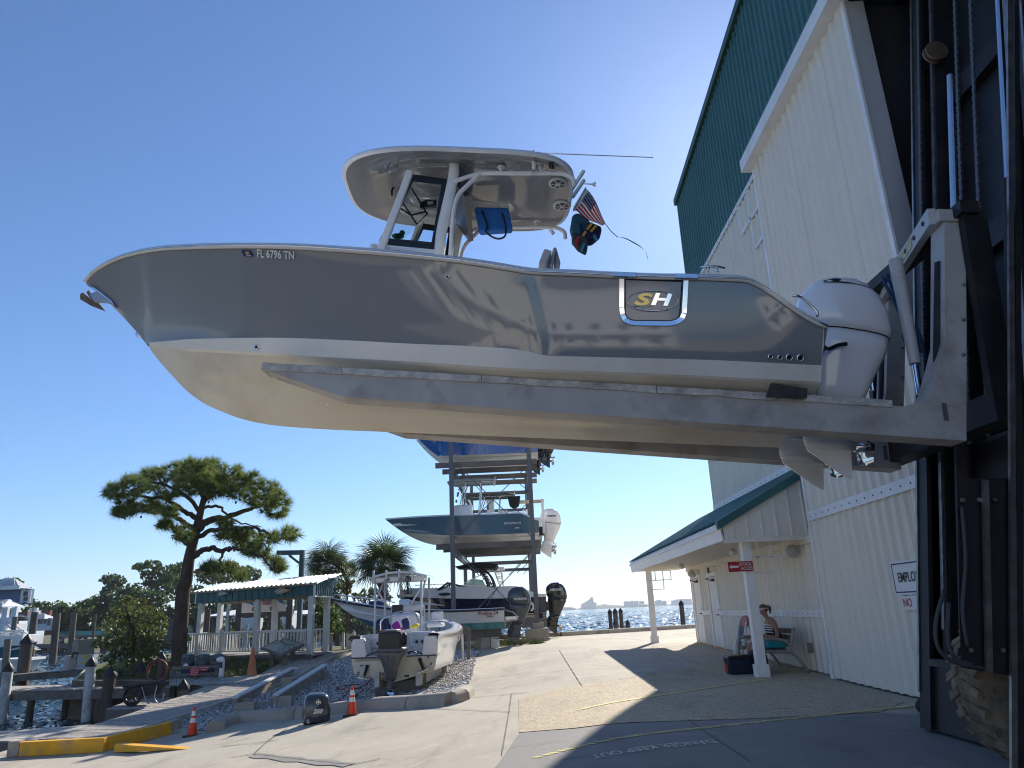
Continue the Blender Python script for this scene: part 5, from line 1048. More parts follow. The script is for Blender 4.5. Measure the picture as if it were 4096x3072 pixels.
# --- royal blue boat on the top shelf
P = atY(*RP(1800, 385), 36.4); bow = atY(*RP(575, 180), 36.4)
t = thing('rack_boat', P, 'royal blue hulled boat with black outboard on the top rack shelf', 'boat', 'boats on the storage rack', M=bframe((P[0], 36.4, P[2]), (1, 0)))
L_ = P[0]-bow[0]+.9; gen_hull(t, L_, 2.45, 1.35, .55, M_ROYAL, M_WHITEH, rake=.9, deadrise=.12, stern_cut=.2, crise=.2); outboard(BB, t, 0, M_ENGB, M_ENGB, u0=.05, w0=.05, sc=.95)
side_text(t, 'ROBALO', M_LET, .16, -1.7, 1.25, 1.05, 1.1, .2); bbox(t, 'console', M_CAPW, -3.5, -2.7, -.4, .4, 1.1, 2.0, .05)
P = atY(*RP(1700, 470), 39.2); bow = atY(*RP(460, 285), 39.2)
t = thing('rack_boat', P, 'white hulled boat behind the royal blue one on the top rack shelf', 'boat', 'boats on the storage rack', M=bframe((P[0], 39.2, P[2]), (1, 0)))
gen_hull(t, P[0]-bow[0], 2.5, 1.4, .35, M_WHITEH, M_WHITEH, rake=.9, deadrise=.3); outboard(BB, t, 0, M_ENGB, M_ENGB, u0=.05, w0=.05, sc=.95)

# --- cream boat behind the slate one (only its top shows)
P = atY(*RP(1850, 1300), 40.); t = thing('rack_boat', P, 'white boat with dark bimini behind the slate blue boat on the middle shelf', 'boat', 'boats on the storage rack', M=bframe((P[0], 40., P[2]), (1, 0)))
gen_hull(t, 6.6, 2.4, 1.15, .3, M_WHITEH, M_WHITEH, rake=.85); z_ = atY(*RP(1300, 800), 40)[2]-P[2]
ttop(t, -4.0, -1.35, .95, z_, 1.2, mat('dark_green_canvas', (.03, .05, .045), .7), M_ALU); outboard(BB, t, 0, M_ENGB, M_ENGB, u0=.05, w0=-.1, sc=.85)
bbox(t, 'tower_box', M_CAPW, -2.9, -2.5, -.3, .3, z_-.75, z_-.15, .04); bbox(t, 'helm_seat', M_CAPW, -2.2, -1.8, -.5, .5, 1.2, 1.75, .05); bbox(t, 'leaning_post', M_CAPW, -2.9, -2.75, -.3, .3, 1.1, 2.1, .04)
bb = BB(); bb.prism([(-1.75, .6, z_-.1), (-1.05, .6, z_-.05), (-1.15, .6, z_-.6), (-1.4, .6, z_-.75), (-1.65, .6, z_-.6)], (0, -.3, 0)); put('motor_bag', bb.data('motor_bag'), M_CANV, t, local=True, bevel=.06)
bb = BB(); bb.box(-1.2, .2, -.5, .5, z_-.35, z_-.3); put('sun_shade', bb.data('sun_shade'), mat('tan_canvas', (.5, .42, .3), .8), t, local=True); pipe(t, [(.15, .5, z_-.33), (.15, .5, .9)], .02, M_ALU, 'shade_pole')

# --- navy bowrider with black tower on the ground level
P = atY(*RQ(1850, 860), 37.6); bow = atY(*RQ(-40, 560), 37.6)
t = thing('rack_boat', P, 'navy and white bowrider with black folding tower and black outboard', 'boat', 'boats on the storage rack', M=bframe((P[0], 37.6, P[2]), (1, .0)))
L_ = P[0]-bow[0]; gen_hull(t, L_, 2.5, 1.0, .35, M_NAVYH, M_NAVYH, rake=.8, deadrise=.3)
bb = BB(); secs = []                                   # white upper deck
for u in -L_*np.linspace(.0, .97, 26):
    q = -u/L_; b_ = 1.25*(1-max(0, (q-.42)/.58)**2.3); z = 1.0+.35*max(0, (q-.25)/.75)**1.8; h = .42*sstep(.02, .22, q)*(1-.55*sstep(.55, .97, q))+.12
    secs.append([(u, b_, z), (u, b_-.03, z+h*.6), (u, max(0, b_-.16), z+h), (u, -max(0, b_-.16), z+h), (u, -b_+.03, z+h*.6), (u, -b_, z)])
bb.loft(secs); put('upper_deck', smooth_by_angle(bb.data('upper_deck', False, True), 50), M_WHITEH, t, local=True)
pipe(t, [(u, 1.26*(1-max(0, (-u/L_-.42)/.58)**2.3), 1.01+.35*max(0, (-u/L_-.25)/.75)**1.8) for u in -L_*np.linspace(.02, .9, 20)], .03, M_WHITEH, 'rub_rail')
U0 = lambda cx: (atY(*RQ(cx, 500), 37.6)[0]-P[0])
zz = lambda cy: (atY(*RQ(1000, cy), 36.6)[2]-P[2])
bb = BB(); ws = [(U0(500), zz(485)), (U0(625), zz(395)), (U0(660), zz(405)), (U0(940), zz(490))]; bb.prism([(a, .95, c) for a, c in ws], (0, -1.9, 0)); put('windshield', bb.data('windshield'), M_GLASS, t, local=True)
for s in (.95, -.95):
    pipe(t, [(ws[0][0], s, ws[0][1]), (ws[1][0], s, ws[1][1]), (ws[2][0], s, ws[2][1]), (ws[3][0], s, ws[3][1])], .035, M_BLACK, 'windshield_frame'); pipe(t, [(U0(660), s, zz(410)), (U0(640), s, zz(490))], .03, M_BLACK, 'windshield_frame')
pipe(t, [(ws[1][0], .95, ws[1][1]), (ws[1][0], -.95, ws[1][1])], .03, M_BLACK, 'windshield_frame')
bb = BB(); tp_ = [(U0(715), zz(195)), (U0(735), zz(210)), (U0(950), zz(220)), (U0(1220), zz(245)), (U0(1255), zz(190)), (U0(1150), zz(165)), (U0(960), zz(158))]; bb.prism([(a, 1.0, c) for a, c in tp_], (0, -2.0, 0)); put('tower_canopy', bb.data('tower_canopy'), M_CANV, t, local=True, bevel=.06, seg=3)
for s in (1.0, -1.0):
    for dx in (0, 75): pipe(t, catm([(U0(1130+dx), s, zz(490)), (U0(1110+dx), s, zz(400)), (U0(1060+dx), s, zz(300)), (U0(965+dx), s, zz(225))]), .05, M_BLACK, 'tower_leg')
    for k in range(4): pipe(t, [(U0(1000+k*32), s, zz(265+k*52)), (U0(1080+k*28), s, zz(255+k*52))], .04, M_BLACK, 'tower_rung')
pipe(t, [(U0(1070), 1.05, zz(490)), (U0(1200), 1.05, zz(485))], .07, M_BLACK, 'tower_foot')
bb = BB(); bb.ell((U0(590), 1.16, zz(540)), .3, .02, .07); put('porthole', bb.data('porthole', True), M_BLACK, t, local=True)
side_text(t, 'TJ', M_LET, .2, U0(405), 1.12, zz(620)); bb = BB(); a = U0(1630); z1 = zz(745)
bb.prism([(a, 1.24, z1+.2), (a+.12, 1.24, z1+.2), (a+.25, 1.24, z1), (a+.12, 1.24, z1-.2), (a, 1.24, z1-.2), (a+.13, 1.24, z1)], (0, .03, 0)); put('chevron', bb.data('chevron'), M_LET, t, local=True)
outboard(BB, t, 0, M_ENGB, M_ENGB, u0=-.12, w0=-.23, sc=1.05)
side_text(t, 'MERCURY', M_LET, .13, .55, .345, 1.3, 1., .1)
# --- white express boat with tall arch, one row behind
P = atY(*RQ(1500, 760), 43.); t = thing('rack_boat', P, 'white express boat with pipe arch and teal windshield behind the navy one', 'boat', 'boats on the storage rack', M=bframe((P[0], 43., P[2]), (1, 0)))
U1 = lambda cx: atY(*RQ(cx, 500), 43.)[0]-P[0]; z2 = lambda cy: atY(*RQ(1000, cy), 42.)[2]-P[2]
gen_hull(t, 6.2, 2.8, 1.2, .2, M_WHITEH, M_WHITEH); bb = BB(); cb_ = [(U1(300), z2(520)), (U1(820), z2(430)), (U1(1080), z2(440)), (U1(1250), z2(470)), (U1(1300), z2(540)), (U1(1300), z2(600)), (U1(300), z2(600))]; bb.prism([(a, 1.1, c) for a, c in cb_], (0, -2.2, 0)); put('cabin', bb.data('cabin'), M_WHITEH, t, local=True, bevel=.1)
bb = BB(); bb.prism([(a, 1.0, c) for a, c in ((U1(835), z2(430)), (U1(940), z2(360)), (U1(1060), z2(380)), (U1(1085), z2(440)))], (0, -2., 0)); put('windshield', bb.data('windshield'), mat('teal_glass', (.25, .5, .5), .05, var=0, spec=.6), t, local=True)
for s in (1., -1.):
    for a, c in ((1200, 1280), (1290, 1310)): pipe(t, [(U1(c), s, z2(500)), (U1(a), s, z2(250))], .035, M_WHITE, 'arch_leg')
    for k in range(3): pipe(t, [(U1(1215+k*25), s, z2(290+k*60)), (U1(1300), s, z2(290+k*60))], .03, M_WHITE, 'arch_rung')
bbox(t, 'arch_top', M_WHITE, U1(1050), U1(1330), -1.1, 1.1, z2(250), z2(225), .04); pipe(t, [(U1(830), 1.0, z2(410)), (U1(1180), 1.0, z2(250))], .03, M_WHITE, 'arch_brace'); pipe(t, [(U1(220), 1., z2(412)), (U1(600), 1., z2(412))], .02, M_ALU, 'bow_rail')
for q in (330, 420, 460): pipe(t, [(U1(q), 1., z2(412)), (U1(q+40), 1., z2(500))], .02, M_ALU, 'rail_post')

# --- white walkaround with blue bottom in front of the rack
YP = 31.6; P = atY(*RQ(1330, 1000), YP); bow = atY(*RS(215, 545), YP)
t = thing('fishing_boat', P, 'older white fishing boat with navy rub rail, blue bottom paint and grey outboard', 'boat', M=bframe((P[0], YP, P[2]), (1, .0), .0))
L_ = P[0]-bow[0]; D_ = atY(*RQ(1300, 745), YP-1.1)[2]-P[2]; rs = bow[2]-P[2]-D_
gen_hull(t, L_, 2.5, D_, rs, M_WHITEH, M_BLUEB, rake=.95, deadrise=.24, band=mat('navy_rub_rail', (.015, .015, .05), .4, var=0))
bb = BB(); bb.loft([[(u, 1.06-.0*u, .04), (u, 1.13, .3)] for u in np.linspace(-3.4, 0.02, 8)]); put('waterline_stain', bb.data('waterline_stain'), M_TEALB, t, local=True)
side_text(t, 'Proline 24', mat('red_brown_letter', (.2, .02, .03), .5, var=0), .19, -.62, 1.27, D_*.82); side_text(t, 'Stacy', M_LETD, .12, -.55, 1.26, D_*.68)
U2 = lambda cx: atY(*RS(cx, 600), YP)[0]-P[0]; z3 = lambda cy: atY(*RS(600, cy), YP)[2]-P[2]
for s in (1, -1):
    rl = [(U2(245), s*.15, z3(475)), (U2(490), s*.85, z3(515)), (U2(700), s*1.1, z3(550)), (U2(860), s*1.15, z3(590))]; pipe(t, catm(rl), .022, M_WHITE, 'bow_rail')
    for i, q in enumerate((320, 400, 490, 660)): pipe(t, [(U2(q), s*(.35+.25*i), z3(490+i*15)), (U2(q+25), s*(.38+.25*i), z3(565+i*14))], .018, M_WHITE, 'rail_post')
outboard(BB, t, 0, M_ENGG, M_ENGG, u0=.0, w0=-.12, sc=.98); side_text(t, 'YAMAHA', M_LET, .13, .66, .33, 1.15)
bbox(t, 'engine_bracket', M_ALU, .02, .5, -.35, .35, .35, .5, .02)
for s in (.35, -.35): pipe(t, [(.02, s, .75), (.35, s, .65), (.55, s, .45), (.5, s, .35), (.02, s, .3)], .025, M_ALU, 'bracket_rail')
bbox(t, 'helm_seat', M_CAPW, -4.3, -3.9, -.3, .3, D_-.2, D_+.55, .06); pipe(t, [(-3.2, 1.1, D_), (-3.2, 1.1, D_+.18)], .03, M_WHITE, 'rod_holder'); pipe(t, [(-3.0, 1.1, D_), (-3.0, 1.1, D_+.18)], .03, M_WHITE, 'rod_holder')
bbox(t, 'cooler', mat('blue_vinyl', (.02, .05, .2), .6), U2(650), U2(800), -.3, .6, z3(610), z3(570), .05)

# ---- the steel rack itself
M_STEEL = mat('grey_rack_steel', (.115, .125, .14), .45, metal=.3, var=.1, scale=4); M_BUNK = mat('bunk_timber', (.15, .14, .13), .85, var=.25, scale=3, stretch=(.3, 1, 1))
rk = thing('boat_rack', (-.8, 36, .3), 'tall grey steel boat rack with three shelves of boats', 'rack')
Y0 = 34.6
xl = atY(*RP(852, 1000), Y0)[0]; xr_ = atY(*RP(1735, 1000), Y0)[0]; ztop_ = atY(*RP(840, 0), Y0)[2]
def ibeam(mb, a, c, w_, h, up=(0, 0, 1)): mb.beam(a, c, w_, h*.16, up); return mb
def put_beam(a, c, w_, h, name, mt=M_STEEL, up=(0, 0, 1)): mb = MB(); mb.beam(a, c, w_, h, up); return mk(mb, name, mt, rk)
for yy in (Y0, 42.5, 50.):
    for xx in (xl, xr_): put_beam((xx, yy, -.2), (xx, yy, ztop_), .2, .2, 'rack_post', up=(1, 0, 0))
def zR(cy, Y=Y0): return atY(*RP(1300, cy), Y)[2]
sh_z = [zR(1325, 35.6)+.07, zR(425, 35.6)+.07]
for i, zc in enumerate(sh_z):
    for xx in (xl, xr_): put_beam((xx, Y0, zc-.35), (xx, 50, zc-.35), .18, .3, 'shelf_beam')
    for yy in (35.6, 37.3, 39.3, 41.2): put_beam((atY(*RP(650, 1300), Y0)[0]+.1*(yy-35.6), yy, zc-.07), (atY(*RP(1840, 1300), Y0)[0]+.02*(yy-35), yy, zc-.07), .1, .26, 'bunk', M_BUNK)
    for yy, dz in ((42.4, -.5),): put_beam((xl, yy, zc+dz), (xr_, yy, zc+dz), .1, .2, 'brace_beam')
    put_beam((xl, 50, zc-.5), (xr_, 50, zc-.5), .1, .2, 'brace_beam')
for (a, c, Y) in (((870, 330), (1050, 180), Y0), ((1560, 200), (1700, 320), Y0), ((1070, 1065), (1700, 440), Y0), ((900, 430), (1720, 1225), Y0), ((880, 1255), (1110, 1030), Y0), ((1170, 730), (1020, 570), 42.5), ((1480, 1659), (1700, 1430), 42.5), ((1570, 1640), (1710, 1510), 42.5), ((1640, 1650), (1740, 1550), 50.), ((900, 1420), (1150, 1659), Y0), ((1540, 1005), (1680, 870), 42.5), ((1500, 570), (1710, 740), 42.5)):
    p0, p1 = atY(*RP(*a), Y), atY(*RP(*c), Y); mb = MB(); mb.tube([p0, p1], .022, 6); mk(mb, 'brace_rod', M_STEEL, rk)
for (a, c) in (((980, 745), (1640, 60)), ((820, 100), (1360, 640)), ((1100, 700), (1225, 480))):
    p0, p1 = atY(*RQ(*a), Y0+.3), atY(*RQ(*c), Y0+.3); mb = MB(); mb.tube([p0, p1], .022, 6); mk(mb, 'brace_rod', M_STEEL, rk)
p0 = atG(*RQ(1735, 1165)); zt = p0[2]
mb = MB(); mb.box(xr_-.55, xr_+.5, Y0-.5, Y0+.5, -.1, .85); mk(mb, 'footing', M_KERB, rk, bevel=.03); mb = MB(); mb.box(xr_-.2, xr_+.3, Y0-.2, Y0+.3, .85, 1.08); mk(mb, 'footing_plinth', M_KERB, rk, bevel=.02)
mb = MB(); mb.box(xl-.4, xl+.4, Y0-.4, Y0+.4, -.4, .6); mk(mb, 'footing', M_KERB, rk, bevel=.03)
# ground level bunks under the navy boat and the fishing boat
zb = atY(*RQ(1700, 865), 36.7)[2]
for yy in (36.8, 38.4):
    mb = MB(); mb.beam((atY(*RQ(500, 900), yy)[0], yy, zb-.2), (atY(*RQ(1860, 900), yy)[0], yy, zb-.2), .12, .42); mk(mb, 'bunk', M_BUNK, rk)
    for xx in (-3.4, -.5, .9): mb = MB(); mb.box(xx-.15, xx+.15, yy-.14, yy+.14, .1, zb-.41); mk(mb, 'bunk_support', M_BUNK, rk)
st = thing('boat_stand', (-2, 31.3, 0), 'timber bunk stand with concrete blocks under the white fishing boat', 'stand')
zb = atY(*RQ(1000, 1005), YP-.6)[2]
for yy in (YP-.65, YP+.65):
    mb = MB(); mb.beam((atY(*RQ(-200, 1000), yy)[0], yy, zb-.14), (atY(*RQ(1285, 1000), yy)[0], yy, zb-.14), .1, .34); mk(mb, 'bunk', M_BUNK, st)
    for xx in (-4.6, -2.6, -1.5): mb = MB(); zg = g(xx, yy); mb.box(xx-.18, xx+.18, yy-.16, yy+.16, zg, zb-.31); mk(mb, 'concrete_pier', M_KERB, st, bevel=.015)
for (cx0, cx1, cy0, cy1, mt, nm, lb, ct) in ((935, 1052, 1085, 1180, mat('plywood', (.42, .33, .2), .8, var=.12, scale=4), 'plywood_panel', 'sheet of bare plywood standing under the fishing boat', 'plywood'), (1145, 1250, 1085, 1165, M_WHITE, 'white_cooler', 'small white cooler with a dark rope handle under the boat rack', 'cooler')):
    a, c = atY(*RQ(cx0, cy0), 31.0), atY(*RQ(cx1, cy1), 31.0); tt = thing(nm, (a[0], 31, c[2]), lb, ct); mb = MB(); mb.box(a[0], c[0], 31.0, 31.04 if nm == 'plywood_panel' else 31.4, g(a[0], 31), a[2]); mk(mb, 'body', mt, tt, bevel=.01)
    if nm == 'white_cooler': mb = MB(); mb.tube(catm([(a[0]+.12, 30.98, a[2]-.1), (a[0]+.4, 30.95, c[2]+.12), (c[0]-.1, 30.98, a[2]-.12)]), .012, 6); mk(mb, 'rope_handle', M_BLACK, tt); mb = MB(); mb.box(a[0]-.02, c[0]+.02, 30.98, 31.42, a[2]-.05, a[2]+.02); mk(mb, 'lid', M_WHITE, tt)
# electrical pedestal on timber frame
e_ = thing('power_pedestal', atG(*RQ(790, 1310)), 'grey electrical box with red button on a timber frame beside the stern', 'electrical box'); YE_ = 26.5; q0 = lambda cx, cy: atY(*RQ(cx, cy), YE_)
for cx in (615, 860): a, c = q0(cx, 985), q0(cx+10, 1320); mb = MB(); mb.box(a[0]-.06, a[0]+.06, YE_, YE_+.1, g(a[0], YE_)-.1, a[2]); mk(mb, 'timber_post', M_BUNK, e_)
for cy in (1010, 1070): a, c = q0(600, cy-25), q0(870, cy+25); mb = MB(); mb.box(a[0], c[0], YE_-.05, YE_, c[2], a[2]); mk(mb, 'timber_rail', M_BUNK, e_)
a, c = q0(742, 985), q0(802, 1065); mb = MB(); mb.box(a[0], c[0], YE_-.22, YE_-.06, c[2], a[2]); mk(mb, 'box', mat('grey_enclosure', (.42, .42, .41), .5), e_, bevel=.015); mb = MB(); mb.lathe([(.03, 0), (.03, .04), (.045, .05), (.045, .08)], ((a[0]+c[0])/2+.04, YE_-.14, a[2]), seg=10); mk(mb, 'red_button', M_RED, e_)
mb = MB(); mb.box(a[0]+.08, c[0]-.08, YE_-.232, YE_-.222, c[2]+.07, c[2]+.2); mk(mb, 'socket', M_BLACK, e_)
xx = (a[0]+c[0])/2; mb = MB(); mb.tube([(xx+.05, YE_-.14, c[2]), (xx+.06, YE_-.14, g(xx, YE_))], .04, 10); mb.tube(catm([(xx-.03, YE_-.14, c[2]), (xx-.08, YE_-.14, c[2]-.18), (xx-.3, YE_-.12, c[2]-.25), (xx-.85, YE_-.1, c[2]-.22)]), .03, 8); mk(mb, 'conduit', M_WHITE, e_)

# ================================================================== WHITE BAY BOAT ON THE GRAVEL (stern to us)
BYB = 20.4; kP = atY(*RS(900, 1465), BYB); AX = (-.075, -1.)
wb = thing('bay_boat', kP, 'white bay boat stern on with its outboard cowling removed, on timber blocks', 'boat', M=bframe((kP[0], BYB, kP[2]), AX, .0))
BMW = np.array(bframe((kP[0], BYB, kP[2]), AX, .0))
def wl(px, Y):                          # picture point at world depth Y -> boat coordinates
    P = atY(*px, Y); q = P-BMW[:3, 3]; return V(q@BMW[:3, 0], -(q@BMW[:3, 1]), q@BMW[:3, 2])
lc, rc = wl(RS(465, 1405), BYB), wl(RS(1375, 1290), BYB); lt, rt = wl(RS(410, 1230), BYB), wl(RS(1380, 1130), BYB); ltop = wl(RS(440, 1000), BYB-.0); rtop = wl(RS(1390, 930), BYB)
HB = (lt[1]-rt[1])/2; zc_ = (lc[2]+rc[2])/2; zt_ = (lt[2]+rt[2])/2; zr_ = (ltop[2]+rtop[2])/2; Lb = 7.0
M_BAYW = mat('bay_boat_white', (.72, .72, .71), .18, var=.03, coat=.3); M_BAYB = mat('bay_boat_stained', (.62, .59, .48), .3, var=.08, scale=2, dirt=(.42, .33, .17), dscale=1.3, damt=.7)
shw = lambda u: zr_+.02+.32*max(0, (-u/Lb-.35)/.65)**1.6; bsw = lambda u: HB*1.03*(1-max(0, (-u/Lb-.45)/.55)**2.4); kww = lambda u: (zr_+.3)*max(0, (-u/Lb-.68)/.32)**1.8
chw = lambda u: zc_+.75*max(0, (-u/Lb-.3)/.7)**2; bcw = lambda u: HB*.93*(1-max(0, (-u/Lb-.35)/.6)**2) if -u/Lb < .93 else 0
UW = list(-Lb*np.concatenate([np.linspace(0, .5, 14), np.linspace(.55, .9, 16), np.linspace(.91, .999, 10)]))
for s in (1, -1):
    bb = BB(); S1, S2 = [], []
    for u in UW:
        k_ = kww(u); c_ = min(max(chw(u), k_), shw(u)); vc = max(0, bcw(u)) if c_ > k_+1e-3 else 0.; zt2 = shw(u); b_ = bsw(u)
        S1.append([(u, s*(vc+(b_-vc)*q**(1+.4*sstep(.4, .9, -u/Lb))), c_+(zt2-c_)*q) for q in np.linspace(0, 1, 8)]); S2.append([(u, s*vc*(1-q), c_+(k_-c_)*q) for q in np.linspace(0, 1, 6)])
    bb.loft(S1); put('topside', smooth_by_angle(bb.data('topside', False, True), 50), M_BAYW, wb, local=True); bb = BB(); bb.loft(S2); put('hull_bottom', smooth_by_angle(bb.data('hull_bottom', False, True), 50), M_BAYB, wb, local=True)
    bb = BB(); bb.loft([[(u, s*(bsw(u)+.03), shw(u)-.03), (u, s*(bsw(u)+.03), shw(u)+.02), (u, s*(bsw(u)-.04), shw(u)+.05), (u, s*max(0, bsw(u)-.27), shw(u)+.05), (u, s*max(0, bsw(u)-.30), shw(u)-.5)] for u in UW]); put('gunwale', smooth_by_angle(bb.data('gunwale', False, True), 50), M_BAYW, wb, local=True)
bb = BB(); pts = [(0, 0), (HB*.93, zc_), (HB, zt_)]; bb.add([(0, a, c) for a, c in pts]+[(0, -a, c) for a, c in pts[::-1]], [tuple(range(6))]); tr = put('transom', bb.data('transom'), M_BAYB, wb, local=True)
bb = BB(); bb.loft([[(u, -max(0, bsw(u)-.28), zt_-.12+.25*max(0, -u/Lb-.5)), (u, max(0, bsw(u)-.28), zt_-.12+.25*max(0, -u/Lb-.5))] for u in UW]); put('cockpit_floor', bb.data('cockpit_floor'), M_BAYW, wb, local=True)
# transom corners, splash well, bulkhead
for s in (1, -1):
    bb = BB(); bb.prism([(0., s*HB, zt_), (0, s*(HB+.02), zr_-.1), (0, s*(HB-.04), zr_), (0, s*(HB-.34), zr_), (0, s*(HB-.4), zt_+.12), (0, s*(HB-.42), zt_)], (-.5, 0, 0)); put('transom_corner', bb.data('transom_corner'), M_BAYW, wb, local=True, bevel=.03, seg=3)
    bbox(wb, 'well_floor', M_BAYW, -.75, .0, min(s*.32, s*(HB-.1)), max(s*.32, s*(HB-.1)), zt_-.1, zt_+.03, .015); pipe(wb, [(-.02, s*(HB-.36), zt_+.08), (-.02, s*(HB-.36), zt_+.42)], .013, M_CHROME, 'grab_bar')
    bb = BB(); bb.tube(catm([(.02, s*.75, zt_+.03), (-.05, s*.6, zt_+.1), (-.05, s*.45, zt_+.1), (.0, s*.38, zt_+.05)]), .018, 8); put('hand_rail', bb.data('hand_rail', True), M_DKMET, wb, local=True)
bb = BB(); bb.prism([(-.72, HB-.05, zt_-.1), (-.72, -(HB-.05), zt_-.1), (-.72, -(HB-.05), zr_-.02), (-.72, HB-.05, zr_-.02)], (-.35, 0, 0)); put('aft_bulkhead', bb.data('aft_bulkhead'), M_BAYW, wb, local=True, bevel=.04, seg=3)
for vv in (.62, .5, -.45, -.6): bb = BB(); bb.lathe([(.035, 0), (.045, .012), (.03, .02)], (-.72, vv, zr_-.16), (1, 0, 0), 12); put('latch', bb.data('latch'), M_DKMET, wb, local=True)
bbox(wb, 'aft_cushion', M_CAPW, -1.1, -.72, -.9, .55, zr_, zr_+.1, .04, 3)
bbox(wb, 'gear_label', mat('label_white_red', (.6, .5, .48), .5), -.719, -.715, .55, .72, zr_-.42, zr_-.34); pipe(wb, [(-.70, .4, zr_-.27), (-.70, .85, zr_-.27)], .014, M_CHROME, 'hand_rail')
# rub rail seam round the transom, fittings
pipe(wb, [(.01, HB, zt_-.0), (.01, .3, zt_-.0)], .014, M_DKMET, 'transom_trim'); pipe(wb, [(.01, -HB, zt_), (.01, -.34, zt_)], .014, M_DKMET, 'transom_trim')
for px, rr in ((RS(497, 1362), .045), (RS(783, 1370), .045), (RS(1320, 1258), .045), (RS(1287, 1180), .045), (RS(780, 1262), .02)):
    P = wl(px, BYB); bb = BB(); bb.lathe([(rr*.6, 0), (rr*.8, .015), (rr, .005)], (0.002, P[1], P[2]), (1, 0, 0), 14); o = put('drain', bb.data('drain'), M_CHROME, tr, local=True); bb = BB(); bb.lathe([(rr*.55, 0), (rr*.55, .017)], (.002, P[1], P[2]), (1, 0, 0), 12); put('opening', bb.data('opening'), M_BLACK, o, local=True)
for px in (RS(797, 1422), RS(1047, 1390)): P = wl(px, BYB); bbox(tr, 'scupper', M_DKMET, .0, .02, P[1]-.06, P[1]+.06, P[2]-.025, P[2]+.025, .02)
for a, c, e0, e1 in ((RS(605, 1275), RS(580, 1390), RS(520, 1388), RS(645, 1420)), (RS(1190, 1200), RS(1240, 1315), RS(1190, 1345), RS(1312, 1290))):   # trim tabs
    A, C2_, E0, E1 = [wl(q, BYB) for q in (a, c, e0, e1)]; pipe(wb, [(.03, A[1], A[2]), (.12, C2_[1], C2_[2])], [.05, .03], M_BLACK, 'tab_actuator'); bb = BB(); bb.prism([(.0, E0[1], E0[2]), (.0, E1[1], E1[2]), (.25, E1[1], E1[2]-.03), (.25, E0[1], E0[2]-.03)], (0, 0, .012)); put('trim_tab', bb.data('trim_tab'), M_CHROME, wb, local=True)
P = wl(RS(537, 1281), BYB); bb = BB(); bb.ell((.004, P[1], P[2]), .004, .06, .025); put('oval_badge', bb.data('oval_badge'), mat('badge_blue', (.1, .16, .3), .4), tr, local=True)
text('lettering', 'SEA HUNT', M_LETD, .13, (-1.0, bsw(-1.)*1.0+.012, (zc_+zr_)/2+.12), (-1, 0, 0), (0, 0, 1), wb, local=True)
# engine without its cowling
M_EGREY = mat('gunmetal_engine_paint', (.10, .10, .105), .2, var=.05, coat=.4); ev = wl(RS(875, 1000), BYB-.4)[1]
z5 = lambda cy: wl(RS(870, cy), BYB-.5)[2]
def er(z, hw, u0, u1, p=.8): return [(q[0], q[1]+ev, q[2]) for q in super_ring(z, u0, u1, hw, 20, p)]
bb = BB(); bb.loft([er(z5(1120), .40, .08, .78), er(z5(1160), .37, .1, .76), er(z5(1210), .27, .15, .72), er(z5(1300), .19, .2, .66), er(z5(1400), .14, .24, .6), er(z5(1440), .12, .26, .58)], True, True); put('midsection', bb.data('midsection', True), M_EGREY, wb, local=True)
bb = BB(); bb.loft([er(z5(1085), .40, .05, .8, .7), er(z5(1120), .42, .05, .8, .7)], True, True); put('cowl_tray', bb.data('cowl_tray', True), M_EGREY, wb, local=True)
bbox(wb, 'powerhead', M_BLACK, .1, .62, ev-.29, ev+.3, z5(1100), z5(905), .04); bbox(wb, 'flywheel_cover', mat('engine_cover_grey', (.3, .3, .3), .4), .12, .55, ev-.18, ev+.2, z5(903), z5(880), .03, 3); pipe(wb, [(.3, ev-.3, z5(930)), (.35, ev-.36, z5(960)), (.35, ev-.35, z5(1060))], .035, M_BLACK, 'intake_pipe')
for k in range(4): bb = BB(); bb.lathe([(.035, 0), (.045, .03), (.03, .05)], (.3+.06*(k % 2), ev-.3, z5(950+k*35)), (0, -1, 0), 10); put('engine_port', bb.data('engine_port'), M_DKMET, wb, local=True)
bb = BB(); bb.loft([er(z5(1440), .10, .26, .6, .9), er(z5(1530), .06, .26, .66, .9), er(z5(1560), .055, .28, .66, .9)], True, True); put('leg', bb.data('leg', True), M_EGREY, wb, local=True)
bbox(wb, 'anti_ventilation_plate', M_EGREY, .2, .85, ev-.1, ev+.1, z5(1535), z5(1528)); zp = z5(1610)
bb = BB(); bb.lathe([(.01, 0), (.06, .08), (.075, .2), (.08, .4), (.07, .52)], (.22, ev, zp), (1, 0, 0), 14); put('gearcase', bb.data('gearcase', True), M_EGREY, wb, local=True); bb = BB(); bb.prism([(.3, ev-.01, zp-.05), (.62, ev-.01, zp-.05), (.6, ev-.01, zp-.3), (.5, ev-.01, zp-.3)], (0, .02, 0)); put('skeg', bb.data('skeg'), M_EGREY, wb, local=True)
bb = BB(); bb.lathe([(.07, 0), (.07, .14), (.05, .15), (.05, .1), (.025, .1), (.025, .17), (.01, .18)], (.76, ev, zp), (1, 0, 0), 16); put('prop_hub', bb.data('prop_hub', True), M_BLACK, wb, local=True); bb = BB()
for k in range(3):
    t0 = k*2*PI/3+.3; secs = []
    for rr, wd_ in ((.06, .05), (.12, .1), (.18, .09), (.21, .03)): secs.append([(.83+.05*m1, ev+rr*math.cos(t0+m1*wd_/rr), zp+rr*math.sin(t0+m1*wd_/rr)) for m1 in (-1, -.3, .4, 1)])
    bb.loft(secs)
put('propeller', bb.data('propeller', True), M_CHROME, wb, local=True)
pipe(wb, catm([(.1, ev-.35, z5(1150)), (.15, ev-.5, z5(1140)), (.1, ev-.62, z5(1165))]), .02, M_BLACK, 'steering_hose')
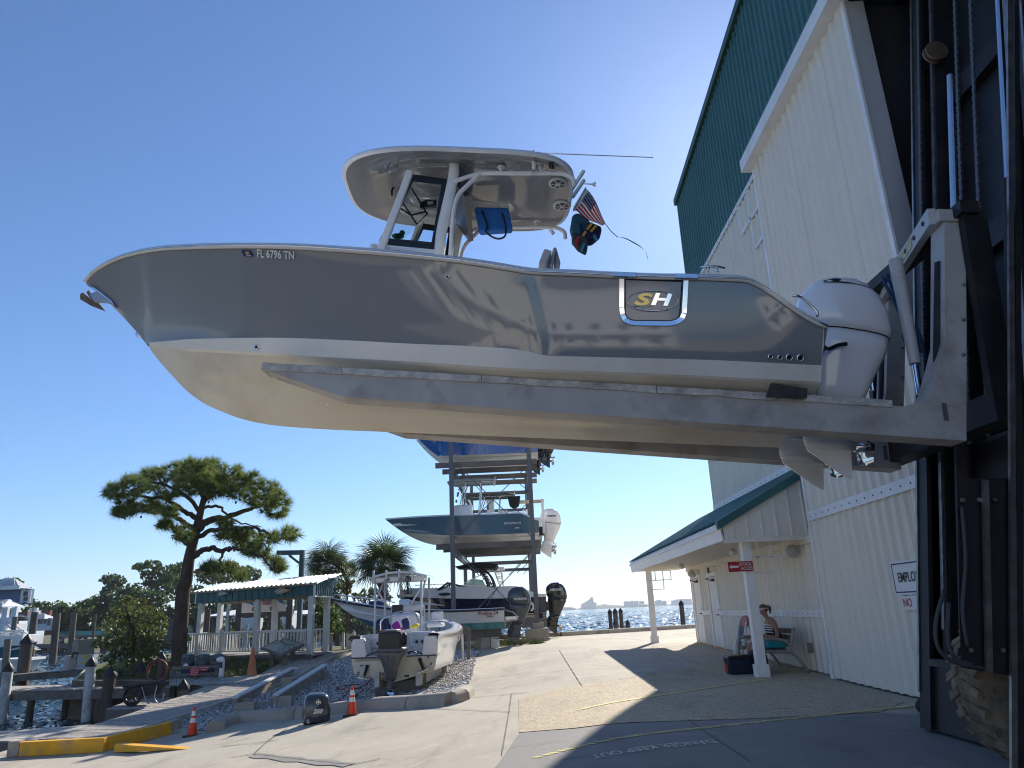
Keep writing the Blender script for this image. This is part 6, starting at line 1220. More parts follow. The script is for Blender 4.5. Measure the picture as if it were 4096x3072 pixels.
# console, T-top, seats, tow arch
YC_ = BYB+3.4; cq = lambda px, Y=YC_: wl(px, Y)
a, c = cq(RS(880, 640)), cq(RS(1215, 600)); z6 = c[2]; bbox(wb, 'console', M_BAYW, -3.9, -3.2, c[1], a[1], zt_-.1, z6, .06, 3)
bb = BB(); bb.prism([(-3.35, a[1], z6), (-3.35, c[1], z6), (-3.7, c[1]+.08, z6+.62), (-3.7, a[1]-.08, z6+.62)], (-.01, 0, 0)); put('windshield', bb.data('windshield'), M_GLASS, wb, local=True)
P = cq(RS(955, 655)); bbox(wb, 'display', M_BLACK, -3.19, -3.15, P[1]-.17, P[1]+.17, P[2]-.13, P[2]+.13, .02); P = cq(RS(1195, 700)); bbox(wb, 'radio', M_BLACK, -3.19, -3.17, P[1]-.14, P[1]+.14, P[2]-.08, P[2]+.08, .01)
tl, tr_ = cq(RS(650, 345)), cq(RS(1325, 262)); zt3 = (cq(RS(740, 330))[2]+cq(RS(1200, 270))[2])/2; vm = (cq(RS(690, 330))[1]+cq(RS(1270, 265))[1])/2; hw_ = abs(cq(RS(660, 330))[1]-cq(RS(1290, 265))[1])/2
bb = BB(); bb.loft([[(u, vm+hw_*q, zt3+.1-.16*q*q) for q in np.linspace(-1, 1, 13)] for u in (-4.6, -2.9)]+[[(u, vm+hw_*q, zt3+.16-.16*q*q) for q in np.linspace(-1, 1, 13)] for u in (-2.9, -4.6)]); put('t_top', bb.data('t_top', True), M_BAYW, wb, local=True)
bbox(wb, 'electronics_box', M_BAYW, -3.5, -2.95, vm-.8, vm+.85, zt3-.16, zt3+.0, .04, 3)
for vv in (.75, .35, -.05, -.45): pipe(wb, [(-2.92, vm+vv, zt3-.18), (-2.86, vm+vv, zt3+.2)], .035, M_BAYW, 'rod_holder')
for vv in (.25, -.45): bb = BB(); bb.lathe([(.035, 0), (.035, .01)], (-2.945, vm+vv+.05, zt3-.08), (1, 0, 0), 10); put('speaker', bb.data('speaker'), M_BLACK, wb, local=True)
for s, cx in ((1, (845, 850)), (-1, (1185, 1230))):
    for u in (-3.0, -4.2): vv = vm+s*.72; pipe(wb, [(u, vv, zt3-.02), (u+.05, vv-.0, zt_+.1)], .035, M_BAYW, 'top_leg')
    pipe(wb, [(-3.0, vm+s*.72, z6+.1), (-4.0, vm+s*.66, z6+.9)], .03, M_BAYW, 'top_brace'); pipe(wb, [(-3.05, vm+s*.72, zt3-.3), (-3.05, vm+s*.35, z6-.05)], .03, M_BAYW, 'top_brace')
pts = [wl(RS(*q), BYB+.55) for q in ((755, 900), (755, 800), (790, 755), (870, 730), (960, 720), (1040, 735), (1075, 790), (1085, 900), (1105, 1090))]; pipe(wb, catm(pts), .022, M_CHROME, 'tow_arch')
a, c = wl(RS(1315, 790), BYB+2.3), wl(RS(1445, 680), BYB+2.3); bbox(wb, 'folding_seat_back', M_CAPW, a[0]-.1, a[0], min(a[1], c[1]), max(a[1], c[1]), a[2], c[2], .07, 3); bbox(wb, 'seat_cushion', M_CAPW, a[0]-.1, a[0]+.5, min(a[1], c[1])-.05, max(a[1], c[1])+.05, a[2]-.16, a[2]-.04, .05, 3)
a, c = wl(RS(870, 870), BYB+2.4), wl(RS(1170, 690), BYB+2.4); bbox(wb, 'leaning_post', M_CAPW, a[0]-.4, a[0], min(a[1], c[1]), max(a[1], c[1]), a[2]-.2, c[2], .1, 3)
for dv in (-.06, 0.02): pipe(wb, catm([wl(RS(*q), BYB+2.2) for q in ((850, 720), (950, 685), (1090, 680), (1150, 720), (1175, 800), (1180, 860))]), .02, M_CHROME, 'seat_rail')
P = wl(RS(420, 1000), BYB); bb = BB()
for k in range(4): bb.tube(catm([(-.1-.05*k, HB+.04, zr_+.06+.01*k), (-.1-.05*k, HB+.1, zr_-.02), (-.02-.04*k, HB+.02, zr_+.05), (-.4, HB-.2, zr_+.12)]), .018, 6)
put('coiled_line', bb.data('coiled_line', True), M_BLACK, wb, local=True)
# loose gear in the boat: vests, ropes, sheet
M_VB = mat('vest_blue', (.03, .04, .13), .85, var=.15, scale=7, bump=.3, bscale=18); M_VP = mat('vest_purple', (.28, .03, .30), .8, var=.12, scale=7, bump=.3, bscale=18); M_VY = mat('yellow_dry_bag', (.62, .55, .03), .6, var=.1); M_VPK = mat('vest_pink', (.5, .04, .2), .8, var=.1)
def vest(pts, mt, Y, th, lb, name='life_vest', cat='life vest', group='life vests in the bay boat'):
    q_ = [wl(RS(*p), Y) for p in pts]; bb = BB(); bb.prism(q_, (th, 0, 0)); M_ = Matrix(BMW.tolist()); tt = thing(name, (0, 0, 0), lb, cat, group, M=M_); o = put('body', bb.data('body'), mt, tt, local=True, bevel=.05, seg=3); return tt, q_
tt, q_ = vest(((715, 780), (770, 755), (830, 770), (850, 860), (830, 890), (750, 885), (745, 830)), M_VB, BYB+1.5, .18, 'dark blue life vest at the left end of the row of vests'); bb = BB(); bb.tube(q_[1:4], .03, 6); put('strap', bb.data('strap'), M_BLACK, tt, local=True)
tt, q_ = vest(((885, 830), (930, 790), (965, 780), (985, 860), (960, 890), (890, 865)), M_VP, BYB+1.45, .16, 'purple life vest in the middle of the row of vests'); bb = BB(); bb.prism([wl(RS(*p), BYB+1.4) for p in ((940, 865), (1005, 855), (1008, 885), (940, 890))], (.1, 0, 0)); put('collar', bb.data('collar'), M_VPK, tt, local=True, bevel=.03)
tt, q_ = vest(((990, 770), (1060, 745), (1085, 770), (1085, 870), (1010, 885), (1000, 800)), M_VB, BYB+1.5, .16, 'dark blue life vest with pink edging beside the yellow bag'); bb = BB(); bb.tube(catm([wl(RS(*p), BYB+1.42) for p in ((985, 800), (1020, 820), (1025, 870))]), .025, 6); put('edging', bb.data('edging'), M_VPK, tt, local=True)
vest(((1095, 860), (1120, 825), (1165, 812), (1195, 820), (1175, 855), (1130, 868)), M_VY, BYB+1.4, .2, 'bright yellow dry bag lying by the vests', 'dry_bag', 'bag', None)
for nm, lb, mt, cx, cy0, cy1 in (('dock_line', 'pale coiled rope hanging from the left rod holder of the T-top', mat('pale_rope', (.42, .37, .33), .9, var=.2, scale=30), 815, 320, 470), ('dock_line', 'pale knotted rope hanging from the middle of the T-top', MATS['pale_rope'], 975, 300, 540), ('dock_line', 'black rope hanging from the right rod holder of the T-top', M_BLACK, 1052, 285, 490)):
    tt = thing(nm, (0, 0, 0), lb, 'rope', 'ropes hanging from the T-top', M=Matrix(BMW.tolist())); bb = BB()
    for k in range(5):
        a = (k-2)*9; pts = [wl(RS(cx+q*(a+6*math.sin(k*2)), cy0+(cy1-cy0)*f), BYB+2.9) for q, f in ((.4, 0), (1.5, .2), (.6, .4), (1.2, .6), (2., .8), (1.2, .97), (.2, .85), (.4, .55))]; bb.tube(catm(pts, 4), .013, 5)
    put('strand', bb.data('strand', True), mt, tt, local=True, kind='stuff')
# timber blocking
bl = thing('boat_blocks', (kP[0], BYB, g(kP[0], BYB)), 'timber bunk blocking under the white bay boat', 'boat stand')
for (cx, Y, w_) in ((760, 20.7, .2), (1190, 20.7, .2), (800, 24.4, .2), (1330, 24.0, .2)):
    P = atY(*RS(cx, 1500), Y); zg = g(P[0], Y); mb = MB(); mb.box(P[0]-w_/2-.05, P[0]+w_/2+.05, Y, Y+.14, zg-.05, kP[2]+zc_*.75); mk(mb, 'upright', M_BUNK, bl)
for Y in (20.65, 24.2):
    P, Q = atY(*RS(700, 1550), Y), atY(*RS(1240, 1550), Y); mb = MB(); mb.beam((P[0], Y+.1, g(P[0], Y)+.16), (Q[0], Y+.1, g(Q[0], Y)+.16), .3, .28); mk(mb, 'sill', M_BUNK, bl); mb = MB(); mb.beam((P[0]+.1, Y+.2, kP[2]-.12), (Q[0]-.1, Y+.2, kP[2]-.12), .14, .14); mk(mb, 'cross_beam', M_BUNK, bl)
for cx in (715, 1170):
    P = atY(*RS(cx, 1470), 20.3); mb = MB(); mb.beam((P[0], 20.25, kP[2]+zc_*.35), (P[0]+.3, 26, kP[2]+zc_*.35), .12, .36); mk(mb, 'bunk', mat('pale_carpet_bunk', (.55, .54, .5), .9, var=.15, scale=5), bl)
P = atY(*RS(1365, 1330), 24); mb = MB(); mb.box(P[0]-.35, P[0]+.35, 23.8, 24.3, g(P[0], 24), g(P[0], 24)+.3); mk(mb, 'concrete_block', M_KERB, bl, bevel=.02)
# tilted hull skin stays with the boat: spare cowling on the apron
cP = atG(*C7(1325, 1005)); sc_ = 735/np.linalg.norm(cP-CO)
t = thing('engine_cowling', cP, 'dark grey outboard cowling marked 250 standing on the apron by the kerb', 'engine cowling'); ca = nrm(V(.35, -.94, 0)); cb_ = V(-ca[1], ca[0], 0)
def cring(z, a, c, p=.62, sh_=0, n=28):
    z, a, c, sh_ = z*.77, a*.77, c*.77, sh_*.77; return [cP+ca*(sh_+a*math.copysign(abs(math.cos(t_))**p, math.cos(t_)))+cb_*c*math.copysign(abs(math.sin(t_))**p, math.sin(t_))+V(0, 0, z) for t_ in np.linspace(0, 2*PI, n+1)[:-1]]
mb = MB(); mb.loft([cring(.03, .33, .37), cring(.08, .36, .39), cring(.3, .37, .395), cring(.5, .36, .38), cring(.66, .34, .35, .6, -.02), cring(.74, .3, .3, .7, -.04), cring(.79, .2, .2, .8, -.05), cring(.8, .05, .05, 1, -.05)], True, True); mks(mb, 'shell', M_ENGG, t, 70)
mb = MB(); mb.loft([cring(.0, .31, .36), cring(.04, .34, .385)], True, True); mk(mb, 'lower_rim', M_BLACK, t)
face = lambda a, z: cP+(ca*.373+cb_*a+V(0, 0, z))*.77
text('number', '250', M_LET, .115, face(.0, .33)+ca*.004, cb_, (0, 0, 1), t, shear=.3, sx=1.1, offset=.006)
mb = MB(); mb.tube([face(.02+.065*math.cos(q), .58+.06*math.sin(q))-ca*.012 for q in np.linspace(0, 2*PI, 17)[:-1]], .007, 6, closed=True); mk(mb, 'emblem', M_CHROME, t)
for q in range(3): mb = MB(); a_ = q*PI/3+PI/2; mb.beam(face(.02+.055*math.cos(a_), .58+.05*math.sin(a_))-ca*.006, face(.02-.055*math.cos(a_), .58-.05*math.sin(a_))-ca*.006, .008, .008); mk(mb, 'emblem_bar', M_CHROME, t)
mb = MB(); mb.lathe([(.045, 0), (.045, .006)], face(-.24, .09)-ca*.03, ca, 14); mk(mb, 'round_sticker', mat('sticker_grey', (.4, .4, .38), .6), t)
text('side_lettering', 'YAMAHA', M_LET, .08, cP+cb_*.307+V(0, 0, .24)-ca*.04, -ca, (0, 0, 1), t, offset=.003)
# ================================================================== DOCKS, PAVILION, YARD THINGS
M_PLANK = mat('grey_dock_plank', (.37, .34, .305), .9, var=.28, scale=5, stretch=(2, 2, 2), bump=.4, bscale=25)
M_PLANKL = mat('pale_dock_plank', (.46, .42, .37), .9, var=.22, scale=5, bump=.4, bscale=25)
M_FASC = mat('dock_fascia_timber', (.16, .145, .13), .9, var=.25, scale=3, bump=.3, bscale=18)
M_TIMB = mat('weathered_timber', (.34, .30, .25), .9, var=.25, scale=4, bump=.4, bscale=22, dirt=(.2, .13, .08), dscale=3, damt=.5)
M_WPILE = mat('white_piling', (.55, .55, .53), .7, var=.2, scale=4, dirt=(.25, .23, .2), dscale=3, damt=.7)
def lerp_poly(P, f):
    P = [V(*q) for q in P]; d = [0]
    for i in range(len(P)-1): d.append(d[-1]+np.linalg.norm(P[i+1]-P[i]))
    t = f*d[-1]
    for i in range(len(P)-1):
        if t <= d[i+1] or i == len(P)-2: return P[i]+(P[i+1]-P[i])*((t-d[i])/max(d[i+1]-d[i], 1e-6))
def plank_deck(root, Lp, Rp, n, zf, mt, th=.04, gap=.1, joint=True):
    for i in range(n):
        f0, f1 = (i+gap)/n, (i+1-gap)/n; a, b_, c, d = lerp_poly(Lp, f0), lerp_poly(Rp, f0), lerp_poly(Rp, f1), lerp_poly(Lp, f1); j = random.uniform(-.006, .006); e = random.uniform(-.02, .02)
        zs = [zf(q)+j for q in (a, b_, c, d)]; q4 = [a, b_, c, d]; mb = MB(); mb.hexa([(q[0], q[1], z-th) for q, z in zip(q4, zs)]+[(q[0], q[1], z) for q, z in zip(q4, zs)]); put('plank', mb.data('plank'), mt, root)
def struct_root(name, loc): t = thing(name, loc, None, None); t['kind'] = 'structure'; return t
zg = lambda q: g(q[0], q[1])+.1
Lp = G2([C2(350, 1412), C2(960, 1250), C2(1550, 1065), C2(1900, 960), C2(2212, 872), C3(940, 1545), C3(1220, 1390), C3(1480, 1325)])
Rp = G2([C2(1010, 1398), C2(1650, 1208), C2(2000, 1098), C2(2212, 1022), C7(900, 480), C3(1640, 1398), C3(1880, 1290)])
bw_ = struct_root('boardwalk', (*Lp[0], -1)); plank_deck(bw_, Lp, Rp, 118, zg, M_PLANK)
mb = MB(); Pl = [lerp_poly(Lp, f) for f in np.linspace(0, 1, 40)]; mb.loft([[(p[0], p[1], g(*p)-.35), (p[0], p[1], g(*p)+.055)] for p in Pl]); mk(mb, 'side_fascia', M_FASC, bw_)
mb = MB(); Pl = [lerp_poly(Rp, f) for f in np.linspace(0, 1, 40)]; mb.loft([[(p[0], p[1], g(*p)-.1), (p[0], p[1], g(*p)+.12), (p[0]+.1, p[1]-.03, g(*p)+.12), (p[0]+.1, p[1]-.03, g(*p)-.1)] for p in Pl]); mk(mb, 'side_board', M_PLANKL, bw_)
dk = struct_root('dock_section', (-13, 20, -1)); A, B_ = G2([C2(-260, 1350), C2(900, 1262)]), G2([C2(-260, 1432), C2(345, 1420)])
plank_deck(dk, [A[0], B_[0]], [A[1], B_[1]], 7, zg, M_PLANKL, gap=.025)
mb = MB(); mb.loft([[(p[0], p[1], -1.5), (p[0], p[1], g(*p)+.06)] for p in (V(*B_[0]), V(*B_[1]))]); mk(mb, 'fascia', M_FASC, dk)
# cart platform
cp = struct_root('cart_platform', (-12, 25, -1)); q4 = [atZ(*C2(1050, 1068), -.78)[:2], atZ(*C2(1560, 1058), -.78)[:2], atZ(*C2(1930, 955), -.78)[:2], atZ(*C2(1350, 958), -.78)[:2]]
plank_deck(cp, [q4[0], q4[3]], [q4[1], q4[2]], 22, lambda q: -.78, M_PLANK); mb = MB(); mb.beam((*q4[0], -.97), (*q4[1], -.97), .06, .32); mk(mb, 'fascia', M_FASC, cp); mb = MB(); mb.beam((*q4[0], -.97), (*q4[3], -.97), .06, .32); mk(mb, 'fascia', M_FASC, cp)
# piers
def pier(name, p0, p1, depth, z, mt, n, fh=.3):
    t = struct_root(name, (*p0, z)); p0, p1 = V(*p0), V(*p1); d = nrm(p1-p0); nn = V(-d[1], d[0]); nn = nn if nn[1] > 0 else -nn
    plank_deck(t, [p0, p1], [p0+nn*depth, p1+nn*depth], n, lambda q: z, mt); mb = MB(); mb.beam((*p0, z-.05-fh/2), (*p1, z-.05-fh/2), .07, fh); mk(mb, 'fascia', M_FASC, t); mb = MB(); q0, q1 = p0+nn*depth, p1+nn*depth; mb.beam((*q0, z-.05-fh/2), (*q1, z-.05-fh/2), .07, fh); mk(mb, 'fascia', M_FASC, t)
    k = int(np.linalg.norm(p1-p0)/2.6)
    for i in range(k+1):
        for s in (.12, depth-.12): q = p0+(p1-p0)*i/max(k, 1)+nn*s; mb = MB(); mb.tube([(q[0], q[1], WATER-2), (q[0], q[1], z-.05)], .13, 10); mk(mb, 'pier_pile', M_PILE, t)
    return t
pA0, pA1 = atZ(*C2(-350, 900), -.4)[:2], atZ(*C2(1680, 850), -.4)[:2]; pier('finger_pier', pA0, pA1, 1.9, -.4, M_PLANKL, 60)
pB0, pB1 = atZ(*C2(-300, 765), -.4)[:2], atZ(*C2(880, 682), -.4)[:2]; pier('finger_pier', pB0, pB1, 1.2, -.4, M_FASC, 40, .28)
pC0, pC1 = atZ(*C2(360, 432), -.2)[:2], atZ(*C2(1020, 430), -.2)[:2]; pier('far_pier', pC0, pC1, 2., -.2, M_FASC, 24, .5)
# land walkway from pier A to the lawn
w0 = struct_root('shore_walk', (-11, 28, -.4)); La = [tuple(atZ(*C2(1660, 850), -.38)[:2]), tuple(atG(*C2(2212, 835))[:2]), tuple(atG(*C3(930, 1570))[:2])]; Ra = [tuple(atZ(*C2(1660, 790), -.38)[:2]), tuple(atG(*C2(2212, 775))[:2]), tuple(atG(*C3(930, 1535))[:2])]
plank_deck(w0, La, Ra, 34, lambda q: max(-.38, g(q[0], q[1])+.06), M_PLANKL)
# pilings in the near water
for (top, foot, Y, rd, cap, mt, lb, gp) in (
        ((80, 690), (25, 1230), 28.6, .17, True, M_WPILE, 'white painted piling with pointed black cap at the left edge', 1), ((895, 640), (868, 1210), 28.2, .17, True, M_WPILE, 'white painted piling with black cap in front of the near pier', 1), ((1083, 745), (1030, 1185), 28.0, .21, True, M_PILE, 'brown piling with black cap left of the yard cart', 1),
        ((1385, 690), (1372, 835), 29.8, .19, True, M_PILE, 'brown capped piling behind the yard cart', 1), ((1802, 870), (1790, 955), 25.9, .17, True, M_PILE, 'short capped piling right of the yard cart', 1), ((80, 385), (48, 1000), 31.5, .13, False, M_FASC, 'thin dark post at the left edge rising above the capped piling', 0),
        ((265, 420), (240, 700), 41.0, .3, True, M_PILE, 'thick capped piling beside the teal boat', 0), ((305, 480), (288, 660), 60., .3, False, M_PILE, 'piling under the bow of the teal boat', 0), ((563, 130), (522, 625), 78, .33, False, M_PILE, 'tall bare piling, left of the two tallest in the canal', 0), ((728, 132), (690, 550), 92, .33, False, M_PILE, 'tall bare piling, right of the two tallest in the canal', 0),
        ((345, 120), (320, 320), 75, .32, False, M_PILE, 'tall bare piling in front of the blue house stairs', 0), ((150, 165), (135, 320), 72, .22, False, M_FASC, 'thin dark post in front of the blue house porch', 0), ((938, 140), (922, 335), 98, .16, False, M_PILE, 'slim grey pole left of the bush in the distance', 0), ((1595, 590), (1600, 700), 28.5, .14, True, M_PILE, 'short capped post holding the red hose coil', 1)):
    P = atY(*C2(*top), Y); F2 = atY(*C2(*foot), Y); piling((F2[0], Y), P[2], rd, lb, cap, 'pilings of the docks', M_CAP, mt, (P[0]-F2[0], 0))
# yellow timbers
def timber(a, c, wd, ht, mt, name, lb, cat, gp=None, zoff=0.):
    t = thing(name, a, lb, cat, gp); mb = MB(); mb.beam(V(*a)+V(0, 0, ht/2+zoff), V(*c)+V(0, 0, ht/2+zoff), wd, ht); mk(mb, 'beam', mt, t, bevel=.012); return t
a, c = atG(*C2(200, 1535)), atG(*C2(1030, 1490)); t = timber(a, c, .2, .3, M_YEL, 'wheel_stop', 'long yellow painted timber along the near end of the boardwalk', 'wheel stop', 'yellow timbers at the dock'); mb = MB(); d = nrm(c-a); mb.beam(a+V(0, 0, .17)-d*.25, a+V(0, 0, .17)-d*.003, .22, .32); mk(mb, 'raw_end', M_TIMB, t)
a, c = atG(*C2(1035, 1480)), atG(*C2(1660, 1322)); t = timber(a, c, .16, .3, M_YEL, 'wheel_stop', 'yellow painted timber rising along the side of the boardwalk', 'wheel stop', 'yellow timbers at the dock'); mb = MB(); mb.beam(c+V(0, 0, .2)+nrm(c-a)*.01, c+V(0, 0, .2)+nrm(c-a)*.3, .22, .24); mk(mb, 'raw_end', M_TIMB, t)
a, c = atG(*C2(1115, 1500)), atG(*C2(1840, 1468)); t = thing('wheel_stop', a, 'low yellow painted ramp edge tapering across the apron', 'wheel stop', 'yellow timbers at the dock'); mb = MB(); n_ = V(.05, .25, 0); mb.add([a, c, c+n_, a+n_, a+V(0, .02, .17), a+n_+V(0, 0, .17)], [(0, 1, 4), (3, 5, 2), (0, 4, 5, 3), (1, 2, 5, 4), (0, 3, 2, 1)]); mk(mb, 'beam', M_YEL, t)
# ---- cones
M_ORANGE = mat('cone_orange', (.75, .06, .015), .45, var=.05); M_COLLAR = mat('reflective_collar', (.78, .78, .78), .35, var=.05); M_ORFADE = mat('faded_cone_orange', (.55, .2, .08), .7, var=.3, scale=4, dirt=(.45, .3, .16), dscale=3, damt=.6)
def cone(P, h, lb, collars=True, mt=None, base=True, lean=0):
    t = thing('traffic_cone', P, lb, 'traffic cone', 'traffic cones'); mt = mt or M_ORANGE; r0, r1 = h*.19, h*.045; rad = lambda f: r0+(r1-r0)*f
    cuts = [0, 1] if not collars else [0, .44, .60, .68, .86, 1]
    for i in range(len(cuts)-1):
        mb = MB(); f0, f1 = cuts[i], cuts[i+1]; mb.lathe([(rad(f0), .03+f0*h), (rad(f1), .03+f1*h)], P, (lean, 0, 1), 20); mks(mb, 'collar' if i % 2 else 'shell', M_COLLAR if i % 2 else mt, t)
    if base: mb = MB(); s = h*.27; mb.box(P[0]-s, P[0]+s, P[1]-s, P[1]+s, P[2]-.02, P[2]+.035); mk(mb, 'base', M_BLACK, t, bevel=.01)
    return t
cone(atG(*C2(1888, 1335)), .62, 'orange cone with two white collars at the corner of the gravel kerb'); cone(atG(*C7(1820, 905)), .58, 'orange cone with two white collars beside the dark engine cowling')
cone(atG(*C3(845, 1530)), .95, 'tall faded orange cone without collars by the pavilion', False, M_ORFADE, False)
# ---- boat bunks on the gravel
for nt_, ft, Yn, Yf, lb in ((C7(205, 655), C7(1000, 245), 23.5, 27.6, 'left of two long timber bunks with white tops on the gravel'), (C7(768, 622), C7(1450, 200), 22.7, 26.6, 'right of two long timber bunks with white tops on the gravel')):
    a, c = atY(*nt_, Yn), atY(*ft, Yf); t = thing('boat_bunk', a, lb, 'boat bunk', 'boat bunks on the gravel'); dz = V(0, 0, .26)
    mb = MB(); mb.beam(a-dz, c-dz, .15, .44); mk(mb, 'beam', M_TIMB, t, bevel=.01); mb = MB(); mb.beam(a+V(0, 0, -.01)-nrm(c-a)*.01, c+V(0, 0, -.01)+nrm(c-a)*.01, .19, .07); mk(mb, 'white_cap', mat('worn_white_vinyl', (.68, .67, .65), .6, var=.12, scale=8, bump=.3, bscale=12), t, bevel=.02)
    for f in (.08, .88): P = a+(c-a)*f; zz_ = g(P[0], P[1]); mb = MB(); mb.box(P[0]-.14+.16, P[0]+.14+.16, P[1]-.06, P[1]+.06, zz_, P[2]-.1); mk(mb, 'post', M_TIMB, t)
    for i in range(18): P = a+(c-a)*(i+.5)/18+V(.0, 0, -.035); mb = MB(); s_ = nrm(np.cross(c-a, V(0, 0, 1))); mb.lathe([(.012, 0), (.012, .01)], P+s_*.095, s_, 6); mk(mb, 'nail', M_DKMET, t)
bt = thing('bunk_trestle', atG(*C7(500, 880)), 'low cross timbers and concrete blocks joining the two bunks', 'trestle')
for (p, q, Y, h) in ((C7(330, 760), C7(740, 735), 23.0, .12), (C7(440, 830), C7(745, 790), 22.6, .12), (C7(920, 430), C7(1380, 400), 26.8, .14)): a, c = atY(*p, Y), atY(*q, Y); mb = MB(); mb.beam(a, c, .14, h); mk(mb, 'cross_timber', M_TIMB, bt)
for p in (C7(320, 880), C7(400, 870), C7(930, 510), C7(910, 790)): P = atG(*p); mb = MB(); mb.box(P[0]-.18, P[0]+.18, P[1]-.12, P[1]+.14, P[2]-.02, P[2]+.28); mk(mb, 'concrete_block', M_KERB, bt, bevel=.015)
# red hose on the gravel
M_HOSER = mat('dull_red_hose', (.22, .05, .04), .7, var=.2, scale=8); hp = [(1940, 478), (1800, 485), (1650, 510), (1615, 535), (1700, 545), (1900, 530), (1980, 550), (1900, 610), (1850, 660), (1900, 700), (1960, 720), (1800, 760), (1600, 770), (1570, 765), (1640, 690), (1740, 620), (1760, 570), (1900, 530), (2040, 460), (2085, 410)]
P_ = [atG(*C7(*q), .04) for q in hp]; mb = MB(); mb.tube(catm(P_, 4), .022, 6); mk(mb, 'garden_hose', M_HOSER, smooth=True, label='dull red hose looped on the gravel behind the cone', cat='hose')
# ---- yard cart
cP = atZ(*C2(1330, 1045), -.78); t = thing('yard_cart', cP, 'black two wheeled yard cart with pale tube handles on the dock', 'cart'); Yc = cP[1]; q = lambda cx, cy, dy=0: atY(*C2(cx, cy), Yc+dy)
mb = MB(); lo = [q(1230, 970), q(1560, 930), q(1560, 930, .7), q(1230, 970, .7)]; hi = [q(1210, 850), q(1665, 810), q(1640, 800, .8), q(1225, 845, .8)]; mb.hexa(lo+hi); mk(mb, 'tub', mat('black_poly', (.012, .012, .014), .5, var=.1), t, bevel=.02)
mb = MB(); mb.tube([hi[0], hi[1], hi[2], hi[3]], .03, 8, closed=True); mk(mb, 'rim', MATS['black_poly'], t)
for dy in (-.02, .72):
    C0 = q(1300, 975, dy); C0[2] = -.78+.31; mb = MB(); mb.tube([C0+V(.28*math.cos(a), 0, .28*math.sin(a)) for a in np.linspace(0, 2*PI, 25)[:-1]], .035, 8, closed=True); wh = mk(mb, 'wheel', M_BLACK, t, smooth=True); mb = MB()
    for k in range(6): a = k*PI/3; mb.beam(C0, C0+V(.27*math.cos(a), 0, .27*math.sin(a)), .03, .04)
    mb.lathe([(.05, -.04), (.05, .04)], C0, (0, 1, 0), 12); mk(mb, 'spokes', M_BLACK, wh)
for pts in (((1395, 855), (1440, 1000), (1480, 1020)), ((1545, 840), (1520, 960), (1560, 1015), (1600, 980), (1610, 920))): mb = MB(); mb.tube(catm([q(*p, -.08) for p in pts]), .018, 8); mk(mb, 'stand_tube', M_GALV, t, smooth=True)
# ---- hose coil on its post
P = atY(*C2(1555, 690), 28.35); t = thing('hose_coil', P, 'big coil of faded red hose hanging on a short post', 'hose'); mb = MB()
for k in range(9):
    rr = .36+.012*math.sin(k*2.3); ph = k*.7; mb.tube([P+V(rr*math.cos(a)*(1+.05*math.sin(3*a+ph)), .02*k-.1, rr*math.sin(a)*1.05-.02*k*.5) for a in np.linspace(0, 2*PI, 25)[:-1]], .022, 6, closed=True)
mk(mb, 'coil', mat('faded_red_hose', (.26, .10, .09), .7, var=.2, scale=8), t, smooth=True, kind='stuff')
# ---- bins behind a timber rail
M_BINB = mat('blue_barrel', (.012, .035, .12), .45, var=.1); M_BING = mat('grey_barrel', (.05, .055, .07), .5, var=.1); M_LID = mat('slate_lid', (.085, .12, .14), .45, var=.08)
YBn = 28.65
for i, (x0, x1, lb, mt) in enumerate(((20, 180, 'blue recycling barrel with slate lid and white round sticker, left of three', M_BINB), (190, 345, 'dark grey barrel with slate lid, middle of three', M_BING), (352, 505, 'blue recycling barrel with slate lid, right of three', M_BINB))):
    a, c = atY(*C3(x0, 1575), YBn), atY(*C3(x1, 1575), YBn); tp = atY(*C3(x0, 1285), YBn); cx = (a[0]+c[0])/2; R_ = (c[0]-a[0])/2*.92; z0 = (a[2]+c[2])/2; H = tp[2]-z0-.02; t = thing('recycling_barrel', (cx, YBn+R_, z0), lb, 'bin', 'recycling barrels by the pavilion')
    mb = MB(); mb.lathe([(R_*.86, 0), (R_*.95, .08), (R_, H*.3), (R_*.98, H*.6), (R_*.95, H*.62)], (cx, YBn+R_, z0), seg=20); mks(mb, 'barrel', mt, t)
    mb = MB(); mb.lathe([(R_*1.03, H*.62), (R_*1.04, H*.68), (R_*.98, H*.7), (R_*.97, H*.88), (R_*.85, H*.96), (R_*.4, H), (.02, H)], (cx, YBn+R_, z0), seg=20); ld = mks(mb, 'lid', M_LID, t); mb = MB(); mb.box(cx-R_*.55, cx+R_*.55, YBn-.02, YBn+.03, z0+H*.74, z0+H*.86); mk(mb, 'flap', M_BING, ld, bevel=.01)
    if i == 0: mb = MB(); mb.lathe([(.1, 0), (.1, .005)], (cx+.02, YBn-.005, z0+H*.52), (0, -1, 0), 16); mk(mb, 'round_sticker', M_SIGNW, t)
t = thing('bin_rail', atY(*C3(240, 1580), 28.35), 'grey timber rail with red notices in front of the barrels', 'rail')
for cy in (1435, 1515, 1575): a, c = atY(*C3(-20, cy+10), 28.35), atY(*C3(490, cy-12), 28.35); mb = MB(); mb.beam(a, c, .05, .1); mk(mb, 'rail', M_FASC, t)
for cx in (-15, 465): a, c = atY(*C3(cx, 1420), 28.4), atY(*C3(cx, 1585), 28.4); mb = MB(); mb.box(a[0]-.05, a[0]+.05, 28.38, 28.47, c[2]-.1, a[2]); mk(mb, 'post', M_FASC, t)
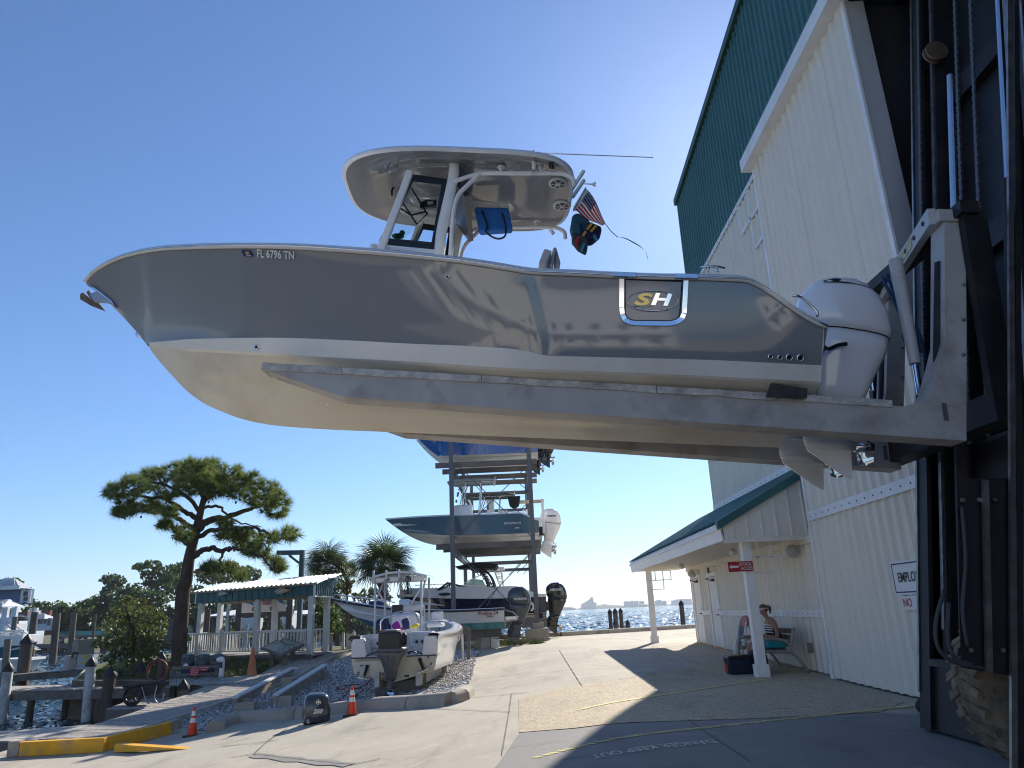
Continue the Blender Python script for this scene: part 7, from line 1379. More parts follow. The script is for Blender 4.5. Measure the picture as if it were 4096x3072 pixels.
for (x0, y0_, x1, y1_, lb, lines) in ((170, 1432, 262, 1522, 'larger red notice with white lettering on the bin rail', ('DO NOT', 'DISPOSE OF OIL', 'FILTERS, PAINT', 'OR TRASH', 'IN DUMPSTER')), (280, 1430, 368, 1472, 'smaller red notice on the right of the bin rail', ('OIL ABSORBENT', 'ONLY'))):
    a, c = atY(*C3(x0, y0_), 28.27), atY(*C3(x1, y1_), 28.27); s = thing('red_notice', (a[0], 28.27, c[2]), lb, 'sign', 'red notices on the bin rail'); mb = MB(); mb.box(a[0], c[0], 28.27, 28.285, c[2], a[2]); mk(mb, 'board', M_RED, s)
    n = len(lines)
    for k, tx in enumerate(lines[:]):
        hh = (a[2]-c[2])/n; mb = MB(); zc2 = a[2]-hh*(k+.5); half = (c[0]-a[0])*(.18+.045*min(len(tx), 6))
        text('lettering', tx, M_SIGNW, hh*.85, ((a[0]+c[0])/2, 28.265, zc2), (1, 0, 0), (0, 0, 1), s, sx=.82 if len(tx) > 8 else 1.)
a, c = atY(*C3(510, 1345), 28.35), atY(*C3(508, 1570), 28.35); t = thing('vent_pipe', c, 'white capped pipe with bent top at the right of the barrels', 'pipe'); mb = MB(); mb.tube(catm([(c[0], 28.35, c[2]-.1), (c[0], 28.35, a[2]-.1), (a[0], 28.33, a[2]), (a[0]-.1, 28.25, a[2]-.05)]), .09, 12); mk(mb, 'pipe', M_WHITE, t, smooth=True); mb = MB(); mb.box(c[0]-.06, c[0]+.06, 28.24, 28.26, (a[2]+c[2])/2+.05, (a[2]+c[2])/2+.25); mk(mb, 'blue_tag', M_BINB, t)

# ================================================================== PAVILION
PR = atY(*C3(1490, 1302), 31.5); PL = atY(*C3(250, 1292), 35.2); PB = atY(*C3(1665, 1267), 33.3); zD = (PR[2]+PL[2]+PB[2])/3; e1 = PL-PR; e1[2] = 0; LEN = np.linalg.norm(e1); e1 = e1/LEN; e2 = PB-PR; e2[2] = 0; DEP = np.linalg.norm(e2); e2 = e2/DEP
M_TEALM = mat('teal_sheet_metal', (.012, .10, .12), .4, var=.1, scale=2); M_ROOFW = mat('white_roof_sheet', (.86, .86, .86), .4, var=.05, dirt=(.45, .42, .38), dscale=2, damt=.4); M_PAVW = mat('pavilion_white', (.66, .65, .62), .6, var=.06, dirt=(.5, .47, .42), dscale=2, damt=.4)
pav = thing('pavilion', (PR+PL)/2, 'open white post pavilion with teal fascia and white corrugated roof', 'pavilion')
pv = lambda s, t_, z=0.: V(PR[0], PR[1], zD)+e1*s+e2*t_+V(0, 0, z)
HP = atY(*C3(1497, 640), 31.5)[2]-zD; FH = (atY(*C3(1525, 515), 31.4)[2]-atY(*C3(1525, 630), 31.4)[2])
def obox(mb, s0, s1, t0, t1, z0, z1): return mb.hexa([pv(s0, t0, z0), pv(s1, t0, z0), pv(s1, t1, z0), pv(s0, t1, z0), pv(s0, t0, z1), pv(s1, t0, z1), pv(s1, t1, z1), pv(s0, t1, z1)])
S_ = [0, LEN*.46, LEN]
for s in S_:
    for t_ in (0, DEP): mb = obox(MB(), s-.14, s+.14, t_-.14, t_+.14, -.25, HP); mk(mb, 'column', M_PAVW, pav, bevel=.01)
# fascia sheets, one by one
n = 18
for i in range(n):
    a, c = -.25+i*(LEN+.5)/n, -.25+(i+1)*(LEN+.5)/n; mb = obox(MB(), a+.008, c-.008, -.26, -.2, HP-.02, HP+FH); mk(mb, 'fascia_sheet', M_TEALM, pav); mb = obox(MB(), a-.02, a+.02, -.28, -.255, HP-.02, HP+FH); mk(mb, 'fascia_rib', M_TEALM, pav)
m_ = 10
for i in range(m_):
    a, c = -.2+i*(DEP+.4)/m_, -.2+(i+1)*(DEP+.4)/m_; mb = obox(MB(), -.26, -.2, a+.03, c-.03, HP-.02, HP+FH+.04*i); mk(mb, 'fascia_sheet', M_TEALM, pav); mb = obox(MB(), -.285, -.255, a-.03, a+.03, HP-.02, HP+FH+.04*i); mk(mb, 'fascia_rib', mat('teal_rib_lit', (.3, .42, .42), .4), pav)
mb = obox(MB(), -.3, -.22, -.29, -.2, HP-.04, HP+FH); mk(mb, 'corner_trim', M_ROOFW, pav); mb = obox(MB(), LEN+.2, LEN+.28, -.29, -.2, HP-.04, HP+FH); mk(mb, 'corner_trim', M_ROOFW, pav); mb = obox(MB(), -.28, -.18, -.2, DEP+.2, HP-.08, HP-.021); mk(mb, 'fascia_trim', M_ROOFW, pav)
for t_ in (-.05, DEP): mb = obox(MB(), -.2, LEN+.2, t_-.05, t_+.05, HP-.06, HP+.12); mk(mb, 'header_beam', M_TIMB, pav)
nr = 14
for i in range(nr):
    a, c = -.55+i*(LEN+1.0)/nr, -.55+(i+1)*(LEN+1.0)/nr; w_ = c-a; mb = MB(); prof = [(0, .0), (.1*w_, .05), (.25*w_, .05), (.35*w_, 0), (.5*w_, .0), (.6*w_, .05), (.75*w_, .05), (.85*w_, 0), (w_, 0)]
    mb.loft([[pv(a+x, -.5, HP+FH+.05+h) for x, h in prof], [pv(a+x, DEP+.6, HP+FH+.5+h) for x, h in prof]]); mk(mb, 'roof_sheet', M_ROOFW, pav)
mb = obox(MB(), -.4, LEN+.4, -.42, -.3, HP+FH-.02, HP+FH+.06); mk(mb, 'eave_board', M_TIMB, pav)
mb = MB(); nd = 0
for i in range(30): q0_, q1_ = i*(LEN+.6)/30-.3, (i+1)*(LEN+.6)/30-.3; mb = obox(MB(), q0_+.01, q1_-.01, -.3, DEP+.5, -.06, .0); mk(mb, 'floor_board', M_PLANK, pav)
mb = obox(MB(), -.3, LEN+.3, -.34, -.301, -.3, .01); mk(mb, 'floor_fascia', M_FASC, pav)
for s in np.linspace(0, LEN, 7): P = pv(s, -.1); mb = obox(MB(), s-.08, s+.08, -.2, 0, -.9, -.301); mk(mb, 'floor_pier', M_FASC, pav)
# balustrade
def balus(s0, s1, t0, t1, n):
    a, c = pv(s0, t0), pv(s1, t1)
    for z, h in ((.16, .05), (.92, .07)): mb = MB(); mb.beam(a+V(0, 0, z), c+V(0, 0, z), .06, h); mk(mb, 'rail', M_PAVW, pav)
    for i in range(n): P = a+(c-a)*(i+.5)/n; mb = MB(); mb.box(P[0]-.02, P[0]+.02, P[1]-.02, P[1]+.02, P[2]+.18, P[2]+.9); mk(mb, 'baluster', M_PAVW, pav)
balus(.2, S_[1]-.2, -.22, -.22, 16); balus(S_[1]+.2, S_[1]*1.62, -.22, -.22, 10); balus(S_[1]*1.68, LEN+.9, -.22, -.22, 16); balus(LEN+.9, LEN+.9, -.2, DEP, 10); balus(S_[0]+.3, LEN, DEP+.1, DEP+.1, 30)
for s in (S_[1]*1.65, LEN+.95): mb = obox(MB(), s-.08, s+.08, -.3, -.14, 0, 1.02); mk(mb, 'newel_post', M_PAVW, pav); mb = MB(); mb.lathe([(.1, 0), (.1, .03), (.05, .06), (.05, .1), (.01, .14)], pv(s, -.22, 1.02), seg=10); mk(mb, 'finial', M_PAVW, pav)
# fish on the fascia
def fish(P, d, up, out, L_, mt1, mt2, name, lb, hgt=.26, bend=0.):
    t = thing(name, P, lb, 'ornament', 'fish ornaments on the pavilion'); d, up, out = nrm(d), nrm(up), nrm(out); secs = []; secb = []
    prof = [(0, .05), (.06, .45), (.15, .8), (.3, 1), (.5, .92), (.7, .6), (.85, .28), (.92, .2)]; cc = lambda f: P+d*(f-.5)*L_+up*bend*math.sin(PI*f)
    for f, h in prof: secs.append([cc(f)+up*(hgt/2*h*math.cos(a))+out*(.05*h*math.sin(a)+.05) for a in np.linspace(0, 2*PI, 13)[:-1]])
    mb = MB(); mb.loft(secs, True, True); mk(mb, 'body', mt1, t, smooth=True)
    mb = MB(); mb.prism([cc(.91)+out*.05, cc(1.02)+up*hgt*.42+out*.05, cc(.98)+out*.05, cc(1.02)-up*hgt*.42+out*.05], tuple(out*.02)); mk(mb, 'tail_fin', mt2, t)
    mb = MB(); mb.prism([cc(.3)+up*hgt*.45+out*.05, cc(.45)+up*hgt*.78+out*.05, cc(.7)+up*hgt*.35+out*.05, cc(.72)+up*hgt*.25+out*.05], tuple(out*.02)); mk(mb, 'dorsal_fin', mt2, t); mb = MB(); mb.prism([cc(.35)-up*hgt*.4+out*.05, cc(.45)-up*hgt*.7+out*.05, cc(.5)-up*hgt*.4+out*.05], tuple(out*.02)); mk(mb, 'belly_fin', mt2, t); mb = MB(); mb.ell(cc(.07)+up*.02+out*.085, .012, .012, .012, 8, 5); mk(mb, 'eye', M_BLACK, t)
M_TROUT = mat('silver_fish', (.42, .46, .46), .3, var=.25, scale=8); M_FIN = mat('dark_fin', (.1, .11, .1), .5); M_REDF = mat('tan_fish', (.46, .38, .28), .35, var=.25, scale=7); M_FIN2 = mat('copper_fin', (.4, .17, .06), .5); M_DOL = mat('pale_blue_fish', (.4, .55, .6), .3, var=.2, scale=5)
o1 = -e2; P = atY(*C3(550, 622), 34.2); fish(pv((P-PR)@e1, -.3, 0)+V(0, 0, P[2]-zD), -e1, V(0, 0, 1), o1, .78, M_TROUT, M_FIN, 'fish_ornament', 'smaller silver fish mounted on the left of the teal fascia', .2)
P = atY(*C3(1200, 592), 32.2); fish(pv((P-PR)@e1, -.3, 0)+V(0, 0, P[2]-zD), -e1, V(0, 0, 1), o1, 1.0, M_REDF, M_FIN2, 'fish_ornament', 'larger tan fish with copper tail on the right of the teal fascia', .27)
P = atY(*C3(1690, 575), 32.6); fish(P+(-e1)*.05, V(.6, -.2, .35)*-1, V(.4, 0, 1), nrm(V(.5, -1, 0)), 1.0, M_DOL, M_FIN, 'fish_ornament', 'pale blue leaping fish on the end wall of the pavilion', .3, .25)
# banner inside
a, c = atY(*C3(745, 665), 38.), atY(*C3(1225, 815), 38.); t = thing('banner', (a[0], 38, c[2]), 'white banner with blue fish emblems seen through the pavilion', 'banner'); mb = MB(); mb.box(a[0], c[0], 38., 38.02, c[2], a[2]); mk(mb, 'sheet', mat('banner_white', (.6, .58, .62), .7, var=.04), t)
W_, H_ = c[0]-a[0], a[2]-c[2]; mb = MB(); mb.box(a[0]+W_*.47, a[0]+W_*.67, 37.985, 37.997, c[2]+H_*.45, c[2]+H_*.95); mk(mb, 'picture', mat('banner_picture', (.3, .16, .2), .7, var=.4, scale=3), t)
for f in (.15, .85): mb = MB(); Pm = V(a[0]+W_*f, 37.99, c[2]+H_*.78); mb.tube(catm([Pm+V(-.2, 0, .1), Pm+V(-.1, 0, -.05), Pm+V(.12, 0, -.08), Pm+V(.25, 0, -.22)]), [.02]+[.06]*12+[.06]*5+[.02], 6) if False else mb.tube([Pm+V(-.22, 0, .12), Pm+V(-.1, 0, -.04), Pm+V(.1, 0, -.1), Pm+V(.26, 0, -.24)], [.02, .08, .07, .015], 8); mk(mb, 'fish_emblem', mat('emblem_blue', (.02, .2, .42), .6), t)
for f in (.3, .7): mb = MB(); Pm = V(a[0]+W_*f, 37.99, c[2]+H_*.22); mb.tube([Pm+V(.12*math.cos(q_), 0, .09*math.sin(q_)) for q_ in np.linspace(0, 2*PI, 13)[:-1]], .03, 6, closed=True); mk(mb, 'round_logo', M_LETD, t)
# ---- lectern boards
for (x0, y0_, x1, y1_, Y, lb) in ((945, 1240, 1180, 1325, 29.6, 'left of two sloped information boards with dark frames'), (1055, 1215, 1270, 1290, 30.6, 'right of two sloped information boards with dark frames')):
    a, c = atY(*C3(x0, y0_), Y), atY(*C3(x1, y1_), Y); t = thing('info_board', (a[0], Y, g(a[0], Y)), lb, 'information board', 'information boards by the pavilion'); d = V(c[0]-a[0], 0, c[2]-a[2]); bk = V(.35, .75, .25); mb = MB(); mb.hexa([a, c, c+bk, a+bk, a+V(0, 0, .07), c+V(0, 0, .07), c+bk+V(0, 0, .07), a+bk+V(0, 0, .07)]); mk(mb, 'frame', M_FASC, t); u_ = V(0, 0, .076)
    mb = MB(); p = a*.92+c*.08+bk*.08+u_; mb.add([p, p+d*.84, p+d*.84+bk*.84, p+bk*.84], [(0, 1, 2, 3)]); mk(mb, 'panel', mat('info_print', (.3, .33, .28), .3, var=.4, scale=5), t)
    for f in (.2, .8): P = a+d*f+bk*.5; zz_ = g(P[0], P[1]); mb = MB(); mb.box(P[0]-.07, P[0]+.07, P[1]-.07, P[1]+.07, zz_, P[2]); mk(mb, 'leg', M_FASC, t)
# ---- jib crane
M_CRANE = mat('blue_grey_steel', (.035, .085, .13), .5, var=.1, scale=3); YK = 39.; q = lambda cx, cy: atY(*C3(cx, cy), YK)
t = thing('jib_crane', (q(1405, 1100)[0], YK, .3), 'blue grey steel jib crane rising behind the pavilion', 'crane'); a, c = q(1408, 150), q(1400, 1100); mb = MB(); mb.box(a[0]-.11, a[0]+.11, YK-.11, YK+.11, 0, a[2]); mk(mb, 'post', M_CRANE, t); a, c = q(1128, 170), q(1430, 165); mb = MB(); mb.beam(a, c, .2, .23); mk(mb, 'jib', M_CRANE, t); a, c = q(1262, 195), q(1398, 300); mb = MB(); mb.beam(a, c, .12, .12); mk(mb, 'brace', M_CRANE, t); a = q(1145, 195); mb = MB(); mb.tube([a, a-V(0, 0, .35)], .03, 6); mk(mb, 'hook', M_CRANE, t)
# ---- fuel sign and tank on the far pier
a, c = atY(*C2(782, 388), 42.), atY(*C2(905, 668), 42.); t = thing('dock_cabinet', (a[0], 42, c[2]), 'grey dock cabinet with yellow warning strips on the second pier', 'cabinet'); mb = MB(); mb.box(a[0], c[0], 42., 42.5, c[2]+.0, a[2]-.75); mk(mb, 'door', mat('pale_cabinet', (.35, .39, .44), .5, var=.05), t); mb = MB(); mb.box(a[0]-.03, c[0]+.03, 41.97, 42.53, a[2]-.74, a[2]); mk(mb, 'hood', mat('tan_cabinet', (.2, .18, .14), .7, var=.15), t)
mb = MB(); mb.box(a[0]-.35, a[0]-.04, 42., 42.4, c[2], a[2]); mk(mb, 'post', M_TIMB, t)
for cy in (550, 617): P, Q = atY(*C2(808, cy-10), 41.99), atY(*C2(872, cy+8), 41.99); mb = MB(); mb.box(P[0], Q[0], 41.98, 41.995, Q[2], P[2]); mk(mb, 'warning_strip', mat('warning_yellow', (.6, .45, .03), .6), t)
P = atY(*C2(840, 585), 41.98); mb = MB(); mb.tube([P+V(-.1, 0, .1), P+V(.05, 0, .08), P+V(.0, 0, -.15)], .04, 6); mk(mb, 'warning_mark', MATS['warning_yellow'], t)
a, c = atY(*C2(612, 560), 42.3), atY(*C2(715, 680), 42.3); t = thing('waste_tank', (a[0], 42, c[2]), 'pale upright tank with a hose on the second pier', 'tank'); mb = MB(); rr = (c[0]-a[0])/2; mb.lathe([(rr, 0), (rr, a[2]-c[2]), (rr*.9, a[2]-c[2]+.04)], (a[0]+rr, 42.6, c[2]), seg=18); mks(mb, 'tank', mat('tank_grey', (.4, .38, .37), .6, var=.1), t); mb = MB(); mb.tube(catm([atY(*C2(*p), 42.) for p in ((710, 565), (720, 525), (745, 520), (770, 530))]), .06, 8); mk(mb, 'hose', M_BLACK, t)
# ---- white fence panel and red chair near the palms
a, c = atY(*RS(375, 925), 36.5), atY(*RS(452, 1100), 36.5); t = thing('gate_panel', (a[0], 36.5, c[2]), 'white panel gate between the shrub and the bay boat', 'gate'); mb = MB(); mb.box(a[0], c[0], 36.5, 36.54, c[2], a[2]); mk(mb, 'panel', M_PAVW, t)
for x in (a[0]-.15, c[0]): mb = MB(); mb.box(x-.06, x+.06, 36.44, 36.6, c[2]-.1, a[2]+.05); mk(mb, 'post', M_PAVW, t)
a, c = atY(*RS(-5, 920), 35.4), atY(*RS(195, 950), 35.4); t = thing('timber_fence', (a[0], 35.4, c[2]-1), 'short timber fence rail beside the pavilion end', 'fence'); mb = MB(); mb.beam(a, c, .1, .25); mk(mb, 'rail', M_TIMB, t)
for P in (a, c): mb = MB(); mb.box(P[0]-.08, P[0]+.08, 35.42, 35.55, g(P[0], 35.4)-.1, P[2]); mk(mb, 'post', M_TIMB, t)

# ================================================================== BENCH, PERSON AND BAGS UNDER THE PORCH
H4 = lambda x, y: (712.5+.0603*x, 587.5+.0603*y)
YS = 16.9; q = lambda cx, cy, Y=YS: atY(*H4(cx, cy), Y)
M_BENCH = mat('bench_cast_grey', (.30, .28, .25), .6, var=.1); M_SLAT = mat('bench_slat', (.14, .11, .085), .7, var=.2, scale=5, stretch=(1, .3, 1))
by0, by1 = 16.25, 17.95; gb = g(5.4, 17)
bench = thing('bench', (5.4, 17, gb), 'park bench with pale curved end frames against the cream wall', 'bench')
for yy in (by0, by1):
    mb = MB(); mb.tube(catm([(5.84, yy, gb), (5.66, yy, gb+.28), (5.50, yy, gb+.40), (5.2, yy, gb+.42), (4.95, yy, gb+.44)]), .032, 8); mb.tube(catm([(4.93, yy, gb), (4.91, yy, gb+.25), (4.93, yy, gb+.5), (5.0, yy, gb+.64), (5.2, yy, gb+.67), (5.42, yy, gb+.63), (5.56, yy, gb+.52)]), .034, 8); mb.tube(catm([(5.5, yy, gb+.4), (5.58, yy, gb+.6), (5.66, yy, gb+.88)]), .036, 8); mk(mb, 'end_frame', M_BENCH, bench, smooth=True)
for i in range(4): x = 4.98+i*.125; mb = MB(); mb.box(x, x+.105, by0+.03, by1-.03, gb+.445, gb+.475); mk(mb, 'seat_slat', M_SLAT, bench)
for i in range(3): z = gb+.56+i*.125; x = 5.585+.03*i; mb = MB(); mb.beam((x, by0+.03, z), (x, by1-.03, z), .028, .1, (.25, 0, 1)); mk(mb, 'back_slat', M_SLAT, bench)
# person: one continuous body, seated, facing left
YPn = 16.78
M_SKIN = mat('person_skin', (.36, .19, .13), .55, var=.06, scale=12); M_TOP = mat('navy_top', (.012, .014, .035), .85, var=.1); M_SHORT = mat('patterned_shorts', (.30, .30, .29), .9, var=.9, scale=26); M_VISOR = mat('pink_visor', (.62, .40, .42), .7, var=.05); M_HAIR = mat('brown_hair', (.13, .085, .055), .7, var=.3, scale=30)  # M_SKIN is plain skin colour with slight random variation
per = thing('person', (5.3, YPn, gb), 'person in a striped navy top, patterned shorts and pink visor seated on the bench', 'person')
hip = V(5.40, YPn, gb+.56); che = V(5.36, YPn, gb+.86); nk = V(5.31, YPn, gb+1.07); hd = V(5.20, YPn, gb+1.22)
def skin_body(name, joints, edges, mt, par, lv=2):
    me = bpy.data.meshes.new(name); me.from_pydata([tuple(j[0]) for j in joints], edges, []); o = bpy.data.objects.new(name, me); COL.objects.link(o); me.materials.append(mt)
    o.parent = par; o.matrix_parent_inverse = WM[par.name].inverted(); WM[o.name] = Matrix.Identity(4)
    o.modifiers.new('skin', 'SKIN')
    if not me.skin_vertices: bm = bmesh.new(); bm.from_mesh(me); bm.verts.layers.skin.verify(); bm.to_mesh(me); bm.free()
    for i, j in enumerate(joints): r_ = j[1]; me.skin_vertices[0].data[i].radius = r_ if hasattr(r_, '__len__') else (r_, r_)
    me.skin_vertices[0].data[0].use_root = True; sb = o.modifiers.new('sub', 'SUBSURF'); sb.levels = lv; sb.render_levels = lv
    for p in me.polygons: p.use_smooth = True
    return o
J = [(hip, .155), (V(5.42, YPn, gb+.70), .145), (che, .15), (V(5.35, YPn, gb+1.0), .11), (nk, .055), (V(5.27, YPn, gb+1.12), .052), (hd+V(.03, 0, .0), .075), (hd+V(.035, 0, .08), .085), (hd+V(.0, 0, -.07), .055)]
E_ = [(0, 1), (1, 2), (2, 3), (3, 4), (4, 5), (5, 6), (6, 7), (6, 8)]
for s in (-1, 1):
    n0 = len(J); sy = YPn+s*.19
    J += [(V(5.36, YPn+s*.12, gb+1.02), .065), (V(5.37, sy, gb+.99), .066), (V(5.41, sy+s*.03, gb+.82), .055), (V(5.40, sy+s*.04, gb+.69), .047), (V(5.24, sy-s*.02, gb+.70), .04), (V(5.10, sy-s*.08, gb+.745), .03), (V(5.04, sy-s*.10, gb+.76), .035)]
    E_ += [(3, n0)]+[(n0+i, n0+i+1) for i in range(6)]
    n1 = len(J); ly = YPn+s*.10
    J += [(V(5.30, ly, gb+.545), .10), (V(5.10, ly+s*.02, gb+.55), .092), (V(4.90, ly+s*.03, gb+.55), .07), (V(4.86, ly+s*.03, gb+.47), .062), (V(4.87, ly+s*.03, gb+.30), .058), (V(4.88, ly+s*.03, gb+.1), .038), (V(4.83, ly+s*.03, gb+.05), .04), (V(4.70, ly+s*.04, gb+.04), .032)]
    E_ += [(0, n1)]+[(n1+i, n1+i+1) for i in range(7)]
    hand = V(5.04, sy-s*.10, gb+.76)
body = skin_body('body', J, E_, M_SKIN, per)
for s in (-1, 1):                                     # fingers: five per hand, curled
    sy = YPn+s*.19; hc = V(5.03, sy-s*.10, gb+.765)
    for k in range(5):
        o_ = (k-1.5)*.017; ln = (.06, .075, .08, .07, .05)[k]
        if k == 4: pts = [hc+V(.01, -s*.02, .01), hc+V(-.02, -s*.045, .035), hc+V(-.045, -s*.05, .045)]
        else: pts = [hc+V(-.01, o_, .0), hc+V(-.01-ln*.55, o_, .012), hc+V(-.01-ln*.85, o_, -.012), hc+V(-.01-ln*.8, o_, -.035)]
        mb = MB(); mb.tube(catm(pts, 3), .0085, 6); mk(mb, 'finger', M_SKIN, per, smooth=True)
JT_ = [(hip+V(.0, 0, -.02), .168), (V(5.425, YPn, gb+.70), .158), (che+V(.0, 0, 0), .163), (V(5.355, YPn, gb+.955), .125)]
top_o = skin_body('tank_top', JT_, [(0, 1), (1, 2), (2, 3)], M_TOP, per)
for k in range(4): z = gb+.78+k*.05; mb = MB(); mb.tube([(5.39-.165*math.cos(a)*1.0-.01, YPn+.165*math.sin(a), z+.02*math.cos(a)) for a in np.linspace(-1.35, 1.0, 14)], .011, 6); mk(mb, 'white_stripe', M_SIGNW, top_o)
for s in (-1, 1): mb = MB(); mb.tube(catm([(5.30-.02, YPn+s*.07, gb+.97), (5.31, YPn+s*.085, gb+1.065), (5.40, YPn+s*.08, gb+1.05), (5.46, YPn+s*.06, gb+.95)]), .014, 6); mk(mb, 'shoulder_strap', M_TOP, top_o)
JS = [(hip+V(0, 0, -.0), .175)]; ES = []
for s in (-1, 1): n1 = len(JS); ly = YPn+s*.1; JS += [(V(5.26, ly, gb+.55), .118), (V(5.06, ly+s*.02, gb+.555), .112), (V(4.98, ly+s*.025, gb+.555), .105)]; ES += [(0, n1), (n1, n1+1), (n1+1, n1+2)]
skin_body('shorts', JS, ES, M_SHORT, per)
fc_ = hd+V(-.02, 0, 0)                                  # head features: nose, ears, eyes, mouth, hair, visor
mb = MB(); mb.ell(hd+V(.05, 0, .06), .105, .088, .095, 16, 10); mk(mb, 'hair', M_HAIR, per, smooth=True); mb = MB(); mb.tube(catm([hd+V(.13, 0, .08), hd+V(.18, 0, .08), hd+V(.19, 0, .0), hd+V(.175, 0, -.05)]), [.035, .045, .045, .044, .042, .04, .04, .04, .038, .035, .03, .028, .025, .022, .02, .018, .015, .012, .008][:19], 8); mk(mb, 'ponytail', M_HAIR, per, smooth=True)
mb = MB(); mb.tube([hd+V(-.055, 0, .02), hd+V(-.085, 0, -.015), hd+V(-.065, 0, -.025)], [.012, .016, .012], 8); mk(mb, 'nose', M_SKIN, per, smooth=True)
for s in (-1, 1): mb = MB(); mb.ell(hd+V(.04, s*.085, -.0), .02, .01, .03, 8, 6); mk(mb, 'ear', M_SKIN, per, smooth=True); mb = MB(); mb.ell(hd+V(-.05, s*.035, .012), .01, .014, .007, 8, 5); mk(mb, 'eye', M_BLACK, per)
mb = MB(); mb.tube([hd+V(-.05, -.03, -.055), hd+V(-.062, 0, -.055), hd+V(-.05, .03, -.055)], .006, 6); mk(mb, 'mouth', mat('lip', (.3, .1, .08), .5), per)
mb = MB(); vs = []; n = 14
for k in range(n): a = -1.5+3.0*k/(n-1); vs.append([hd+V(.045-.10*math.cos(a), .092*math.sin(a), .075), hd+V(.045-.10*math.cos(a), .092*math.sin(a), .035), hd+V(.045-(.10+.11*math.cos(a)**2)*math.cos(a), .10*math.sin(a), .035-.055*math.cos(a)**2)])
mb.loft(vs); mk(mb, 'visor', M_VISOR, per, smooth=True); mb = MB(); mb.tube([hd+V(.045+.105*math.cos(a), .094*math.sin(a), .055) for a in np.linspace(-1.7, 1.7, 14)], .012, 6); mk(mb, 'visor_strap', M_VISOR, per)
for s in (-1, 1): mb = MB(); P = V(4.80, YPn+s*.135, gb+.028); mb.box(P[0]-.16, P[0]+.1, P[1]-.045, P[1]+.045, gb, gb+.03); mk(mb, 'sandal', M_BLACK, per, bevel=.012)
# phone in hands, aqua towel, cooler, backpack, sandwich board
mb = MB(); mb.beam((5.0, YPn-.02, gb+.74), (4.97, YPn-.02, gb+.88), .075, .01, (1, 0, .2)); mk(mb, 'phone', M_BLACK, label='dark phone held by the seated person', cat='phone')
t = thing('towel', (5.35, 16.45, gb+.48), 'aqua towel folded on the bench seat beside the person', 'towel'); mb = MB(); mb.box(5.12, 5.5, 16.33, 16.58, gb+.478, gb+.62); mk(mb, 'fold', mat('aqua_towel', (.02, .28, .32), .9, var=.15, scale=10), t, bevel=.04, seg=3)
a, c = q(240, 1385, 16.6), q(595, 1120, 16.6); t = thing('cooler_bag', (a[0], 16.6, gb), 'dark navy soft cooler on the ground in front of the bench', 'cooler'); xm = (a[0]+c[0])/2; wx = (c[0]-a[0])/2; mb = MB(); mb.hexa([(xm-wx*.88, 16.4, gb), (xm+wx, 16.45, gb), (xm+wx, 16.85, gb), (xm-wx*.88, 16.8, gb), (xm-wx, 16.38, gb+.30), (xm+wx*.95, 16.43, gb+.33), (xm+wx*.95, 16.87, gb+.33), (xm-wx, 16.82, gb+.30)]); mk(mb, 'body', mat('navy_canvas', (.012, .022, .045), .8, var=.15, scale=9), t, bevel=.03, seg=3)
mb = MB(); mb.hexa([(xm-wx*1.02, 16.36, gb+.3), (xm+wx*.98, 16.41, gb+.33), (xm+wx*.98, 16.89, gb+.33), (xm-wx*1.02, 16.84, gb+.3), (xm-wx*.96, 16.4, gb+.36), (xm+wx*.9, 16.45, gb+.38), (xm+wx*.9, 16.85, gb+.38), (xm-wx*.96, 16.8, gb+.36)]); mk(mb, 'lid', M_BLACK, t, bevel=.02); mb = MB(); mb.box(xm-wx*1.04, xm-wx*.98, 16.5, 16.7, gb+.04, gb+.2); mk(mb, 'red_pull', M_STRR, t)
mb = MB(); mb.tube(catm([(xm+wx, 16.5, gb+.3), (xm+wx+.1, 16.5, gb+.15), (xm+wx+.18, 16.5, gb+.02), (xm+wx+.05, 16.45, gb+.01)]), .012, 6); mk(mb, 'shoulder_strap', M_BLACK, t)
a, c = q(615, 1330, 16.5), q(930, 1030, 16.5); t = thing('rucksack', ((a[0]+c[0])/2, 16.5, gb), 'black backpack standing on the ground behind the porch post', 'backpack'); mb = MB(); mb.lathe([(.16, 0), (.2, .05), (.205, .25), (.18, .4), (.1, .46), (.03, .47)], ((a[0]+c[0])/2, 16.6, gb), seg=14); mks(mb, 'body', M_CANV, t, 70); mb = MB(); mb.tube(catm([((a[0]+c[0])/2-.16, 16.45, gb+.4), ((a[0]+c[0])/2-.22, 16.42, gb+.2), ((a[0]+c[0])/2-.15, 16.42, gb+.03)]), .022, 6); mk(mb, 'strap', M_BLACK, t)
a = q(520, 510, 18.3); t = thing('sandwich_board', (a[0], 18.4, gb), 'white framed sandwich board with red top leaning by the wall', 'sign board'); xb = a[0]
for k, (dx, dx2) in enumerate(((-.26, .02), (.16, .06))):
    z1 = a[2]; mb = MB()
    for yy in (18.15, 18.75): mb.beam((xb+dx, yy, gb+.02), (xb+dx2, yy, z1-.08), .05, .06, (1, 0, 0))
    mb.beam((xb+dx*.3+dx2*.7, 18.15, gb+(z1-gb)*.55), (xb+dx*.3+dx2*.7, 18.75, gb+(z1-gb)*.55), .04, .05); mb.beam((xb+dx*.75+dx2*.25, 18.15, gb+.22), (xb+dx*.75+dx2*.25, 18.75, gb+.22), .04, .05); mk(mb, 'frame', M_WHITE, t, kind='stuff') if False else mk(mb, 'frame', M_WHITE, t)
mb = MB(); mb.hexa([(xb-.13, 18.18, gb+.35), (xb-.12, 18.18, gb+.35), (xb-.12, 18.72, gb+.35), (xb-.13, 18.72, gb+.35), (xb+.0, 18.18, a[2]-.15), (xb+.01, 18.18, a[2]-.15), (xb+.01, 18.72, a[2]-.15), (xb, 18.72, a[2]-.15)]); mk(mb, 'slate', mat('slate_panel', (.09, .10, .12), .6, var=.2), t)
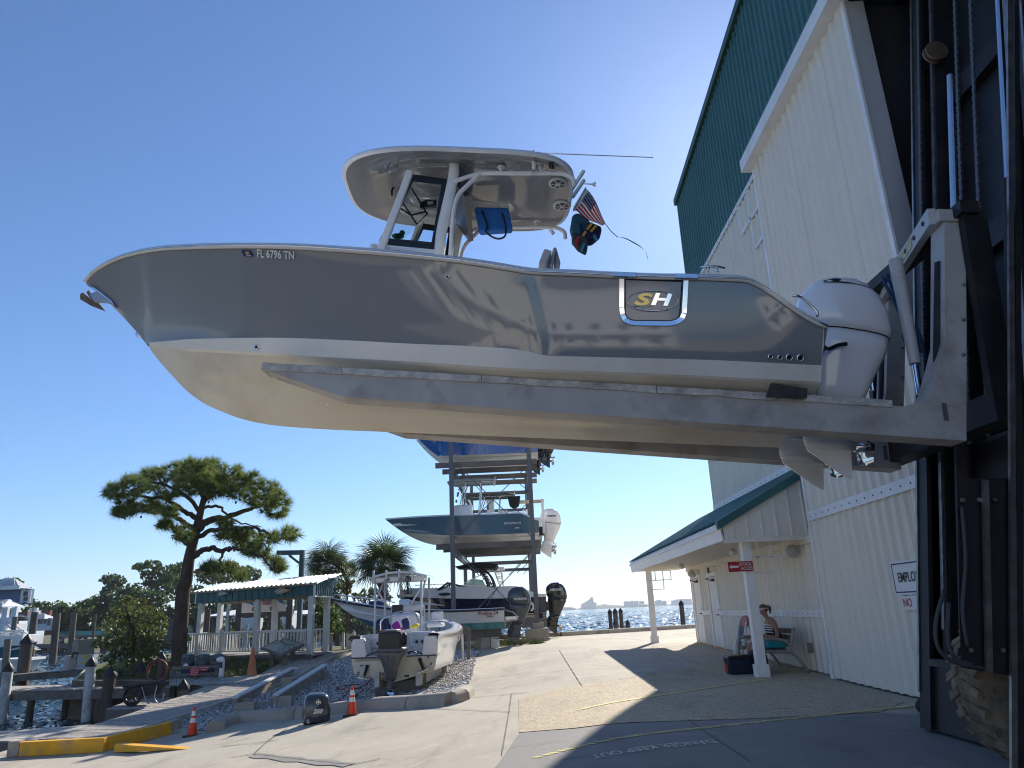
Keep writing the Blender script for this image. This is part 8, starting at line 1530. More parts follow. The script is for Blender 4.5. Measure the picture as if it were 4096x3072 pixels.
mb = MB(); mb.prism([(xb-.02, 18.12, a[2]-.18), (xb+.03, 18.12, a[2]-.06), (xb+.05, 18.25, a[2]+.02), (xb+.06, 18.45, a[2]+.06), (xb+.05, 18.65, a[2]+.02), (xb+.03, 18.78, a[2]-.06), (xb-.02, 18.78, a[2]-.18)], (.05, 0, 0)); mk(mb, 'header', mat('faded_pink_red', (.42, .16, .16), .6, var=.25, scale=6), t)
# ================================================================== TREES, PALMS, SHRUBS, FAR BANK, HOUSES
M_NEEDLE = mat('pine_needles', (.15, .195, .05), .6, var=.4, scale=.9, spec=.3, transl=.45); M_BARK = mat('pine_bark', (.085, .06, .045), .95, var=.35, scale=5, bump=1., bscale=9, dist=.05, stretch=(1, 1, .35))
M_LEAF = mat('leaf_green', (.10, .15, .045), .55, var=.45, scale=.8, spec=.3, transl=.35); M_LEAF2 = mat('olive_leaf', (.14, .165, .05), .55, var=.45, scale=1.1, spec=.3, transl=.35); M_LEAF3 = mat('deep_leaf', (.075, .12, .042), .55, var=.4, scale=.7, spec=.3, transl=.35); M_FROND = mat('palm_leaf', (.08, .12, .045), .45, var=.3, scale=2, spec=.4, transl=.35); M_PTRUNK = mat('palm_trunk', (.15, .085, .05), .95, var=.4, scale=6, bump=1., bscale=14, dist=.05)
def rand_dirs(n): v = RNG.normal(size=(n, 3)); return v/np.linalg.norm(v, axis=1, keepdims=True)
def tuft_mesh(name, centers, dirs, ln, n=30, wd=.012, spread=.9):
    C = np.repeat(centers, n, 0); D = np.repeat(dirs, n, 0); r_ = rand_dirs(len(C)); d = D*RNG.uniform(.2, 1., (len(C), 1))+r_*spread; d /= np.linalg.norm(d, axis=1, keepdims=True)
    L_ = ln*RNG.uniform(.6, 1.15, (len(C), 1)); s = np.cross(d, rand_dirs(len(C))); s /= np.linalg.norm(s, axis=1, keepdims=True)+1e-9; b0 = C+d*L_*.08
    v = np.stack([b0-s*wd, b0+s*wd, C+d*L_], 1).reshape(-1, 3); return np_mesh(name, v, np.arange(len(v)).reshape(-1, 3))
def leaf_mesh(name, centers, size, flat=.0, asp=.55):
    n = len(centers); d = rand_dirs(n); s = np.cross(d, rand_dirs(n)); s /= np.linalg.norm(s, axis=1, keepdims=True)+1e-9
    if flat: d[:, 2] *= 1-flat; d /= np.linalg.norm(d, axis=1, keepdims=True)
    L_ = size*RNG.uniform(.6, 1.4, (n, 1)); w_ = L_*asp; up = np.cross(d, s)*L_*.12
    v = np.stack([centers-d*L_, centers-s*w_+up, centers+d*L_, centers+s*w_+up], 1).reshape(-1, 3); return np_mesh(name, v, np.arange(len(v)).reshape(-1, 4))
# ---- the big pine
T6 = lambda cx, cy: (100+.0949*cx, 455+.0949*cy); YT = 31.0
pine = thing('pine_tree', (*atY(*T6(900, 1396), YT)[:2], g(-14, 31)), 'tall leaning pine with a wide flat crown left of the pavilion', 'tree')
def limb(pts, r0, r1, dep, name='branch', Y=YT):
    P = [atY(*T6(*q), Y+dep*i/max(1, len(pts)-1)) for i, q in enumerate(pts)]; P = catm(P, 5); n = len(P); P = [p+(RNG.normal(0, .025, 3) if 0 < i < n-1 else 0) for i, p in enumerate(P)]; mb = MB(); mb.tube(P, list(np.linspace(r0, r1, n)), 8); mk(mb, name, M_BARK, pine, smooth=True); return P
foot = atG(*C2(1690, 705)); tp = [atY(*T6(*q), YT) for q in ((870, 1500), (905, 1330), (930, 1150), (960, 1000), (1000, 850), (1030, 720), (1060, 600), (1090, 480))]; tp = [V(foot[0]-.05, YT, -.3)]+tp; tr_ = catm(tp, 5); mb = MB(); mb.tube(tr_, list(np.linspace(.30, .12, len(tr_))), 14); mk(mb, 'trunk', M_BARK, pine, smooth=True)
for pts, a, c, dep in ((((960, 960), (860, 870), (760, 740), (730, 700), (640, 720)), .14, .04, -1.2), (((990, 775), (880, 710), (800, 660), (600, 570), (300, 500), (200, 600)), .13, .03, 1.5), (((1020, 660), (900, 600), (700, 470), (300, 420), (110, 410)), .12, .03, -.5), (((1040, 780), (1150, 690), (1300, 660), (1500, 600), (1650, 550), (1870, 470)), .18, .04, .8),
        (((1050, 855), (1180, 800), (1400, 780), (1600, 770), (1750, 820), (1900, 880), (2050, 850)), .11, .025, -1.6), (((1000, 1065), (1080, 1010), (1200, 985), (1290, 1010), (1380, 985), (1500, 1000), (1700, 1080), (1850, 1230)), .13, .03, -1.8), (((1290, 1010), (1265, 1100), (1250, 1190)), .06, .03, -.4), (((1090, 480), (1080, 300), (950, 190)), .13, .04, 1.0), (((1085, 500), (1200, 330), (1450, 310), (1680, 300)), .12, .03, -1.), (((1060, 600), (900, 430), (700, 330), (500, 270)), .1, .03, -1.8), (((1070, 560), (1250, 540), (1340, 630), (1500, 720), (1700, 760)), .07, .02, 1.6), (((1600, 780), (1700, 900), (1760, 1000)), .04, .02, 0), (((1090, 480), (1250, 380), (1400, 230)), .08, .03, 1.8)): limb(pts, a, c, dep)
CL = [(150, 390, 110, 75), (330, 330, 140, 95), (560, 270, 160, 110), (800, 200, 170, 110), (1000, 150, 150, 95), (1180, 160, 150, 85), (1370, 220, 150, 85), (1560, 280, 120, 85), (1750, 370, 110, 85), (1880, 480, 100, 85), (1830, 590, 120, 70), (1650, 470, 130, 70), (1400, 380, 150, 65), (1150, 380, 140, 65), (900, 330, 150, 80), (700, 430, 110, 45), (300, 560, 140, 80), (500, 560, 140, 80), (700, 600, 100, 60), (230, 620, 80, 45), (850, 830, 80, 70), (1320, 730, 70, 40), (1330, 850, 100, 40), (1500, 840, 110, 55), (1550, 930, 150, 85), (1640, 1020, 130, 60), (1770, 880, 100, 55), (1990, 830, 100, 60), (1830, 1130, 100, 55), (1880, 1210, 70, 40), (1150, 1190, 110, 50), (1300, 1200, 120, 50), (1480, 1290, 70, 40), (660, 740, 70, 40), (1100, 270, 120, 70), (1250, 290, 120, 60)]
cs, ds, sprigs = [], [], MB()
for (cx, cy, rx, ry) in CL:
    n = int(10+rx*ry/430); base = atY(*T6(cx, cy), YT); dep0 = random.uniform(-1.3, 1.3) if cy < 700 else random.uniform(-1.5, .2); ctr = base+V(0, dep0, 0); sc = 1+dep0/YT
    for _ in range(n):
        a, rr = random.uniform(0, 2*PI), math.sqrt(random.random()); P = atY(*T6(cx+rx*rr*math.cos(a), cy+ry*rr*math.sin(a)), YT+dep0+random.uniform(-1., 1.)); d = nrm(P-ctr+V(0, 0, .35)); cs.append(P); ds.append(d)
        if random.random() < .55: sprigs.tube([P, P*.55+ctr*.45+RNG.normal(0, .06, 3)-V(0, 0, .1)], [.012, .025], 4, cap=False)
cs, ds = np.array(cs), np.array(ds); put('crown', tuft_mesh('crown', cs, ds, .40, 46, .012, .6), M_NEEDLE, pine, kind='stuff'); mk(sprigs, 'twigs', M_BARK, pine, kind='stuff')
mb = MB()
for k in range(46): P = cs[random.randrange(len(cs))]+V(random.uniform(-.2, .2), 0, -.22); mb.ell(P, .045, .045, .06, 6, 4)
mk(mb, 'pine_cones', mat('cone_brown', (.05, .035, .025), .9), pine, kind='stuff')
# ---- sabal palms
P7 = lambda cx, cy: (295+.0565*cx, 537.5+.0565*cy)
def frond_mesh():
    V_, F_2 = [], []; n = 26
    for k in range(n):
        a = (k/(n-1)-.5)*2*2.3; ln = .95*(1-.22*abs(a)/2.3)*random.uniform(.9, 1.08); w_ = .026; dr = V(math.cos(a), math.sin(a), 0); sd_ = V(-dr[1], dr[0], 0); b0 = V(.72, 0, 0)+dr*.04; m1 = b0+dr*ln*.55+V(0, 0, .06); e_ = b0+dr*ln+V(0, 0, -.16-.12*random.random()); i = len(V_); V_ += [b0-sd_*.008, b0+sd_*.008, m1+sd_*w_, m1-sd_*w_, e_]; F_2 += [(i, i+1, i+2, i+3), (i+3, i+2, i+4)]
    i = len(V_); V_ += [V(0, -.015, 0), V(0, .015, 0), V(.74, .012, .03), V(.74, -.012, .03)]; F_2.append((i, i+1, i+2, i+3)); me = bpy.data.meshes.new('frond'); me.from_pydata([tuple(q) for q in V_], [], F_2); me.materials.append(M_FROND); return me
FR = [frond_mesh() for _ in range(3)]
def palm(cx, cy, Y, footx, sc, lb, trunk_r):
    c = atY(*P7(cx, cy), Y); gx = atY(*P7(footx, 1500), Y)[0]; t = thing('palm_tree', (gx, Y, g(gx, Y)), lb, 'palm', 'palms behind the bay boat'); mb = MB(); pts = catm([(gx, Y, -.3), (gx+.1*(c[0]-gx), Y, 1.2), (c[0]*.8+gx*.2, Y, c[2]-1.2), (c[0], Y, c[2]-.1)], 8); n = len(pts); mb.tube(pts, [trunk_r*(1+.12*math.sin(i*2.4))*(1.15 if i > n-6 else 1) for i in range(n)], 12); mk(mb, 'trunk', M_PTRUNK, t, smooth=True)
    mb = MB()
    for k in range(26): a = k*2.4; z = c[2]-.15-.07*k*.6; mb.beam((c[0]+trunk_r*math.cos(a), Y+trunk_r*math.sin(a), z), (c[0]+(trunk_r+.16)*math.cos(a), Y+(trunk_r+.16)*math.sin(a), z+.22), .08, .03)
    mk(mb, 'boots', M_PTRUNK, t, kind='stuff')
    N_ = 44
    for k in range(N_):
        az = k*2.39996+random.uniform(-.2, .2); el = math.asin(min(1, max(-1, 1-1.55*(k+.5)/N_)))+random.uniform(-.1, .1); o = bpy.data.objects.new('frond', FR[k % 3]); COL.objects.link(o); s = sc*random.uniform(.85, 1.1); M_ = Matrix.Translation(Vector(tuple(c))) @ Matrix.Rotation(az, 4, 'Z') @ Matrix.Rotation(-el, 4, 'Y') @ Matrix.Rotation(random.uniform(-.5, .5), 4, 'X') @ Matrix.Scale(s, 4)
        o.parent = t; o.matrix_parent_inverse = WM[t.name].inverted(); o.matrix_basis = M_
    return t
palm(560, 520, 37.5, 600, .93, 'left of two fan palms, directly behind the pavilion end', .16); palm(1560, 500, 36.8, 1530, 1.12, 'right of two fan palms with a bare brown trunk', .2)
palm(930, 600, 39.5, 920, .45, 'small fan palm frond clump between the two larger palms', .06)
# ---- leafy trees
def tree(P, clusters, lb, name='leafy_tree', mt=None, size=.3, dens=14, trunk=.25, group='trees beyond the canal', zg_=None, flat=.0):
    """P: foot; clusters: world-space (centre, radii)"""
    t = thing(name, P, lb, 'tree', group); mb = MB(); top = max(clusters, key=lambda q: q[0][2])[0]
    mid = V(P[0]*.5+top[0]*.5, P[1], P[2]+(top[2]-P[2])*.5); mb.tube(catm([V(*P)-V(0, 0, .5), mid, V(*top)-V(0, 0, .3)], 5), list(np.linspace(trunk, trunk*.3, 11)), 8); mk(mb, 'trunk', M_BARK, t, smooth=True)
    mb = MB()
    for c, r_ in clusters[:16]:
        st_ = mid+(V(*top)-mid)*random.uniform(-.4, .6); mb.tube([st_, (st_+V(*c))/2+RNG.normal(0, .2, 3), V(*c)], [trunk*.35, trunk*.22, trunk*.08], 5, cap=False)
    mk(mb, 'branches', M_BARK, t, kind='stuff'); pts = []
    for c, r_ in clusters:
        n = int(dens*r_[0]*r_[2]/(size*size)); u = rand_dirs(n)*(RNG.uniform(.35, 1, (n, 1))**.5); u += RNG.normal(0, .08, u.shape); pts.append(np.array(c)+u*np.array(r_))
    put('crown', leaf_mesh('crown', np.concatenate(pts), size, flat), mt or M_LEAF, t, kind='stuff'); return t
BKZ = -.5                                             # far bank level
sheet('far_bank', [(-190, 40), (-150, 100), (-112, 122), (-90, 126), (-60, 121), (-42, 118), (-22, 121), (-10, 132), (-14, 190), (-60, 260), (-250, 260)], M_GRASS, 0, 9., zf=lambda x, y: BKZ+.6*sstep(120, 150, y)+.5*sstep(-110, -150, x), kind='structure')
mb = MB()
for i, (p, q_) in enumerate(zip([(-150, 100), (-112, 122), (-90, 126), (-60, 121), (-42, 118), (-22, 121)], [(-112, 122), (-90, 126), (-60, 121), (-42, 118), (-22, 121), (-10, 132)])):
    for k in range(40): f = random.random(); mb.ell((p[0]+(q_[0]-p[0])*f, p[1]+(q_[1]-p[1])*f-.3, WATER+random.uniform(0, .7)), random.uniform(.3, .8), random.uniform(.3, .7), random.uniform(.25, .5), 6, 4)
mk(mb, 'bank_rocks', mat('bank_rock', (.3, .27, .23), .9, var=.4, scale=1.), kind='stuff', label='pale rocks along the far bank')
CA = lambda x, y: (.1157*x, 450+.1157*y)             # first left region
def clus(Y, L_, rd=1.0, dz=.8): return [(atY(*CA(cx, cy), Y+random.uniform(-2, 2)), (rx*.1157/735*Y*1.02, rx*.1157/735*Y*rd, ry*.1157/735*Y)) for cx, cy, rx, ry in L_]
def fpt(cx, Y, z=BKZ): P = atY(*CA(cx, 1600), Y); return (P[0], Y, z)
BT = [(140, (1240,), [(960, 1110, 75, 40), (1040, 1130, 45, 40), (900, 1130, 40, 25), (990, 1170, 60, 45), (930, 1215, 50, 40)], 'airy pine with a rounded top rising left of the big trunk', M_LEAF3, 960), (125, None, [(1220, 1005, 70, 30), (1320, 990, 70, 35), (1380, 1060, 60, 60), (1270, 1080, 50, 40), (1180, 1010, 35, 15), (1440, 1110, 60, 60), (1330, 1150, 80, 50), (1400, 1190, 90, 60)], 'tall open pine directly left of the big leaning trunk', M_LEAF3, 1240),
      (130, None, [(1500, 1040, 60, 50), (1560, 1010, 50, 35), (1480, 1120, 60, 60), (1550, 1150, 70, 60), (1520, 1240, 90, 60)], 'dense pine partly behind the big trunk', M_LEAF, 1500), (128, None, [(1760, 1060, 80, 40), (1880, 1050, 90, 45), (1980, 1000, 70, 45), (2060, 1050, 70, 55), (1820, 1120, 110, 40), (2010, 1120, 110, 40)], 'broad pine right of the big trunk above the pavilion roof', M_LEAF2, 1850), (150, None, [(2130, 1040, 60, 40), (2200, 1080, 60, 50), (2110, 1100, 60, 40)], 'small pine crown above the middle of the pavilion roof', M_LEAF3, 2130),
      (118, None, [(500, 1370, 70, 60), (560, 1400, 80, 70), (480, 1450, 60, 60), (640, 1430, 80, 70), (560, 1500, 120, 60), (660, 1520, 90, 60)], 'rounded dark green tree behind the two tallest pilings', M_LEAF3, 560), (122, None, [(720, 1350, 70, 50), (790, 1330, 70, 50), (740, 1420, 90, 60), (820, 1420, 80, 60), (760, 1510, 110, 60)], 'spreading tree in the middle of the far bank', M_LEAF, 760), (120, None, [(880, 1300, 80, 60), (960, 1290, 70, 50), (900, 1390, 100, 60), (1000, 1370, 80, 60), (930, 1480, 110, 60)], 'bushy tree below the airy pine', M_LEAF3, 930), (116, None, [(1080, 1250, 80, 60), (1150, 1220, 80, 60), (1090, 1340, 110, 60), (1180, 1330, 90, 60), (1120, 1440, 120, 60)], 'wide bushy tree left of the tall open pine', M_LEAF, 1130), (115, None, [(1270, 1270, 90, 60), (1350, 1300, 90, 60), (1290, 1390, 110, 60), (1400, 1400, 90, 60), (1340, 1480, 120, 60)], 'dark tree right behind the near shrub', M_LEAF3, 1330), (120, None, [(1680, 1230, 80, 60), (1650, 1330, 80, 60), (1720, 1400, 90, 60), (1800, 1450, 90, 50)], 'dense tree between the big trunk and the pavilion', M_LEAF3, 1700),
      (135, None, [(120, 1125, 45, 18), (160, 1150, 35, 20), (200, 1250, 30, 40)], 'tree behind the blue house roof', M_LEAF3, 170), (130, None, [(250, 1310, 60, 25), (330, 1340, 40, 30), (380, 1350, 50, 35), (400, 1390, 40, 30), (260, 1390, 60, 40)], 'dark pine above the white house roof', M_LEAF3, 350), (140, None, [(60, 1400, 60, 30), (100, 1430, 50, 30)], 'tree seen through the blue house porch', M_LEAF3, 70), (119, None, [(600, 1570, 60, 40), (700, 1570, 60, 40), (790, 1560, 60, 40), (540, 1590, 40, 30)], 'low light green shrub mass on the far bank', M_LEAF2, 640)]
for (Y, _, cl, lb, mt, fx) in BT: tree(fpt(fx, Y), clus(Y, cl), lb, mt=mt, size=.34, dens=14, trunk=.3)
C7b = lambda cx, cy: P7(cx, cy)
def clus7(Y, L_): return [(atY(*C7b(cx, cy), Y+random.uniform(-1.5, 1.5)), (rx*.0565/735*Y*1.05, rx*.0565/735*Y, ry*.0565/735*Y)) for cx, cy, rx, ry in L_]
for Y, cl, lb, mt, fx in ((70, [(700, 780, 100, 70), (820, 830, 100, 80), (960, 850, 70, 60), (760, 930, 120, 80), (880, 960, 100, 70), (1000, 780, 50, 30), (700, 1040, 120, 60)], 'airy olive tree between pavilion and the white fishing boat', M_LEAF2, 780), (110, [(1240, 940, 60, 30), (1200, 1000, 50, 40), (1350, 930, 70, 40), (1400, 990, 70, 50), (1300, 1040, 110, 60), (1090, 1010, 80, 40), (1150, 1080, 110, 50)], 'distant pine cluster left of the palm trunk', M_LEAF3, 1280), (115, [(1600, 1010, 60, 50), (1680, 1060, 60, 50), (1560, 1080, 70, 40)], 'distant tree behind the bay boat T-top', M_LEAF3, 1620), (105, [(60, 760, 60, 40), (30, 860, 70, 60), (-60, 830, 70, 60), (40, 980, 90, 60), (-120, 950, 90, 60)], 'tree behind the crane post', M_LEAF, 20), (100, [(-400, 830, 100, 60), (-300, 900, 110, 60), (-500, 930, 120, 60), (-640, 880, 110, 60), (-600, 1010, 140, 60), (-350, 1040, 140, 60)], 'tree line seen between the pavilion columns', M_LEAF3, -450)):
    P = atY(*C7b(fx, 1100), Y); tree((P[0], Y, BKZ), clus7(Y, cl), lb, mt=mt, size=.2 if Y < 90 else .36, dens=10, trunk=.25)
ORD = ('first', 'second', 'third', 'fourth', 'fifth', 'sixth', 'seventh', 'eighth', 'ninth', 'tenth', 'eleventh', 'twelfth', 'thirteenth', 'fourteenth')
for i in range(14):
    px = 186+i*15.5; Y = 124+6*math.sin(i*2.1); top = 604-9*abs(math.sin(i*1.7))+(i > 9)*6; cl = []
    for k in range(8): cl.append((atY(px+random.uniform(-9, 9), random.uniform(top, 640), Y+random.uniform(-2, 2)), (1.5, 1.5, 1.1)))
    tree((*atY(px, 640, Y)[:2], BKZ), cl, ORD[i]+' from the left in the dark tree row behind the pavilion', mt=(M_LEAF3, M_LEAF, M_LEAF3)[i % 3], size=.36, dens=13, trunk=.25)
# big shrub on the shore and shrub by the palms
CB = lambda x, y: (.1017*x, 600+.1017*y)
def clusB(Y, L_, F=CB, k=.1017): return [(atY(*F(cx, cy), Y+random.uniform(-.8, .8)), (rx*k/735*Y*1.05, rx*k/735*Y*.9, ry*k/735*Y)) for cx, cy, rx, ry in L_]
P = atY(*CB(1300, 720), 31.8); tree((P[0], 31.8, g(P[0], 31.8)), clusB(31.8, [(1200, 130, 120, 90), (1330, 90, 110, 90), (1450, 150, 120, 100), (1130, 260, 130, 80), (1280, 280, 140, 100), (1430, 300, 150, 110), (1560, 260, 90, 120), (1060, 400, 120, 60), (1200, 440, 130, 90), (1360, 450, 150, 110), (1520, 440, 120, 110), (1180, 570, 130, 70), (1330, 600, 150, 90), (1490, 590, 130, 90), (980, 440, 80, 30), (1240, -10, 60, 40), (1050, 570, 80, 40), (1380, 20, 60, 40)]), 'large loose olive shrub on the shore left of the pine trunk', 'shore_shrub', M_LEAF2, .085, 6.5, .1, 'shrubs')
P = atY(*P7(500, 1600), 35.8); tree((P[0], 35.8, g(P[0], 35.8)), [(atY(*P7(cx, cy), 35.8+random.uniform(-.5, .5)), (rx*.0565/735*36, rx*.0565/735*34, ry*.0565/735*36)) for cx, cy, rx, ry in ((400, 1300, 110, 90), (560, 1260, 130, 100), (690, 1330, 110, 110), (450, 1430, 130, 100), (620, 1460, 140, 110), (760, 1480, 110, 100), (540, 1600, 160, 90), (760, 1620, 120, 80))], 'glossy round shrub under the left palm', 'round_shrub', M_LEAF, .085, 9, .08, 'shrubs')
P = atY(*CB(1830, 380), 33.5); tree((P[0], 33.5, g(P[0], 33.5)), clusB(33.5, [(1810, 360, 40, 25), (1840, 380, 40, 25)]), 'small bright green shrub behind the left end of the balustrade', 'small_shrub', mat('bright_leaf', (.12, .22, .03), .5, var=.3), .07, 9, .04, 'shrubs')
P = atY(*CB(1190, 650), 29.5); t = thing('yucca_plant', (P[0], 29.5, g(P[0], 29.5)), 'spiky pale yucca at the foot of the shore shrub', 'plant'); put('leaves', tuft_mesh('leaves', np.array([[P[0], 29.5, P[2]-.3]]), np.array([[0, 0, 1.]]), .75, 60, .03, .8), mat('yucca_leaf', (.16, .2, .1), .6, var=.2), t, kind='stuff')
# grass tufts: lawn edge and by the rack footing
n = 2600; xy = []
LWN = [(-11.0, 27.6), (-12.4, 28.4), (-16.6, 29.5), (-17.6, 33), (-12, 33.5), (-9.3, 31.5), (-9.8, 28.6)]
while len(xy) < n:
    x, y = random.uniform(-17.6, -9), random.uniform(27.6, 33.5)
    if inside(x, y, LWN): xy.append((x, y, g(x, y)+.01))
put('grass', tuft_mesh('grass', np.array(xy), np.tile([[0, 0, 1.]], (n, 1)), .13, 7, .008, .6), mat('grass_blade', (.11, .14, .03), .7, var=.4, scale=2), kind='stuff', label='short patchy grass round the barrels and pavilion')
P = atG(*RQ(1540, 1195)); xy = [(P[0]+random.uniform(-1.2, .9), P[1]+random.uniform(-.5, .6), g(P[0], P[1])) for _ in range(70)]
put('weeds', tuft_mesh('weeds', np.array(xy), np.tile([[0, 0, 1.]], (70, 1)), .3, 16, .01, .7), mat('weed_blade', (.14, .17, .04), .7, var=.4, scale=3), kind='stuff', label='weeds at the foot of the rack footing')
# ---- houses on the far bank
CH = lambda x, y: (.0663*x, 570+.0663*y)
M_HBLUE = mat('blue_siding', (.13, .20, .32), .7, var=.06); M_HROOF = mat('grey_metal_roof', (.42, .43, .45), .4, metal=.2, var=.08); M_HW = mat('house_white', (.70, .70, .70), .6, var=.04); M_HDK = mat('dark_pane', (.03, .04, .05), .15, var=0); M_HBR = mat('house_brick', (.22, .08, .05), .8, var=.2); M_SHING = mat('grey_shingle', (.25, .24, .24), .9, var=.15)
Y = 88.; h = lambda cx, cy, dy=0: atY(*CH(cx, cy), Y+dy)
hb = thing('blue_house', h(0, 900), 'blue house with metal roofs, cupola room and white porch at the left edge', 'house')
def hbox(par, name, mt, x0, y0_, x1, y1_, d0, d1): a, c = h(x0, y0_), h(x1, y1_); mb = MB(); mb.box(a[0], c[0], Y+d0, Y+d1, c[2], a[2]); return mk(mb, name, mt, par)
hbox(hb, 'wall', M_HBLUE, -500, 280, 215, 505, 1.5, 2.8); hbox(hb, 'wall', M_HBLUE, 215, 285, 325, 500, 1.5, 2.)
for x0, y0_, x1, y1_ in ((205, 280, 228, 500), (315, 290, 333, 490)): hbox(hb, 'corner_board', M_HW, x0, y0_, x1, y1_, 1.4, 1.49)
wf = hbox(hb, 'window', M_HW, 238, 305, 312, 475, 1.35, 1.45)
for i in range(3):
    for j in range(2): hbox(wf, 'pane', M_HDK, 248+i*20, 318+j*80, 262+i*20, 388+j*72, 1.28, 1.345)
def hip(par, x0, x1, ye, xa, ya, d0, d1, name='roof'): a, c, ap = h(x0, ye), h(x1, ye), h(xa, ya); mb = MB(); ym = Y+(d0+d1)/2; mb.add([(a[0], Y+d0, a[2]), (c[0], Y+d0, c[2]), (c[0], Y+d1, c[2]), (a[0], Y+d1, a[2]), (a[0]+4, ym, ap[2]), (ap[0], ym, ap[2])], [(0, 1, 5, 4), (1, 2, 5), (2, 3, 4, 5), (3, 0, 4), (0, 3, 2, 1)]); r_ = mk(mb, name, M_HROOF, par); return r_
rf = hip(hb, -600, 275, 272, 105, 115, .2, 2.6); hbox(hb, 'eave', M_HW, -600, 268, 275, 288, .15, .3)
for i in range(8): a, c = h(-90+i*42, 270), h(-40+i*18, 118); mb = MB(); mb.tube([(a[0], Y+.2, a[2]+.05), (c[0], Y+1.4, c[2]+.05)], .07, 5); mk(mb, 'seam', M_HW, rf)
hip(hb, -700, 300, 548, 200, 440, -3, 1.6); hbox(hb, 'eave', M_HW, -700, 540, 300, 562, -3.1, -2.9)
for x in (0, 160, 268, 400): hbox(hb, 'porch_post', M_HW, x, 565, x+36, 850, -2.6, -2.2)
for x in (175, 225): hbox(hb, 'porch_post', M_HW, x+20, 570, x+45, 840, 3, 3.4)
hbox(hb, 'porch_floor', M_HW, -600, 850, 320, 900, -3, 1); hbox(hb, 'porch_rail', M_HW, -600, 752, 410, 768, -2.7, -2.6)
for i in range(16): hbox(hb, 'rail_panel', M_HW, -20+i*26, 770, -2+i*26, 845, -2.66, -2.62)
a, c = h(310, 770), h(770, 1060); mb = MB(); mb.beam((a[0], Y-3, a[2]), (c[0], Y-4, c[2]), .1, .25); mb.beam((a[0], Y-3, a[2]-1.), (c[0], Y-4, c[2]-1.), .1, .4); mb.beam((a[0], Y-1.8, a[2]), (c[0], Y-2.8, c[2]), .1, .25); mk(mb, 'stair_rails', M_HW, hb, kind='stuff')
for i in range(14): f = i/14; P = V(*a)+(V(*c)-V(*a))*f; mb = MB(); mb.box(P[0], P[0]+.35, Y-4, Y-1.8, P[2]-1.1, P[2]-1.0); mk(mb, 'stair_tread', M_HW, hb)
hbox(hb, 'ground_storey', M_HDK, -600, 900, 250, 1010, -1, 1); hbox(hb, 'pile', M_HW, 232, 900, 252, 1010, -2.6, -2.3)
Y = 112.; hw_o = thing('white_house', h(600, 900), 'white house with grey roof and brick chimney behind the blue house', 'house'); hbox(hw_o, 'wall', M_HW, 430, 735, 760, 910, 0, 2); hbox(hw_o, 'brick_wing', M_HBR, 30, 650, 430, 760, -.5, 2); hip(hw_o, 220, 735, 735, 640, 645, -1, 2); hip(hw_o, -100, 440, 700, 300, 640, -1.5, 2)
hbox(hw_o, 'chimney', M_HBR, 635, 612, 682, 690, 1, 1.6); hbox(hw_o, 'chimney_wing', M_HBR, 555, 615, 640, 665, 1.2, 1.8)
for x in (540, 582, 618, 668, 728): wd_ = hbox(hw_o, 'window', M_HDK, x, 748, x+(26 if x > 650 or x < 550 else 14), 808 if x < 720 else 835, -.1, -.02)
hbox(hw_o, 'basement', M_HBR, 640, 912, 730, 985, .5, 1.5)
# far cottages seen through foliage and pavilion
for nm, Y, box_, rt, lb in (('teal_cottage', 120., (CA(1440, 1420), CA(1560, 1500)), CA(1480, 1350), 'small teal cottage with white roof left of the pavilion'), ('grey_cottage', 118., (CA(1050, 1505), CA(1180, 1570)), CA(1110, 1460), 'low grey cottage behind the shore shrub'), ('boat_shelter', 75., (C3(430, 870), C3(690, 900)), C3(600, 795), 'white roofed boat shelter seen through the pavilion'), ('boat_shelter', 80., (C3(1150, 860), C3(1460, 880)), C3(1300, 805), 'second white roofed shelter right in the pavilion view')):
    a, c, ap = atY(*box_[0], Y), atY(*box_[1], Y), atY(*rt, Y); t = thing(nm, (a[0], Y, BKZ), lb, 'cottage' if 'cottage' in nm else 'shelter', None); mb = MB(); e_ = .8; mb.prism([(a[0]-e_, Y-1, a[2]), (c[0]+e_, Y-1, a[2]), (c[0]-1, Y+3, ap[2]), (a[0]+1, Y+3, ap[2])], (0, 5, -.15)); mk(mb, 'roof', M_HW if nm != 'grey_cottage' else M_SHING, t)
    if 'cottage' in nm: mb = MB(); mb.box(a[0], c[0], Y, Y+5, BKZ, a[2]); mk(mb, 'wall', M_TEALM if nm[0] == 't' else M_SHING, t); mb = MB(); mb.box(a[0]+1, a[0]+2, Y-.06, Y-.01, a[2]-1.6, a[2]-.6); mk(mb, 'window', M_HDK, t)
    else:
        for f in (0, .33, .66, 1): x = a[0]+(c[0]-a[0])*f; mb = MB(); mb.box(x-.12, x+.12, Y-.1, Y+.1, WATER-1, a[2]); mk(mb, 'post', M_PILE, t)
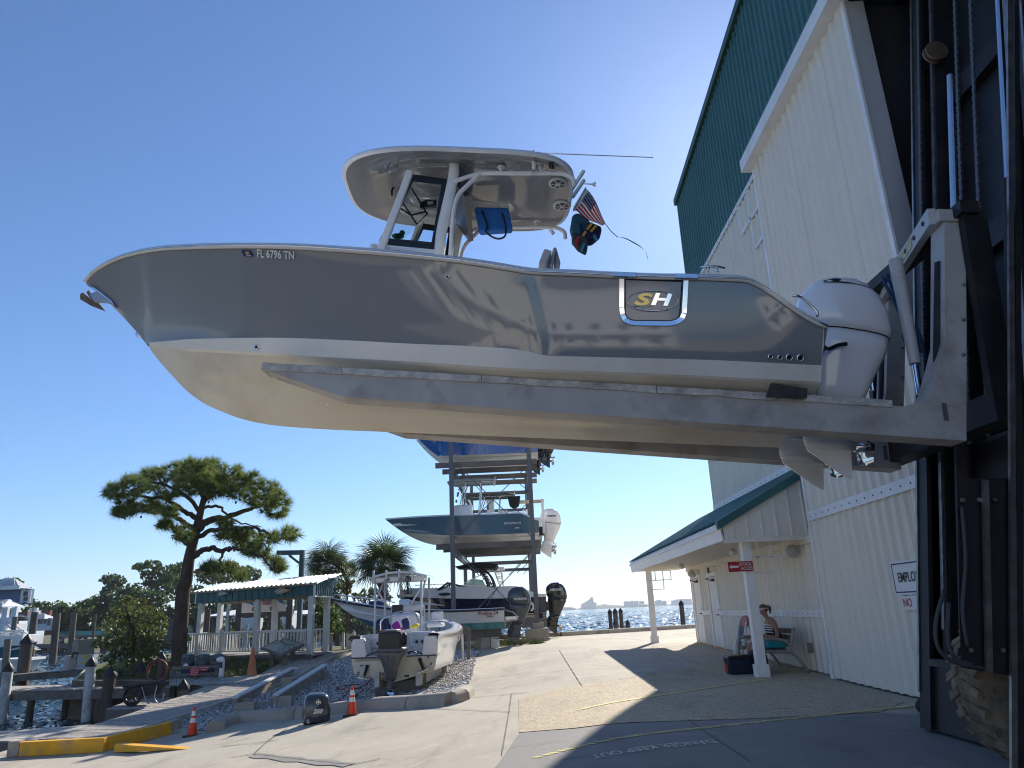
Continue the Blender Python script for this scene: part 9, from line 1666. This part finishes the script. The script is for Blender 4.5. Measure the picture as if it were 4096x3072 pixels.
# covered boats and dock posts glimpsed behind the pavilion
Y = 60.
for x0, x1, cy, lb in ((630, 920, 1010, 'white boat on a lift seen through the pavilion'), (1150, 1330, 960, 'pale boat hull on a lift right in the pavilion view')):
    a, c = atY(*C3(x0, cy+60), Y), atY(*C3(x1, cy), Y); t = thing('lift_boat', a, lb, 'boat', 'boats across the canal', M=bframe((c[0], Y, a[2]), (1, 0))); gen_hull(t, c[0]-a[0], 2.2, 1.1, .4, M_WHITEH, M_WHITEH); bbox(t, 'cover', M_CANV, -(c[0]-a[0])*.8, -.3, -.8, .8, 1.1, 1.7, .2)
for i, (cx, y0_, lb) in enumerate(((360, 790, 'dark dock post left of the boat lift'), (595, 690, 'slim pale dock post by the boat lift'), (715, 690, 'thick timber post under the banner, left one'), (1270, 690, 'thick timber post under the banner, right one'), (795, 960, 'white pipe post beside the lift boat'), (1060, 960, 'short timber post between the pavilion columns'))):
    Yq = 48.+i; P = atY(*C3(cx, y0_), Yq); piling((P[0], Yq), P[2], .2 if 'thick' in lb or 'dark' in lb else .1, lb, False, 'posts behind the pavilion', None, M_WPILE if 'pale' in lb or 'white' in lb else M_PILE)
a, c = atY(*C3(690, 835), 49.), atY(*C3(1300, 830), 49.); mb = MB(); mb.beam(a, c, .3, .5); mk(mb, 'lift_beam', M_PILE, label='heavy timber cross beam below the banner', cat='beam')
# teal boat at the left edge
Y = 62.; a, c = atY(*CH(-400, 1370), Y), atY(*CH(560, 1110), Y); t = thing('teal_boat', a, 'big teal hulled boat with white rails at the left edge', 'boat', M=bframe((a[0], Y, WATER+.05), (-1, 0))); LT = c[0]-a[0]; zt_2 = atY(*CH(200, 1130), Y)[2]-WATER
gen_hull(t, LT, 4., zt_2-.25, .35, mat('teal_gelcoat', (.0, .13, .19), .15, var=.05, coat=.4), mat('teal_gelcoat', (.0, .13, .19), .15)); zq = lambda cy: atY(*CH(300, cy), Y)[2]-WATER
bbox(t, 'deck_house', M_WHITEH, -LT*.92, -1, -1.4, 1.4, zt_2-.1, zq(985), .05)
for cy in (920, 945, 970): pipe(t, [(-LT*.95, -1.45, zq(cy)), (-1., -1.45, zq(cy+20))], .04, M_WHITE, 'rail')
for k in range(9): u = -LT*.95+k*LT*.1; pipe(t, [(u, -1.45, zq(915)), (u+.1, -1.45, zq(1000))], .035, M_WHITE, 'rail_post')
Y = 50.; a, c = atY(*CH(-300, 1560), Y), atY(*CH(345, 1370), Y); t = thing('white_skiff', a, 'white boxy boat stern below the teal hull', 'boat'); mb = MB(); mb.hexa([(a[0], Y, a[2]), (c[0]-.3, Y, a[2]), (c[0]-.3, Y+2, a[2]), (a[0], Y+2, a[2]), (a[0], Y-.1, c[2]), (c[0], Y-.1, c[2]), (c[0], Y+2.1, c[2]), (a[0], Y+2.1, c[2])]); mk(mb, 'hull', M_WHITEH, t); mb = MB(); mb.box(a[0], c[0]+.1, Y-.2, Y+2.2, c[2], c[2]+.15); mk(mb, 'gunwale', M_HW, t)
# details on the far bank
P = atY(*CH(910, 960), 118.); t = thing('beach_umbrella', (P[0], 118, BKZ), 'closed blue and white striped umbrella on the far bank', 'umbrella')
for k in range(6): mb = MB(); z0 = P[2]-2+k*.85; mb.lathe([(.75-.09*k, 0), (.68-.09*k, .85)], (P[0], 118, z0), seg=10); mk(mb, 'stripe', M_HW if k % 2 else M_HBLUE, t)
P = atY(*CH(1310, 985), 116.); t = thing('bank_skiff', (P[0], 116, BKZ), 'small green skiff pulled up on the far bank', 'boat', M=bframe((P[0]+5, 116, P[2]-.3), (1, 0))); gen_hull(t, 11, 2., .9, .2, mat('skiff_green', (.2, .5, .42), .4), M_HW, cap=False)
# ================================================================== HAZE
HZ = bpy.data.materials.new('haze_air'); HZ.use_nodes = True; hn = HZ.node_tree.nodes; hn.remove(hn['Principled BSDF']); pvn = hn.new('ShaderNodeVolumePrincipled')
pvn.inputs['Color'].default_value = (.86, .92, 1, 1); pvn.inputs['Density'].default_value = .00017; pvn.inputs['Anisotropy'].default_value = .2
HZ.node_tree.links.new(pvn.outputs[0], hn['Material Output'].inputs['Volume'])
mb = MB(); mb.box(-4000, 4000, -700, 4200, WATER-6, 150.); mk(mb, 'haze', HZ, kind='stuff', label='thin pale sea haze')
# ================================================================== THE WATERFRONT ACROSS THE YARD (unseen row added to bounce sun onto the shaded side, mirrored in the hull)
M_HC = [mat('cream_siding', (.80, .75, .66), .6, var=.05), M_HW, mat('pale_peach_siding', (.80, .68, .56), .6, var=.05), mat('pale_grey_siding', (.7, .7, .68), .6, var=.05)]
POSN = ('first from the left', 'second from the left', 'third from the left', 'fourth from the left', 'fifth from the left', 'last on the right')
for i in range(6):
    x0 = -76+i*15.5; hh = 8.+1.1*((i*7) % 3); wd = 12.6; yb = -43-(i % 2)*1.5; t = thing('added_house', (x0+wd/2, yb, 0), 'pale added house behind the camera, mirrored in the grey hull, '+POSN[i], 'house', 'added houses across the yard')
    mb = MB(); mb.box(x0, x0+wd, yb-9, yb, -1, hh); mk(mb, 'wall', M_HC[i % 4], t); mb = MB(); mb.prism([(x0-.5, yb+.6, hh), (x0+wd+.5, yb+.6, hh), (x0+wd/2, yb+.6, hh+3.2)], (0, -10, 0)); mk(mb, 'roof', M_SHING if i % 2 else M_HROOF, t)
    for r in range(2):
        for k in range(5): mb = MB(); xx = x0+1.2+k*2.4; mb.box(xx, xx+.7, yb+.01, yb+.06, .9+r*3.2, 2.1+r*3.2); mk(mb, 'window', M_HDK, t)
    mb = MB(); mb.box(x0, x0+wd, yb+.1, yb+2., 3.2, 3.4); mk(mb, 'balcony', M_HW, t)
    for k in range(5): mb = MB(); xx = x0+.2+k*3.; mb.box(xx, xx+.25, yb+1.7, yb+1.95, -1, 3.2); mk(mb, 'balcony_post', M_HW, t)
